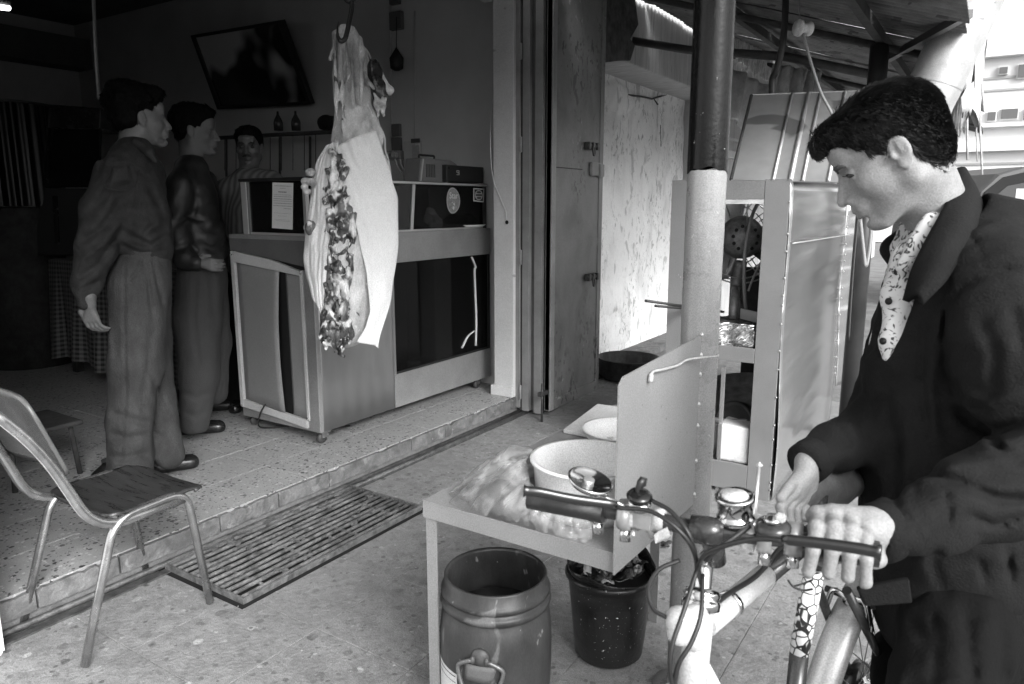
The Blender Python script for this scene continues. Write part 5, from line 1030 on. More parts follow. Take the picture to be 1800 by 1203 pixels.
B().prism([OD(62, 182), OD(178, 190), OD(176, 226), OD(66, 226)], od*.5).build('canopy', M_ss, ov, bev=.01)
B().prism([OD(45, 182), OD(62, 182), OD(74, 330), OD(58, 330)], od*.3).build('side_post', M_ss, ov)
B().prism([OD(68, 227), OD(84, 227), OD(86, 330), OD(74, 330)], od*.1).build('door_frame', M_ss, ov)
B().prism([OD(84, 227), OD(176, 227), OD(172, 330), OD(86, 330)], od*.03).build('glass_door', mat('oven glass', .01, .06), ov)
B().prism([OD(60, 331), OD(180, 331), OD(176, 450), OD(66, 450)], od*.5).build('base_cabinet', mat('oven base', .03, .4), ov, bev=.01)
B().prism([OD(92, 345, 5.58), OD(100, 345, 5.58), OD(104, 430, 5.58), OD(97, 430, 5.58)], od*.01).build('strip', M_ss, ov)
cs_ = thing('curved_steel_cabinet', 'ribbed curved steel cabinet reflecting the tube light at far left', 'cabinet', tuple(OD(10, 330, 5.3)))
c_ = OD(5, 200, 5.6); c_.z = 0; zt_ = OD(5, 178, 5.3).z
B().grid(lambda u, v: Vector((c_.x+(.33+.008*math.cos(u*2*PI*26))*math.cos(2*PI*u), c_.y+(.33+.008*math.cos(u*2*PI*26))*math.sin(2*PI*u), zt_-.75+.75*v)), 200, 2).build('drum', mat('ribbed steel', .02, .3, .9), cs_); B().lathe([(0, 0), (.34, 0), (.34, .02), (0, .03)], (c_.x, c_.y, zt_), seg=30).build('lid', M_dark, cs_); B().lathe([(0, .12), (.31, .12), (.31, zt_-.76), (0, zt_-.755)], (c_.x, c_.y, 0), seg=30).build('pedestal', M_dark, cs_)
sg = thing('dark_stool', 'low dark stool in the shadow behind the tubular chair', 'stool', (-4.1, 1.45, .12))
p = aZ(48, 745, .38); B().box((p.x-.17, p.y-.17, .36), (p.x+.17, p.y+.17, .385)).build('seat', M_dark, sg, bev=.01)
for a_ in (-.14, .14):
    for b_ in (-.14, .14): B().cyl((p.x+a_, p.y+b_, .12), (p.x+a_*.9, p.y+b_*.9, .36), .012, 8).build('leg', M_dark, sg)
# ================================================================== BICYCLE
M_frw = mat('white frame paint', .47, .28, n=.06, ns=9, spots=[(30, .72, .2)]); M_frd2 = mat('dark frame paint', .035, .2)
M_chr = mat('bicycle chrome', .6, .12, 1., n=.1, ns=30); M_grip = mat('grip rubber', .018, .38, bump=.1, bs=90); M_alum = mat('dull aluminium', .42, .38, .6, n=.25, ns=25)
hub = Vector((-.11, 1.64, .33)); fb = Vector((-.246, -.969, 0)); lb = Vector((.969, -.246, 0)); BB = hub+fb*.42+Vector((0, 0, -.05))
bc_ = thing('bicycle', 'white and dark bicycle with chrome bars held by the man in dark jacket', 'bicycle', (-.2, 1.25, 0))
def Zb(px, py, z=.95): return aZ(px, py, z)
BARZ = .95
bar = [Zb(965, 877), Zb(1060, 897), Zb(1120, 908), Zb(1190, 922), Zb(1245, 933), Zb(1300, 940), Zb(1400, 950), Zb(1470, 958), Zb(1530, 966)]
B().tube(smoothpts(bar, 4), .0112, 14).build('handlebar', M_frd2, bc_)
B().tube([Zb(930, 878), Zb(970, 885), Zb(1062, 903)], [.0140, .0150, .0140], 14).build('grip', M_grip, bc_)
B().tube([Zb(1425, 957), Zb(1545, 975)], .0165, 14).build('grip', M_grip, bc_)
def up3(p, z): return p+Vector((0, 0, z))
# brake levers
def lever(P, name='brake_lever'):
    B().tube(smoothpts(P, 5), [.004]+[.0052]*(len(smoothpts(P, 5))-3)+[.0052, .0072], 10, flat=1.3).build(name, mat('lever', .06, .2, .7), bc_)
lever([aD(1085, 888, .99), aD(1010, 878, .985), aD(950, 866, .98), aD(920, 863, .98)])
lever([aD(1375, 948, .86), aD(1440, 955, .835), aD(1500, 963, .815), aD(1549, 972, .80)])
for (cx, cy, w_) in ((1052, 893, .022), (1100, 905, .018), (1395, 948, .022), (1345, 943, .018)):
    c_ = Zb(cx, cy); d_ = (bar[-1]-bar[0]).normalized(); B().lathe([(.0126, -w_/2), (.021, -w_/2), (.023, 0), (.021, w_/2), (.0126, w_/2)], c_, d_, 20).build('clamp', M_alum if cx not in (1052,) else M_chr, bc_)
    B().cyl(c_+Vector((0, 0, -.018)), c_+Vector((.002, -.004, -.038)), .008, 10).build('clamp_bolt', M_chr, bc_)
# white tape and gear lever brackets
for (a, b_) in ((1098, 1116), (1148, 1168)):
    B().tube([Zb(a, 905+(a-1098)*.16), Zb(b_, 905+(b_-1098)*.16)], .0165, 12).build('white_tape', M_frw, bc_)
for (a_, b2_, c2_) in (((1120, 916, .94), (1128, 930, .93), .009), ((1138, 920, .94), (1150, 945, .925), .007), ((1116, 920, .935), (1112, 944, .925), .004)): B().tube([Zb(*a_), Zb(*b2_)], [c2_, c2_*.8], 10).build('lever_bracket', M_alum, bc_)
B().box(Zb(1132, 914)-Vector((.016, .010, .012)), Zb(1132, 914)+Vector((.016, .010, .014)), .003).build('bracket_body', M_alum, bc_)
B().prism([Zb(1150, 940, .945), Zb(1166, 932, .945), Zb(1172, 948, .93), Zb(1152, 956, .93)], (.004, .004, .004)).build('tape_flap', M_frw, bc_)
c_ = aD(1124, 872, 1.0); B().lathe([(0, -.004), (.017, -.004), (.018, 0), (.015, .004), (.006, .006), (0, .006)], c_, (.15, -.2, 1), 22).build('shifter_disc', mat('shifter', .05, .15, .8), bc_)
B().lathe([(0, -.004), (.016, -.004), (.016, .006), (0, .006)], c_+Vector((0, 0, -.012)), (.15, -.2, 1), 20).build('shifter_base', M_chr, bc_)
B().tube([c_, aD(1120, 862, 1.0), aD(1128, 850, 1.0), aD(1132, 840, 1.0)], [.004, .005, .011, .008], 10, flat=.6).build('shifter_paddle', M_grip, bc_)
# round mirror on a stalk
mc_ = aD(1037, 847, 1.03); ax_ = Vector((.05, -.42, .9)).normalized()
A_ = (Vector(RT)*.97+Vector((0, 0, -.26))).normalized(); N_ = Vector((0, 0, .95))-Vector(FH)*.18; N_ = (N_-A_*N_.dot(A_)).normalized()
B().lathe([(0, -.012), (.012, -.011), (.027, -.006), (.032, 0), (.033, .003), (.030, .004), (.028, .001), (0, -.001)], mc_, N_, 36).build('round_mirror', M_chr, bc_)
B().cyl(mc_-N_*.004+A_*-.002, mc_+N_*.004+A_*-.002, .008, 12).build('mirror_nut', M_alum, bc_)
B().tube([mc_-N_*.01, aD(1070, 878, 1.02), aD(1105, 893, 1.02), aD(1130, 902, 1.02)], .0035, 8).build('mirror_stalk', M_chr, bc_)
# stem, head, frame
clamp = Zb(1243, 933); ht = aD(1232, 1062, 1.03); hb_ = aD(1216, 1215, 1.00); hd_ = (ht-hb_).normalized()
B().lathe([(.0126, -.022), (.0185, -.022), (.0195, 0), (.0185, .022), (.0126, .022)], clamp, (bar[-1]-bar[0]).normalized(), 24).build('stem_clamp', M_frd2, bc_)
B().tube(smoothpts([clamp+Vector((0, 0, -.008)), clamp+Vector((.004, .022, -.03)), ht+hd_*.06, ht], 5), .0125, 14).build('stem', M_chr, bc_)
B().tube([clamp+Vector((.006, .004, -.012)), clamp+Vector((.01, .018, -.05))], [.015, .013], 14).build('stem_neck', M_frd2, bc_)
B().lathe([(.014, .022), (.024, .020), (.026, .012), (.023, .008), (.027, .004), (.027, -.006), (.020, -.01)], ht, hd_, 28).build('headset', M_chr, bc_)
B().tube([ht-hd_*.006, hb_], .0195, 20).build('head_tube', M_frw, bc_)
# reflector / lamp housing in front of the head
s_ = SDF(aD(1205, 1100, 1.0)-Vector((.07, .07, .07)), aD(1205, 1100, 1.0)+Vector((.07, .07, .07)), .003)
s_.cone(aD(1194, 1090, .99), aD(1194, 1113, .99), .019, .017, k=.008).cone(aD(1222, 1088, 1.0), aD(1222, 1122, 1.0), .020, .018, k=.01); s_.mesh('head_lug', M_frw, bc_)
B().tube([aD(1178, 1085, .985), aD(1176, 1105, .985), aD(1184, 1125, .985)], .0025, 6).build('lug_line', M_frd2, bc_)
tA, tB = aD(1240, 1098, 1.03), aD(1424, 946, 1.27); tM = tA.lerp(tB, .52)
B().tube([tA, tM], .0175, 18).build('top_tube', M_frw, bc_); B().tube([tM, tB], .0172, 18).build('top_tube_rear', M_frd2, bc_)
B().tube([tM.lerp(tB, .70), tM.lerp(tB, .76)], .0176, 18).build('white_band', M_frw, bc_)
B().tube(smoothpts([aD(1238, 1082, 1.0), aD(1275, 1048, 1.05), aD(1330, 1012, 1.12), aD(1370, 965, 1.17), aD(1395, 948, 1.2)], 6), .004, 7).build('brake_cable', M_cabb, bc_)
cl3 = aD(1278, 1045, 1.06); B().lathe([(.018, -.004), (.0205, -.004), (.0205, .004), (.018, .004)], tA.lerp(tM, .38), (tB-tA), 16).build('cable_clip', M_chr, bc_)
B().tube([hb_+hd_*.035, BB], .0185, 18).build('down_tube', M_frw, bc_)
stp = aD(1437, 925, 1.29)
M_zig = mat('patterned tube', .70, .35)
t_ = M_zig.node_tree; tcx = t_.nodes.new('ShaderNodeTexCoord'); vx = t_.nodes.new('ShaderNodeTexVoronoi'); vx.feature = 'DISTANCE_TO_EDGE'; vx.distance = 'EUCLIDEAN'; vx.inputs['Scale'].default_value = 62
mz = t_.nodes.new('ShaderNodeMapRange'); mz.inputs[1].default_value = .06; mz.inputs[2].default_value = .09; mz.inputs[3].default_value = .02; mz.inputs[4].default_value = .75; t_.links.new(tcx.outputs['Object'], vx.inputs[0]); t_.links.new(vx.outputs['Distance'], mz.inputs[0]); t_.links.new(mz.outputs[0], t_.nodes['Principled BSDF'].inputs['Base Color'])
sA, sB = aD(1432, 1000, 1.29), aD(1405, 1147, 1.31)
B().tube([stp, sA], .0165, 16).build('seat_tube_top', M_frd2, bc_); B().tube([sA, sB], .0172, 18).build('seat_tube_decal', M_zig, bc_); B().tube([sB, BB], .0165, 16).build('seat_tube', M_frd2, bc_)
B().tube([stp+Vector((0, 0, -.03)), aD(1440, 895, 1.30), aD(1445, 860, 1.33)], .0125, 14).build('seat_post', M_frd2, bc_)
B().tube([aD(1410, 942, 1.26), aD(1452, 918, 1.30)], [.021, .017], 18).build('seat_clamp', M_chr, bc_); B().tube([aD(1395, 950, 1.26), aD(1412, 940, 1.26)], [.012, .02], 14).build('seat_clamp_nose', M_frd2, bc_)
# saddle
s_ = SDF(aD(1460, 855, 1.38)-Vector((.2, .2, .1)), aD(1460, 855, 1.38)+Vector((.2, .2, .1)), .004)
n0, n1, n2 = aD(1408, 862, 1.31), aD(1460, 845, 1.40), aD(1510, 835, 1.50)
s_.cone(n0, n1, .028, .045, k=.02).cone(n1, n2, .045, .085, k=.03, sq=((0, 0, 1), 2.0)); s_.cone(n0+Vector((0, 0, -.02)), n1+Vector((0, 0, -.02)), .024, .035, k=.02)
s_.half(n1+Vector((0, 0, -.052)), (0, 0, -1)); s_.mesh('saddle', mat('saddle leather', .10, .35, n=.4, ns=12, bump=.15), bc_)
for s2_ in (-1, 1): B().tube(smoothpts([n0+lb*.012*s2_+Vector((0, 0, -.04)), n1+lb*.02*s2_+Vector((0, 0, -.075)), n2+lb*.035*s2_+Vector((0, 0, -.05))], 5), .0035, 6).build('saddle_rail', M_chr, bc_)
# rear wheel
def wheel_(name, hub, ax1, R0):
    w_ = tag(B().tube([hub+(ax1*math.cos(t*PI/36)+Vector((0, 0, 1))*math.sin(t*PI/36))*R0 for t in range(73)], .021, 12).build(name, mat('tyre rubber', .025, .6), bc_))
    B().tube([hub+(ax1*math.cos(t*PI/36)+Vector((0, 0, 1))*math.sin(t*PI/36))*(R0-.026) for t in range(73)], .010, 8).build('rim', M_alum, w_)
    hu = B(); hu.lathe([(0, -.045), (.008, -.045), (.008, -.036), (.024, -.034), (.024, -.030), (.014, -.026), (.014, .026), (.024, .03), (.024, .034), (.008, .036), (.008, .055), (0, .055)], hub, lb, 20); hu.build('hub', M_chr, w_)
    for i in range(32):
        a_ = 2*PI*i/32; o_ = (-1)**i*.031; a2 = a_+(.9 if i % 4 < 2 else -.9)
        p0 = hub+lb*o_+(ax1*math.cos(a2)+Vector((0, 0, 1))*math.sin(a2))*.022; p1 = hub+(ax1*math.cos(a_)+Vector((0, 0, 1))*math.sin(a_))*(R0-.03); B().tube([p0, p1], .0012, 5).build('spoke', M_alum, w_)
    return w_
wheel_('rear_wheel', hub, fb, .312)
fhub = hb_+Vector((fb.x*.16, fb.y*.16, 0)); fhub.z = .33; wheel_('front_wheel', fhub, fb, .312)
B().tube([hb_, hb_+Vector((0, 0, -.03))], .02, 14).build('fork_crown', M_frw, bc_)
for s2_ in (-1, 1):
    B().tube(smoothpts([hb_+lb*.03*s2_+Vector((0, 0, -.01)), hb_.lerp(fhub, .6)+lb*.042*s2_-fb*.015, fhub+lb*.046*s2_], 5), .011, 10).build('fork_blade', M_frw, bc_)
    B().tube([hub+lb*.055*s2_, hub+lb*.03*s2_+fb*.30+Vector((0, 0, .37))], .0085, 10).build('seat_stay', M_frd2, bc_)
    B().tube([hub+lb*.055*s2_, BB+lb*.03*s2_], .0095, 10).build('chain_stay', M_frd2, bc_)
def fend(u, v):
    a_ = R_(-18+150*u); w_ = (v-.5)*2; rr_ = .352-.016*w_*w_; return hub+(fb*math.cos(a_)+Vector((0, 0, 1))*math.sin(a_))*rr_+lb*.031*w_
B().grid(fend, 60, 12).build('rear_fender', mat('fender grey', .50, .32, .3, n=.08, ns=6), bc_, solid=.0015)
br = hub+(fb*math.cos(R_(57))+Vector((0, 0, 1))*math.sin(R_(57)))*.36
B().tube([br-lb*.05, br+lb*.05], .007, 8).build('brake_bridge', M_frd2, bc_); B().lathe([(0, -.008), (.010, -.008), (.010, .008), (0, .01)], br-fb*-.01, fb, 12).build('bridge_nut', M_chr, bc_)
for s2_ in (-1, 1): B().tube(smoothpts([br+fb*.012, br+lb*.03*s2_+fb*.014+Vector((0, 0, .01)), br+lb*.045*s2_+fb*.01+Vector((0, 0, -.045))], 4), .006, 7).build('brake_arm', M_chr, bc_)
B().lathe([(0, -.03), (.034, -.03), (.034, -.026), (.05, -.02), (.05, .0), (0, .0)], hub-lb*.035, lb, 24).build('freewheel', M_frd2, bc_)
B().lathe([(0, -.02), (.03, -.02), (.085, .004), (.085, .008), (.02, .01), (0, .01)], BB+lb*.05, lb, 36).build('chainring', M_alum, bc_)
for s2_ in (-1, 1):
    e_ = BB+lb*.075*s2_+(fb*.5+Vector((0, 0, -.6))).normalized()*.165*s2_; B().tube([BB+lb*.06*s2_, e_], .009, 8).build('crank', M_alum, bc_); B().box(e_+Vector((-.04, -.03, -.01)), e_+Vector((.04, .03, .01)), .006).build('pedal', M_grip, bc_)
# speedometer, bracket, aerial
sc0 = aD(1293, 915, .98); B().lathe([(0, 0), (.024, 0), (.0255, .004), (.0245, .008), (.023, .009), (.023, .030), (.026, .032), (.026, .037), (.021, .038), (.019, .034), (0, .034)], sc0, (-.05, -.12, 1), 36).build('speedometer', M_chr, bc_)
B().lathe([(0, .0355), (.019, .0355), (.016, .039), (0, .041)], sc0, (-.05, -.12, 1), 24).build('dial_glass', mat('dial glass', .55, .05), bc_)
s_ = SDF(aD(1285, 930, .98)-Vector((.06, .06, .04)), aD(1285, 930, .98)+Vector((.06, .06, .04)), .0025)
s_.cone(aD(1262, 928, .99), aD(1318, 935, .97), .014, .012, k=.006).cone(aD(1300, 925, .98), aD(1325, 940, .97), .010, .009, k=.006).cone(aD(1303, 945, .97), aD(1306, 962, .97), .005, .004).cone(aD(1322, 945, .97), aD(1323, 968, .97), .004, .003); s_.mesh('meter_bracket', mat('bracket grey', .48, .35, .2), bc_)
B().tube([aD(1323, 940, .97), aD(1334, 822, .985)], [.0038, .0022], 8).build('aerial', M_alum, bc_); B().lathe([(0, -.004), (.0045, 0), (0, .005)], aD(1335, 818, .985), (0, 0, 1), 10).build('aerial_tip', M_frw, bc_)
c_ = aD(1358, 925, .93); B().lathe([(0, -.010), (.022, -.009), (.023, 0), (.018, .006), (0, .008)], c_, (0, -.15, 1), 24).build('bell', M_frd2, bc_); B().lathe([(0, .006), (.013, .006), (.010, .011), (0, .013)], c_+Vector((0, 0, .002)), (0, -.15, 1), 18).build('bell_cap', M_chr, bc_)
B().box(aD(1372, 912, .92)-Vector((.006, .006, .004)), aD(1372, 912, .92)+Vector((.006, .006, .006)), .002).build('bell_lever', M_frw, bc_)
cabs = [([(1085, 893, .985), (1140, 898, .97), (1185, 925, .95), (1215, 960, .95), (1228, 1000, .97), (1236, 1040, 1.0)], .0031), ([(1145, 880, .99), (1180, 900, .97), (1210, 938, .95), (1222, 975, .96), (1226, 1010, .99)], .0031),
 ([(1375, 950, .86), (1330, 948, .88), (1280, 958, .90), (1240, 975, .93), (1228, 1000, .97), (1234, 1030, 1.0)], .0034), ([(1318, 925, .95), (1290, 945, .94), (1262, 965, .93), (1240, 985, .94)], .0035),
 ([(1195, 985, .98), (1158, 1002, .98), (1140, 1035, .98), (1148, 1070, .98), (1172, 1086, .99)], .0031), ([(1226, 1000, .96), (1200, 1080, .93), (1183, 1130, .92), (1178, 1175, .92), (1186, 1230, .93)], .0031),
 ([(1236, 1010, .96), (1232, 1080, .93), (1215, 1130, .92), (1192, 1170, .92), (1180, 1230, .93)], .0031), ([(1385, 1020, 1.2), (1395, 1032, 1.2), (1412, 1038, 1.2), (1428, 1036, 1.22)], .0018), ([(1396, 1031, 1.2), (1412, 1026, 1.2), (1428, 1020, 1.22)], .0015)]
for P_, r_ in cabs: B().tube(smoothpts([aD(*p) for p in P_], 7), r_, 7).build('cable', M_cabb, bc_)
# ================================================================== VAN
vn = thing('old_van', 'dark rounded old van with light roof parked in the street at right edge', 'van', (1.2, 11.5, 0))
M_van = mat('van paint', .07, .5, spec=.2); M_vd = mat('van dark', .02, .6, spec=.1)
vdir = Vector((math.cos(R_(38)), math.sin(R_(38)), 0)); vlat = Vector((-vdir.y, vdir.x, 0)); v0 = aD(1697, 400, 9.2); v0.z = 0
def VP(l, z, w_=0): return v0+vdir*l+Vector((0, 0, z))+vlat*w_
L_ = 4.0
sil = [(0.02, .35), (0, .9), (.03, 1.25), (.16, 1.55), (.38, 1.76), (.7, 1.85), (2.6, 1.86), (3.2, 1.75), (3.7, 1.2), (4.2, 1.1), (4.3, .5), (4.2, .35)]
B().prism([VP(a, b_) for a, b_ in sil], vlat*1.6).build('body', M_van, vn, bev=.06)
win = [(.07, 1.0), (.09, 1.26), (.20, 1.54), (.42, 1.72), (.74, 1.79), (2.5, 1.79), (2.5, 1.0)]
B().prism([VP(a, b_, -.012) for a, b_ in win], vlat*.01).build('window_gasket', M_vd, vn)
win2 = [(.24, 1.16), (.25, 1.30), (.33, 1.48), (.48, 1.61), (.8, 1.67), (1.4, 1.67), (1.4, 1.16)]
B().prism([VP(a, b_, -.020) for a, b_ in win2], vlat*.006).build('side_window', mat('van glass', .05, .3, spec=.3), vn)
B().box((0, -.004, 0), (.18, .0, .13), M=frameM(VP(.32, 1.24, -.024), vdir)).build('window_sticker', M_skw, vn)
for k, (dx, dz_) in enumerate(((.09, .09), (.06, .04), (.11, .04))): B().box((dx-.012, -.008, dz_-.012), (dx+.012, -.005, dz_+.012), M=frameM(VP(.32, 1.24, -.024), vdir)).build('sticker_mark', ink, vn)
for (a, b_, c_, d_) in ((.60, 1.40, 1.25, 1.58), (.66, 1.18, 1.25, 1.32)): B().box((a, -.001, b_), (c_, .004, d_), M=frameM(VP(0, 0, -.024), vdir)).build('far_window', mat('seen through', .4, .5), vn)
for a in (.75, 3.5):
    for w_ in (-.03, 1.45): B().lathe([(0, 0), (.18, 0), (.31, .01), (.33, .04), (.33, .15), (0, .18)], VP(a, .33, w_), vlat, 28).build('tyre', M_vd, vn)
B().cyl(VP(-.05, 1.02, .0), VP(-.12, 1.08, -.1), .02, 8).build('mirror_arm', M_vd, vn)
# ================================================================== PEOPLE
M_skin = mat('skin', .255, .52, n=.12, ns=40, bump=.2, bs=330, spec=.32, detail=8, spots=[(9, .50, .22, .2, .6)], grit=.12); M_lip = mat('lip', .20, .45)
M_hair = mat('dark hair', .017, .55, n=.5, ns=45, bump=.1, bs=160, spec=.22)
M_hair2 = mat('near black hair', .004, .7, spec=.05)
class HeadFrame:
    def __init__(s, o, fwd, pitch, sc=1., roll=0):
        f = Vector(fwd); f.z = 0; f.normalize(); up = Vector((0, 0, 1)); l = up.cross(f)
        s.f = f*math.cos(pitch)-up*math.sin(pitch); s.l = l; s.u = s.f.cross(l)*1.; s.u = s.l.cross(s.f)*-1 if s.l.cross(s.f).z < 0 else s.l.cross(s.f)
        s.u = s.f.cross(s.l) if s.f.cross(s.l).z > 0 else -s.f.cross(s.l)
        s.o = Vector(o); s.s = sc; s.M = np.array([s.f, s.l, s.u])
    def __call__(s, x, y, z): return s.o+(s.f*x+s.l*y+s.u*z)*s.s
    def loc(s, X, Y, Z):
        p = (X-s.o.x, Y-s.o.y, Z-s.o.z); return [(p[0]*m[0]+p[1]*m[1]+p[2]*m[2])/s.s for m in s.M]
def head_sdf(S, h, neck, neck_r=.056):
    s = h.s; E = lambda c, r, k=.012, sub=False: S.ell(h(*c), np.array(r)*s, h.M, k, sub)
    Cn = lambda a, b_, r1, r2, k=.012, sub=False, sq=None: S.cone(h(*a), h(*b_), r1*s, r2*s, k, sub, sq)
    E((-.015, 0, .038), (.088, .074, .074)); E((.015, 0, -.015), (.072, .064, .085), .02); E((.028, 0, -.05), (.052, .050, .06), .02)
    for y in (-1, 1):
        Cn((-.010, .054*y, -.066), (.066, .018*y, -.108), .014, .015, .025); E((.046, .044*y, -.030), (.028, .017, .020), .025)
        Cn((-.012, .058*y, -.02), (-.012, .054*y, -.062), .014, .014, .02)
    E((.082, 0, -.102), (.018, .022, .017), .014); Cn((.070, 0, .004), (.082, 0, -.048), .018, .022, .014)
    E((.070, 0, .045), (.030, .052, .035), .02); Cn((.083, -.030, .020), (.083, .030, .020), .0085, .0085, .014)
    for y in (-1, 1): E((.094, .033*y, .0), (.017, .017, .0125), .012, True)
    for y in (-1, 1): E((.0705, .031*y, -.001), (.0122, .0130, .0115), .003); Cn((.0815, .021*y, .0050), (.0765, .037*y, .0045), .0034, .0022, .005); Cn((.081, .022*y, -.0095), (.076, .042*y, -.010), .0028, .0028, .005)
    Cn((.088, 0, .010), (.108, 0, -.026), .0085, .009, .010); Cn((.108, 0, -.026), (.115, 0, -.038), .0095, .0105, .006)
    for y in (-1, 1): E((.101, .0125*y, -.042), (.011, .008, .0085), .005); E((.105, .007*y, -.0505), (.005, .0035, .004), .003, True)
    E((.086, 0, -.065), (.020, .028, .022), .014)
    Cn((.0955, -.018, -.0655), (.1015, 0, -.0635), .0045, .0065, .005); Cn((.1015, 0, -.0635), (.0955, .018, -.0655), .0065, .0045, .005)
    Cn((.094, -.016, -.0775), (.0985, 0, -.0785), .0045, .0072, .005); Cn((.0985, 0, -.0785), (.094, .016, -.0775), .0072, .0045, .005)
    Cn((.1065, -.020, -.0715), (.1065, .020, -.0715), .0022, .0022, .002, True); E((.097, 0, -.090), (.006, .016, .005), .008, True)
    for y in (-1, 1):
        em = [np.array(h.f)*.96+np.array(h.l)*y*-.28, np.array(h.l)*y*.96+np.array(h.f)*.28, np.array(h.u)]
        S.ell(h(-.012, .076*y, -.006), np.array((.0185, .0075, .030))*s, em, .005); S.ell(h(-.008, .084*y, -.003), np.array((.0125, .0065, .0205))*s, em, .004, True)
        S.ell(h(-.013, .0785*y, -.004), np.array((.0045, .004, .015))*s, em, .005); E((-.006, .0755*y, -.033), (.0085, .005, .0095), .005); E((.004, .0765*y, -.012), (.0045, .0045, .0065), .004)
    S.cone(h(-.028, 0, -.045), neck, neck_r*s, neck_r*1.12, .03)
def hair_sdf(h, name, parent, hs=.0035, top=.0, quiff=None, hl=None, nape=-.07, amp=.003, strands=0, m=None, seed=1, curl=120):
    s = h.s; lo = np.min([h(a, b_, c_) for a in (-.16, .17) for b_ in (-.13, .13) for c_ in (-.12, .2)], 0); hi = np.max([h(a, b_, c_) for a in (-.16, .17) for b_ in (-.13, .13) for c_ in (-.12, .2)], 0)
    S = SDF(lo, hi, hs); E = lambda c, r, k=.02: S.ell(h(*c), np.array(r)*s, h.M, k)
    E((-.018, 0, .045+top*.5), (.096, .083, .082+top*.5)); E((-.040, 0, -.005), (.064, .073, .075), .02); E((.018, 0, .068+top), (.070, .070, .045), .03)
    for c, r in (quiff or []): E(c, r, .02)
    xs, zs_ = hl or ([-.2, -.07, -.05, -.030, -.028, .004, .010, .030, .038, .060, .085, .2], [nape, nape, nape+.01, -.03, .016, .020, -.015, -.008, .030, .052, .066, .070])
    X, Y, Z = S._grid((slice(None),)*3); x, y, z = h.loc(X, Y, Z); zh = np.interp(x, xs, zs_); n_ = .004*nz(X, Y, Z, 150, seed)
    # the forehead and temples stay bare: nothing in front below the hairline
    S.F = np.maximum(S.F, ((zh-z)*.75+n_).astype(np.float32)); S.F = (S.F+(amp*nz(X, Y, Z, curl, seed+1)+amp*.6*nz(X, Y, Z, curl*2.2, seed+2))).astype(np.float32)
    o = S.mesh(name, m or M_hair, parent)
    if strands:
        me = o.data; n = len(me.vertices); co = np.empty(n*3, np.float32); me.vertices.foreach_get('co', co); co = co.reshape(-1, 3); no = np.empty(n*3, np.float32); me.vertices.foreach_get('normal', no); no = no.reshape(-1, 3)
        r = np.random.RandomState(seed); idx = r.randint(0, n, strands); p = co[idx]; nn = no[idx]
        flow = np.array(h.f)*-1*.0+np.array(-h.u)*.7+np.array(-h.f)*.5; t = flow-nn*(nn@flow)[:, None]+r.normal(0, .16, (strands, 3)); t -= nn*(t*nn).sum(1)[:, None]*.8; t /= np.linalg.norm(t, axis=1)[:, None]
        sd = np.cross(nn, t); Ls = r.uniform(.009, .022, strands)[:, None]*s; w_ = .0005*s
        v = np.stack([p-nn*.001-sd*w_, p-nn*.001+sd*w_, p+t*Ls*.5+nn*.0022, p+t*Ls+nn*.0030*r.uniform(-.2, 1.3, (strands, 1))], 1).reshape(-1, 3)
        me2 = bpy.data.meshes.new('hair_strands'); f_ = []; 
        for i in range(strands): f_ += [(4*i, 4*i+1, 4*i+2), (4*i+2, 4*i+1, 4*i+3)]
        me2.from_pydata(v.tolist(), [], f_); off = Vector(parent['_w']); so = bpy.data.objects.new('hair_strands', me2); COL.objects.link(so); me2.materials.append(m or M_hair); so.parent = parent; so['kind'] = 'stuff'
    return o
def fold(amp, f, seed, st=(1, 1, 1)):
    return lambda X, Y, Z: amp*nz(X*st[0], Y*st[1], Z*st[2], f, seed)+amp*.5*nz(X*st[0], Y*st[1], Z*st[2], f*2.3, seed+1)
def fingers(S, F_, r=.0088, k=.003):
    for ch_ in F_:
        rr_ = [r*(1-.09*i) for i in range(len(ch_))]
        S.chain([Vector(p) for p in ch_], rr_, k)
# ---------------------------------------------------------------- the man with the bicycle
mn = thing('person', 'young man in dark jacket looking down, hands on the bicycle handlebar and saddle', 'person', (.02, 1.33, 0))
D0 = 1.26; ry = Vector(ray(1560, 290)); ry.z = 0; ry.normalize(); hd0 = HeadFrame(aD(1583, 268, D0), Vector((-ry.y, ry.x, 0)), R_(32), .955)
hd0.o = hd0.o+(hd0.f*.010+hd0.u*.012)*.955-hd0.l*.076
nb_ = aD(1665, 425, 1.38)
S = SDF(hd0.o-Vector((.20, .20, .24)), hd0.o+Vector((.22, .22, .17)), .0022); head_sdf(S, hd0, nb_, .053); S.disp(lambda X, Y, Z: .0004*nz(X, Y, Z, 160, 3))
S.half(tuple(nb_+Vector((0, 0, -.02))), (0, 0, -1)); headm = S.mesh('body', M_skin, mn)
M_eye = mat('eyeball', .55, .15); M_iris = mat('iris', .015, .1); M_brow = mat('eyebrow', .05, .8, n=.6, ns=200)
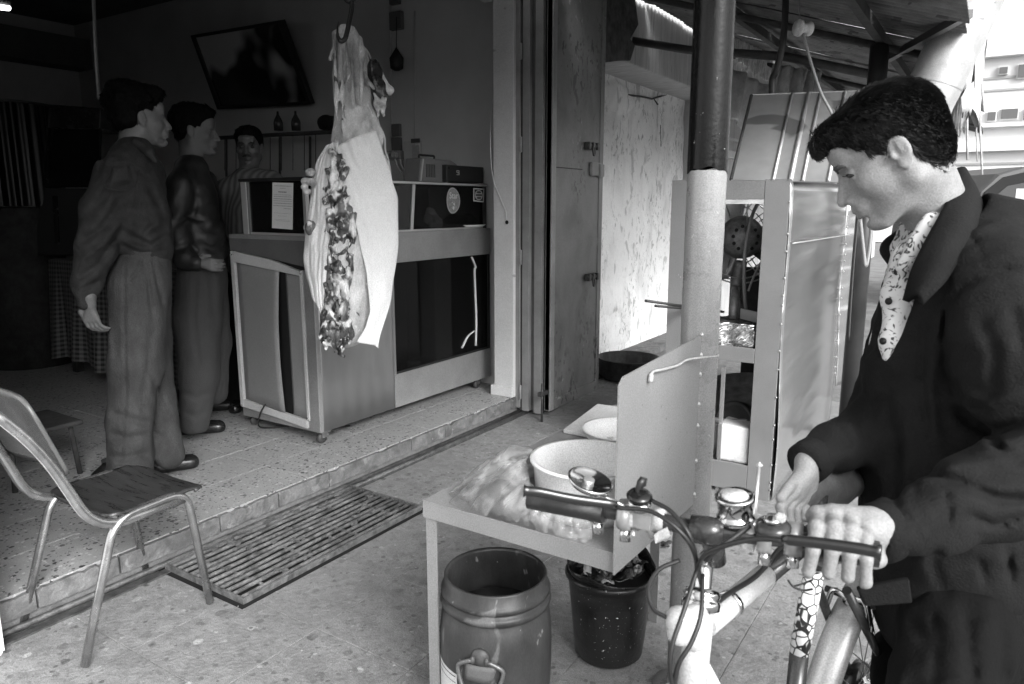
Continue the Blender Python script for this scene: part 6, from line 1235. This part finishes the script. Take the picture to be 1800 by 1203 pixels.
for y in (-1, 1):
    s_ = SDF(hd0(.078, .032*y, -.001)-Vector((.02,)*3), hd0(.078, .032*y, -.001)+Vector((.02,)*3), .0018); s_.ell(hd0(.0755, .032*y, -.0035), np.array((.0125, .0122, .0052))*1.0); s_.mesh('eye', M_iris, mn)
    B().tube([hd0(.0905, .022*y, .004), hd0(.091, .032*y, .0045), hd0(.087, .043*y, .001)], .0011, 5).build('lash', M_hair, mn)
    s_ = SDF(hd0(.09, .032*y, .02)-Vector((.035,)*3), hd0(.09, .032*y, .02)+Vector((.035,)*3), .0016)
    s_.chain([hd0(.0945, .014*y, .0165), hd0(.0945, .026*y, .0235), hd0(.089, .040*y, .0235), hd0(.078, .052*y, .016)], [.003, .0046, .0042, .002], .003); s_.disp(lambda X, Y, Z: .0012*nz(X, Y, Z, 900, 5)); s_.mesh('eyebrow', M_brow, mn)
s_ = SDF(hd0(.098, 0, -.07)-Vector((.035,)*3), hd0(.098, 0, -.07)+Vector((.035,)*3), .0015)
for z_, x_ in ((-.0655, .1030), (-.0780, .1008)): s_.cone(hd0(x_-.005, -.015, z_), hd0(x_, 0, z_), .003, .0062, k=.002).cone(hd0(x_, 0, z_), hd0(x_-.005, .015, z_), .0062, .003, k=.002)
s_.mesh('lips', M_lip, mn)
hair_sdf(hd0, 'hair', mn, .0026, top=.0, quiff=[((.060, 0, .084), (.042, .052, .028)), ((.085, .0, .083), (.023, .042, .021)), ((.099, .003, .073), (.014, .030, .014))], amp=.0010, strands=34000, seed=5, curl=110, nape=-.082)
# near (left) hand on the grip
g0, g1 = Zb(1425, 957), Zb(1545, 975); gd = (g1-g0).normalized(); gp = Vector((-gd.y, gd.x, 0))  # gp: away from the camera
if gp.y < 0: gp = -gp
def GP(t, back, z): return g0.lerp(g1, t)+gp*back+Vector((0, 0, z))
S = SDF(GP(.5, 0, 0)-Vector((.15, .14, .09)), GP(.5, 0, 0)+Vector((.20, .16, .10)), .0022)
ts = [.08, .315, .545, .75]; Ks = [GP(t+.02, .030, .030-(.004 if i in (0, 3) else 0)) for i, t in enumerate(ts)]
tilt = (-.020, -.006, .004, .016); dz_ = (.000, .003, .002, -.003)
for i, t in enumerate(ts):
    K_ = Ks[i]; r_ = (.0106, .0112, .0108, .0094)[i]; sh = gd*tilt[i]*.35; zz = dz_[i]
    ch_ = [K_, GP(t+.005, -.013, .029+zz)+sh*.2, GP(t-.005, -.030, .006+zz)+sh*.6, GP(t-.01, -.030, -.023+zz)+sh, GP(t-.01, -.014, -.034+zz)+sh]
    fingers(S, [ch_], r=r_, k=.0022); S.ell(ch_[1], (r_*1.04,)*3, k=.004).ell(K_, (r_*1.25,)*3, k=.008)
    S.cone(ch_[2]-gp*(r_*1.02)-gd*.006, ch_[2]-gp*(r_*1.02)+gd*.006, .0012, .0012, k=.0015, sub=True)
wr_ = aD(1533, 930, .945); wd_ = (aD(1600, 918, .985)-wr_).normalized()
for i, K_ in enumerate(Ks): S.cone(wr_+gd*(-.012)+Vector((0, 0, .002)), K_, .020, .0115, k=.012)
S.cone(wr_, wr_+wd_*.07, .026, .024, k=.012)
fingers(S, [[wr_+gd*-.02+Vector((0, 0, -.014)), GP(.75, .032, -.014), GP(.45, .028, -.022), GP(.22, .014, -.026)]], r=.0125)
S.ell(GP(.90, .022, -.016), (.022, .016, .014), k=.012)
S.disp(lambda X, Y, Z: .0005*nz(X, Y, Z, 220, 8)); S.mesh('left_hand', M_skin, mn)
# far (right) hand at the saddle nose
wr2 = aD(1424, 812, 1.30); S = SDF(wr2-Vector((.12, .12, .14)), wr2+Vector((.12, .12, .08)), .0024)
kn2 = [aD(1392, 868, 1.26), aD(1402, 872, 1.275), aD(1412, 874, 1.29), aD(1422, 872, 1.30)]
for i, K_ in enumerate(kn2):
    S.cone(wr2, K_, .019, .0115, k=.012); a_ = [(1372+i*13, 892+i*2), (1376+i*12, 915+i*2), (1388+i*10, 930-i*1)]
    fingers(S, [[K_]+[aD(x_, y_, 1.235+.018*i) for x_, y_ in a_]], r=.0095)
fingers(S, [[aD(1405, 835, 1.285), aD(1386, 858, 1.25), aD(1372, 876, 1.235)]], r=.0105)
S.cone(wr2, aD(1434, 798, 1.32), .021, .020, k=.012); S.mesh('right_hand', M_skin, mn)
# shirt
M_shirt = mat('patterned shirt', .62, .7)
t_ = M_shirt.node_tree; tcx = t_.nodes.new('ShaderNodeTexCoord'); nx2 = t_.nodes.new('ShaderNodeTexNoise'); nx2.inputs['Scale'].default_value = 55; nx2.inputs['Detail'].default_value = 1; nx2.inputs['Distortion'].default_value = 2.2
mz = t_.nodes.new('ShaderNodeValToRGB'); mz.color_ramp.elements[0].position = .36; mz.color_ramp.elements[0].color = (.05, .05, .05, 1); mz.color_ramp.elements[1].position = .43; mz.color_ramp.elements[1].color = (.62, .62, .62, 1)
t_.links.new(tcx.outputs['Object'], nx2.inputs[0]); t_.links.new(nx2.outputs[0], mz.inputs[0]); t_.links.new(mz.outputs[0], t_.nodes['Principled BSDF'].inputs['Base Color'])
tc_ = lambda px, py, d: aD(px, py, d)
lo = Vector((-.42, 1.0, .62)); hi = Vector((.42, 1.85, 1.5))
S = SDF(lo, hi, .006)
S.chain([tc_(1658, 405, 1.37), tc_(1668, 480, 1.37), tc_(1665, 620, 1.37), tc_(1665, 760, 1.37)], [.062, .10, .125, .13], .03)
S.chain([tc_(1640, 392, 1.30), tc_(1612, 430, 1.29), tc_(1590, 468, 1.29)], [.020, .016, .012], .008).chain([tc_(1592, 398, 1.42), tc_(1576, 436, 1.42), tc_(1590, 470, 1.38)], [.012, .012, .010], .008)
S.chain([tc_(1598, 450, 1.33), tc_(1578, 520, 1.32), tc_(1564, 600, 1.32), tc_(1560, 690, 1.32)], [.030, .024, .015, .003], .02); S.disp(fold(.002, 60, 41)); S.mesh('shirt', M_shirt, mn)
for py, px in ((478, 1577), (530, 1562), (600, 1552)):
    p_ = tc_(px, py, 1.30); B().lathe([(0, -.002), (.006, -.002), (.0065, .001), (0, .003)], p_, -Vector(RT)-Vector(FH)*.6, 12).build('button', M_black, mn)
# jacket
M_jk = mat('dark wool jacket', .012, .9, n=.25, ns=7, bump=.3, bs=260, spec=.12)
h_ = .0062; S = SDF((-.45, .85, .55), (.64, 2.0, 1.54), h_)
T3 = [(1742, 445, 1.36, .105), (1722, 530, 1.36, .155), (1700, 660, 1.36, .168), (1688, 820, 1.36, .166), (1690, 950, 1.36, .160), (1697, 1040, 1.36, .158)]
S.chain([tc_(a, b_, c_) for a, b_, c_, d_ in T3], [d_ for a, b_, c_, d_ in T3], .04)
S.chain([tc_(1715, 425, 1.34), tc_(1748, 490, 1.22)], [.06, .074], .05).chain([tc_(1710, 425, 1.42), tc_(1668, 500, 1.54)], [.06, .07], .05)
S.chain([tc_(1752, 505, 1.21), tc_(1790, 640, 1.15), tc_(1848, 800, 1.08)], [.080, .082, .076], .035)
S.chain([tc_(1848, 810, 1.07), tc_(1745, 868, 1.02), tc_(1645, 905, .99), tc_(1590, 925, .975), tc_(1555, 936, .965)], [.074, .062, .048, .038, .0345], .015)
S.chain([tc_(1655, 500, 1.54), tc_(1590, 650, 1.50), tc_(1540, 748, 1.42), tc_(1470, 780, 1.35), tc_(1432, 804, 1.31)], [.075, .066, .056, .044, .034], .025)
S.disp(lambda X, Y, Z: .010*np.abs(nz(X, Y, Z*1.5, 24, 51))+.005*np.abs(nz(X*1.2, Y, Z*.8, 55, 52))-.006+.0010*nz(X, Y, Z, 90, 53))
crease(S, [([(1686, 388), (1717, 431), (1737, 480)], 5, 0.0043), ([(1737, 480), (1772, 474), (1812, 482)], 6, 0.0054), ([(1737, 480), (1690, 509), (1666, 536), (1659, 580), (1662, 653), (1690, 720)], 7, 0.0086),
 ([(1675, 715), (1705, 742), (1745, 760), (1812, 742)], 13, 0.0151), ([(1690, 690), (1740, 712), (1800, 690)], 12, -0.0086), ([(1738, 768), (1770, 800), (1800, 815)], 11, 0.0108), ([(1640, 838), (1692, 850), (1753, 877), (1812, 880)], 12, 0.0130), ([(1650, 815), (1710, 818), (1790, 800)], 14, -0.0086),
 ([(1659, 860), (1669, 897), (1662, 925)], 8, 0.0065), ([(1578, 872), (1608, 934), (1635, 974)], 5, 0.0043), ([(1700, 905), (1750, 925), (1800, 905)], 9, 0.0086), ([(1620, 880), (1645, 925)], 7, -0.0043),
 ([(1610, 640), (1606, 720), (1608, 810), (1604, 900)], 5, 0.0043), ([(1560, 690), (1575, 800), (1570, 930)], 14, 0.0097), ([(1640, 600), (1634, 700), (1650, 800)], 14, -0.0097), ([(1625, 560), (1620, 660), (1632, 760)], 10, 0.0076), ([(1650, 960), (1640, 990), (1660, 1040)], 12, 0.0065), ([(1720, 980), (1735, 1030)], 9, 0.0076), ([(1770, 960), (1780, 1030)], 9, 0.0076),
 ([(1720, 560), (1750, 620), (1745, 690)], 15, 0.0086), ([(1780, 540), (1800, 620)], 15, 0.0086), ([(1470, 745), (1500, 790)], 8, 0.0076), ([(1500, 725), (1525, 780)], 9, 0.0086), ([(1440, 780), (1465, 820)], 5, 0.0045)])
for P2 in ([(1612, 385, 1.30, .060), (1586, 455, 1.29, .044)], [(1586, 455, 1.29, .044), (1562, 530, 1.28, .030)], [(1562, 530, 1.28, .030), (1546, 610, 1.27, .020)], [(1546, 610, 1.27, .020), (1534, 690, 1.27, .007)]):
    (a, b_, c_, d_), (e_, f_, g_, i_) = P2; S.cone(tc_(a, b_, c_), tc_(e_, f_, g_), d_, i_, .012, True)
S.ell(tc_(1645, 375, 1.37), (.082, .082, .075), k=.012, sub=True)
S.mesh('jacket', M_jk, mn)
ci = smoothpts([tc_(*p) for p in ((1676, 306, 1.42), (1672, 340, 1.33), (1652, 385, 1.265), (1628, 430, 1.24), (1606, 478, 1.225), (1592, 530, 1.215))], 6)
co_ = smoothpts([tc_(*p) for p in ((1694, 318, 1.44), (1722, 358, 1.35), (1712, 405, 1.25), (1682, 455, 1.205), (1655, 500, 1.18), (1618, 536, 1.185))], 6)
def colr(u, v):
    k_ = u*(len(ci)-1); i_ = min(int(k_), len(ci)-2); t = k_-i_; a = ci[i_].lerp(ci[i_+1], t); b_ = co_[i_].lerp(co_[i_+1], t); return a.lerp(b_, v)+Vector((0, 0, .014*math.sin(PI*v)))-Vector(FH)*.012*math.sin(PI*v)
B().grid(colr, 40, 10).build('collar', M_jk, mn, solid=.012)
ci2 = smoothpts([tc_(*p) for p in ((1676, 306, 1.42), (1640, 350, 1.47), (1600, 398, 1.46), (1558, 432, 1.44), (1572, 462, 1.41), (1590, 490, 1.38))], 6)
B().tube(ci2, .0085, 8, flat=1.4).build('collar_far_side', M_jk, mn)

S = SDF((-.3, 1.0, .55), (.5, 1.8, .80), .006); S.cone(tc_(1697, 1018, 1.36), tc_(1699, 1055, 1.36), .166, .163, .01)
S.disp(lambda X, Y, Z: .0018*np.sin((X*.84+Y*.54)*420+Z*0)); S.mesh('waistband', M_jk, mn)
B().prism([tc_(1508, 1036, 1.24), tc_(1600, 1018, 1.21), tc_(1606, 1062, 1.21), tc_(1522, 1068, 1.24)], Vector(FH)*.012).build('waist_tab', M_jk, mn, bev=.004)
for (c_, d_, r_) in (((1566, 932, .966), (1530, 941, .960), .036), ((1436, 802, 1.315), (1414, 818, 1.300), .0355)):
    a, b_ = tc_(*c_), tc_(*d_); B().tube([a, a.lerp(b_, .4), b_, b_+(b_-a)*.02, a.lerp(b_, .3)], [r_*1.0, r_*1.04, r_*1.03, r_*.9, r_*.85], 28, caps=False, flat=1.1).build('cuff', M_jk, mn)
# trousers and shoes
M_tr = mat('dark trousers', .007, .9, spec=.1, n=.2, bump=.2, bs=200)
S = SDF((-.35, .95, -.0), (.6, 1.95, .75), .009)
for (fx, fy, s2_) in ((.02, 1.22, 0), (-.02, 1.52, 1)):
    hp = tc_(1700, 1040, 1.29 if s2_ == 0 else 1.45); kn_ = Vector((fx-.02, fy, .48)); S.chain([hp, kn_, Vector((fx, fy, .11))], [.105, .085, .072], .03)
S.disp(lambda X, Y, Z: .016*np.abs(nz(X, Y, Z*.6, 26, 61))+.006*np.abs(nz(X, Y, Z, 60, 62))); crease(S, [([(1640, 1075), (1650, 1130), (1640, 1210)], 12, .010), ([(1700, 1075), (1712, 1210)], 14, .012), ([(1760, 1075), (1765, 1210)], 14, .010), ([(1600, 1090), (1640, 1150)], 12, .009)]); S.half((0, 0, .035), (0, 0, -1)); S.mesh('trousers', M_tr, mn)
def shoe(c, d, m, par, L_=.27, w_=.048, name='shoe'):
    c = Vector(c); d = Vector(d).normalized(); S = SDF(c-Vector((.25, .25, .01)), c+Vector((.25, .25, .14)), .005); b0 = c-d*.08
    S.cone(b0+Vector((0, 0, .04)), c+d*(L_-.15)+Vector((0, 0, .028)), .044, .040, k=.02).cone(b0+Vector((0, 0, .05)), b0+d*.03+Vector((0, 0, .09)), .042, .036, k=.03)
    S.half((0, 0, c.z+.002), (0, 0, -1)); return S.mesh(name, m, par)
M_shoe = mat('black shoe', .012, .25)
for fx, fy in ((.02, 1.22), (-.02, 1.52)): shoe((fx-.02, fy-.01, 0), -Vector(RT), M_shoe, mn)
# ---------------------------------------------------------------- men in the shop
def standing(name, label, H, parts): pass
M_denim = mat('dark denim shirt', .026, .9, spec=.15, n=.35, ns=18, bump=.35, bs=160); M_jean = mat('blue jeans', .050, .9, spec=.15, n=.28, ns=14, bump=.4, bs=180, stretch=(1, 1, .5))
M_skin2 = mat('tanned skin', .10, .55, n=.08, ns=12, bump=.1, bs=90)
M_thread = mat('pale seam thread', .17, .8)
m1 = thing('person', 'man in denim shirt and jeans standing with his back half turned beside chair', 'person', (-3.25, 1.85, .12))
f1 = (Vector(RT)*.78+Vector(FH)*.62).normalized(); l1 = Vector((0, 0, 1)).cross(f1)
d1 = lambda px, py, off=0.: aD(px, py, 3.27+off)
h1 = HeadFrame(d1(247, 208, .02), f1, R_(-2), 1.03)
S = SDF(h1.o-Vector((.2, .2, .26)), h1.o+Vector((.2, .2, .18)), .004); head_sdf(S, h1, d1(232, 285), .058); S.mesh('body', M_skin2, m1)
hair_sdf(h1, 'hair', m1, .0045, top=.022, quiff=[((.055, 0, .105), (.05, .06, .035)), ((-.05, 0, .075), (.09, .095, .085)), ((-.075, 0, .0), (.045, .07, .06))], amp=.005, strands=7000, seed=11, nape=-.085, curl=70, m=M_hair2)
s_ = SDF(h1(.05, 0, -.09)-Vector((.12,)*3), h1(.05, 0, -.09)+Vector((.12,)*3), .004); s_.ell(h1(.045, 0, -.095), (.042, .052, .022), h1.M); s_.ell(h1(.092, 0, -.058), (.008, .022, .005), h1.M); s_.mesh('beard', mat('stubble', .08, .8), m1)
fold2 = lambda a1, f1_, a2, f2_, sd, st=1.4: (lambda X, Y, Z: a1*np.abs(nz(X, Y, Z*st, f1_, sd))+a2*np.abs(nz(X, Y, Z*st, f2_, sd+1))-a1*.5)
S = SDF(d1(220, 420)-Vector((.45, .45, .55)), d1(220, 420)+Vector((.45, .45, .5)), .008)
S.chain([d1(232, 284), d1(228, 330), d1(236, 390), d1(252, 428)], [.095, .132, .140, .118], .05); S.chain([d1(240, 262), d1(212, 290, -.08), d1(200, 308, -.11)], [.055, .062, .066], .04).chain([d1(240, 265), d1(262, 298, .15)], [.05, .065], .04)
S.chain([d1(200, 305, -.12), d1(180, 370, -.15), d1(168, 440, -.17)], [.070, .082, .080], .03).chain([d1(168, 440, -.17), d1(152, 500, -.18), d1(151, 532, -.19)], [.078, .058, .036], .02)
S.chain([d1(268, 315, .16), d1(278, 380, .2), d1(264, 425, .2)], [.055, .052, .05], .03); S.cone(d1(254, 425), d1(258, 438), .116, .108, k=.02)
S.disp(fold2(.005, 38, .003, 85, 71, 1.0)); crease(S, [([(180, 293), (227, 290), (260, 313)], 4, .008), ([(227, 290), (243, 333), (236, 375)], 5, .012), ([(153, 380), (197, 330), (233, 325)], 9, .016), ([(140, 430), (180, 400), (215, 350)], 9, .018), ([(133, 467), (180, 430), (222, 380)], 8, -.014), ([(137, 490), (170, 468), (205, 415)], 8, .016), ([(140, 510), (175, 495)], 6, .012),
 ([(225, 416), (266, 433), (297, 412)], 8, .016), ([(214, 432), (249, 446), (290, 440)], 6, .014), ([(215, 395), (250, 410), (292, 385)], 9, -.012), ([(262, 330), (280, 360), (290, 400)], 7, .012), ([(250, 350), (258, 390), (240, 420)], 8, .012), ([(190, 250), (180, 280), (172, 310)], 7, .010), ([(205, 300), (190, 350)], 8, -.010)])
S.mesh('denim_shirt', M_denim, m1)
S = SDF(d1(250, 290)-Vector((.14, .14, .12)), d1(250, 290)+Vector((.14, .14, .12)), .006); S.chain([d1(222, 240, .02), d1(240, 252, -.06), d1(262, 268, -.075), d1(274, 285, -.07)], [.024, .022, .018, .008], .01, ); S.mesh('collar', M_denim, m1)
B().tube(smoothpts([d1(212, 252, -.02), d1(196, 300, -.20), d1(185, 330, -.235), d1(232, 332, -.20), d1(245, 300, -.15)], 4), .003, 5).build('yoke_seam', M_denim, m1)
S = SDF(d1(240, 640)-Vector((.4, .4, .62)), d1(240, 640)+Vector((.4, .4, .58)), .008)
S.chain([d1(256, 448), d1(246, 500, -.02), d1(240, 640, -.05), d1(228, 740, -.05), d1(230, 838, -.05)], [.100, .124, .112, .092, .094], .03); S.chain([d1(260, 470, .06), d1(262, 600, .12), d1(276, 700, .14), d1(298, 800, .08)], [.10, .095, .078, .066], .03)
S.disp(fold2(.003, 40, .002, 85, 73, .5)); crease(S, [([(266, 450), (276, 490), (287, 540)], 5, .012), ([(256, 450), (262, 500), (268, 560)], 5, .012), ([(246, 450), (250, 500)], 5, .009), ([(253, 450), (240, 480), (224, 497)], 4, .010), ([(220, 450), (218, 558), (222, 682), (212, 832)], 3.5, .010), ([(195, 724), (230, 738), (266, 745)], 9, .014), ([(192, 760), (225, 772), (255, 765)], 8, .012), ([(190, 800), (220, 806), (262, 795)], 8, .012), ([(240, 700), (255, 725)], 7, .010),
 ([(268, 560), (262, 640), (250, 700)], 8, .010), ([(270, 760), (300, 775)], 7, .010), ([(262, 640), (280, 700), (300, 740)], 7, .012), ([(200, 560), (205, 640)], 9, .007)]); S.half(tuple(d1(240, 846)), (0, 0, -1)); jn = S.mesh('jeans', M_jean, m1)

def seam(pts, r=.0028): return B().tube(smoothpts(pts, 6), r, 5).build('side_seam', M_thread, m1)

# right hand hanging behind
def relaxed_hand(S, w, dirv, side, nrm, sc=1.):
    w, dirv, side, nrm = Vector(w), Vector(dirv).normalized(), Vector(side).normalized(), Vector(nrm).normalized(); k = [w+dirv*.085*sc+side*(.030-.02*i)*sc for i in range(4)]
    for i in range(4):
        S.cone(w, k[i], .019*sc, .0125*sc, k=.01); L_ = (.9, 1., .95, .78)[i]; S.chain([k[i], k[i]+(dirv*.9-nrm*.3)*.035*L_*sc, k[i]+(dirv*1.45-nrm*.95)*.036*L_*sc, k[i]+(dirv*1.55-nrm*1.6)*.038*L_*sc], [.0105*sc, .0098*sc, .009*sc, .008*sc], .003)
    S.chain([w+side*.018*sc, w+side*.048*sc+dirv*.04*sc, w+side*.052*sc+dirv*.075*sc-nrm*.012], [.014*sc, .0115*sc, .0095*sc], .008)
w1 = d1(158, 535, -.19); S = SDF(w1-Vector((.12, .12, .16)), w1+Vector((.12, .12, .05)), .0035); relaxed_hand(S, w1, (0, 0, -1), -Vector(RT)+Vector(FH)*-.2, f1*-1, .82); S.cone(w1, w1+Vector((0, 0, .03)), .024, .028); S.mesh('right_hand', M_skin2, m1)
for c_, off in (((300, 838), .1), ((228, 862), -.05)):
    p_ = aZ(c_[0]-12, c_[1]-8, .1205); shoe((p_.x, p_.y, .1205), f1+Vector(RT)*.3, M_shoe, m1)
    B().cyl((p_.x-.03, p_.y-.02, .16), (p_.x-.04, p_.y-.02, .25), .04, 12).build('sock', mat('dark sock', .03, .9), m1)
# second man
m2 = thing('person', 'man in dark jacket and grey trousers with hand on hip at the counter', 'person', (-3.62, 2.42, .12))
d2 = lambda px, py, off=0.: aD(px, py, 3.98+off)
f2 = (Vector(RT)*.95+Vector(FH)*.25).normalized(); h2 = HeadFrame(d2(343, 230, .0), f2, R_(3), 1.03)
S = SDF(h2.o-Vector((.2, .2, .26)), h2.o+Vector((.2, .2, .18)), .0045); head_sdf(S, h2, d2(338, 300), .056); S.mesh('body', M_skin2, m2)
hair_sdf(h2, 'hair', m2, .005, top=.015, quiff=[((.05, 0, .10), (.05, .06, .03)), ((-.06, 0, .05), (.07, .08, .08))], amp=.004, strands=3000, seed=13, nape=-.075, m=M_hair2)
M_jk2 = mat('black leather jacket', .010, .55, n=.3, bump=.2, bs=60)
S = SDF(d2(345, 390)-Vector((.45, .45, .45)), d2(345, 390)+Vector((.45, .45, .42)), .010)
S.chain([d2(338, 300), d2(335, 350), d2(345, 410), d2(352, 450)], [.09, .13, .135, .12], .05).chain([d2(335, 290), d2(318, 325, -.13), d2(308, 400, -.16)], [.06, .066, .062], .03).chain([d2(308, 400, -.16), d2(325, 455, -.17), d2(345, 462, -.18)], [.07, .055, .042], .02).chain([d2(360, 320, .15), d2(375, 400, .2), d2(388, 440, .1)], [.07, .06, .05], .03)
S.disp(fold2(.004, 38, .003, 80, 81, 1.0)); crease(S, [([(300, 400), (330, 380), (360, 390)], 7, .012), ([(305, 440), (335, 430), (352, 445)], 7, .012), ([(330, 300), (345, 340), (340, 380)], 6, .010), ([(350, 430), (375, 440), (392, 425)], 7, .012), ([(352, 400), (378, 405), (392, 380)], 8, .010)]); S.mesh('jacket', M_jk2, m2)
w2 = d2(347, 462, -.185); S = SDF(w2-Vector((.14, .14, .09)), w2+Vector((.16, .16, .09)), .004); relaxed_hand(S, w2, Vector(RT)*1.-Vector((0, 0, .15)), Vector((0, 0, 1)), -Vector(FH), .85); S.mesh('right_hand', M_skin2, m2)
S = SDF(d2(345, 620)-Vector((.4, .4, .55)), d2(345, 620)+Vector((.4, .4, .55)), .010)
S.chain([d2(352, 470), d2(346, 560, -.06), d2(350, 660, -.07), d2(342, 745, -.07)], [.115, .122, .098, .074], .03).chain([d2(360, 480, .08), d2(372, 600, .12), d2(378, 690, .14)], [.12, .10, .07], .04)
S.disp(fold2(.003, 40, .002, 80, 83, .5)); crease(S, [([(345, 475), (340, 560), (350, 640)], 6, .010), ([(320, 690), (345, 700), (365, 690)], 7, .010), ([(322, 725), (345, 733), (362, 722)], 6, .010), ([(370, 480), (376, 560)], 7, .010)]); S.half(tuple(d2(345, 752)), (0, 0, -1)); S.mesh('trousers', mat('grey trousers', .038, .9, n=.15, bump=.3, bs=150), m2)
for (a, b_) in ((352, 768), (388, 728)):
    p_ = aZ(a-8, b_-6, .1205); shoe((p_.x, p_.y, .1205), f2, M_shoe, m2)
    B().cyl((p_.x-.02, p_.y-.01, .17), (p_.x-.03, p_.y-.01, .27), .040, 14).build('sock', mat('white sock', .6, .9), m2)
# third man behind the counter
m3 = thing('person', 'moustached man in striped sweater standing behind the display case facing street', 'person', (-4.0, 3.15, .12))
d3 = lambda px, py, off=0.: aD(px, py, 4.55+off)
f3 = (-Vector(FH)*.95+Vector(RT)*.15).normalized(); h3 = HeadFrame(d3(438, 258), f3, R_(4), .98)
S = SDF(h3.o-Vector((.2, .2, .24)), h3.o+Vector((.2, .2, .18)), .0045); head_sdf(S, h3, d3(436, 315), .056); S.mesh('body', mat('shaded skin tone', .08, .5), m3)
hair_sdf(h3, 'hair', m3, .005, top=.004, quiff=[((.05, 0, .09), (.04, .06, .025))], amp=.003, strands=2000, seed=15, nape=-.05, m=M_hair2)
s_ = SDF(h3(.1, 0, -.058)-Vector((.06,)*3), h3(.1, 0, -.058)+Vector((.06,)*3), .004); s_.cone(h3(.101, -.024, -.060), h3(.107, 0, -.054), .0055, .007).cone(h3(.107, 0, -.054), h3(.101, .024, -.060), .007, .0055); s_.mesh('moustache', M_hair, m3)
for y in (-1, 1): 
    s_ = SDF(h3(.088, .032*y, .02)-Vector((.04,)*3), h3(.088, .032*y, .02)+Vector((.04,)*3), .003); s_.chain([h3(.094, .014*y, .018), h3(.094, .028*y, .025), h3(.085, .046*y, .020)], [.004, .0055, .003], .003); s_.mesh('eyebrow', M_hair, m3)
    s_ = SDF(h3(.08, .032*y, 0)-Vector((.03,)*3), h3(.08, .032*y, 0)+Vector((.03,)*3), .003); s_.ell(h3(.079, .032*y, -.001), (.011,)*3); s_.mesh('eye', M_iris, m3)
M_sw = mat('striped sweater', .3, .9); t_ = M_sw.node_tree; tcx = t_.nodes.new('ShaderNodeTexCoord'); wv = t_.nodes.new('ShaderNodeTexWave'); wv.inputs['Scale'].default_value = 9; wv.inputs['Distortion'].default_value = 1.5; mz = t_.nodes.new('ShaderNodeMapRange'); mz.inputs[3].default_value = .04; mz.inputs[4].default_value = .11
t_.links.new(tcx.outputs['Object'], wv.inputs[0]); t_.links.new(wv.outputs[0], mz.inputs[0]); t_.links.new(mz.outputs[0], t_.nodes['Principled BSDF'].inputs['Base Color'])
S = SDF(d3(440, 420)-Vector((.5, .5, .55)), d3(440, 420)+Vector((.5, .5, .5)), .011); S.chain([d3(438, 325), d3(438, 380), d3(438, 500)], [.10, .135, .13], .05).chain([d3(438, 318), d3(402, 340), d3(395, 400), d3(405, 470)], [.08, .085, .072, .06], .03).chain([d3(438, 318), d3(475, 325), d3(492, 380), d3(500, 330, -.1)], [.08, .085, .07, .045], .03)
S.disp(fold(.006, 22, 91)); S.mesh('sweater', M_sw, m3)
S = SDF(d3(440, 560)-Vector((.35, .35, .65)), d3(440, 560)+Vector((.35, .35, .4)), .013); 
for s2_ in (-1, 1): S.chain([d3(438, 500)+Vector(RT)*.07*s2_, d3(438, 600)+Vector(RT)*.09*s2_, Vector((d3(438, 600).x, d3(438, 600).y, .18))+Vector(RT)*.09*s2_], [.12, .09, .07], .03)
S.half((0, 0, .16), (0, 0, -1)); S.mesh('trousers', M_tr, m3)
for s2_ in (-1, 1): shoe(Vector((d3(438, 600).x, d3(438, 600).y, .1205))+Vector(RT)*.09*s2_, f3, M_shoe, m3)
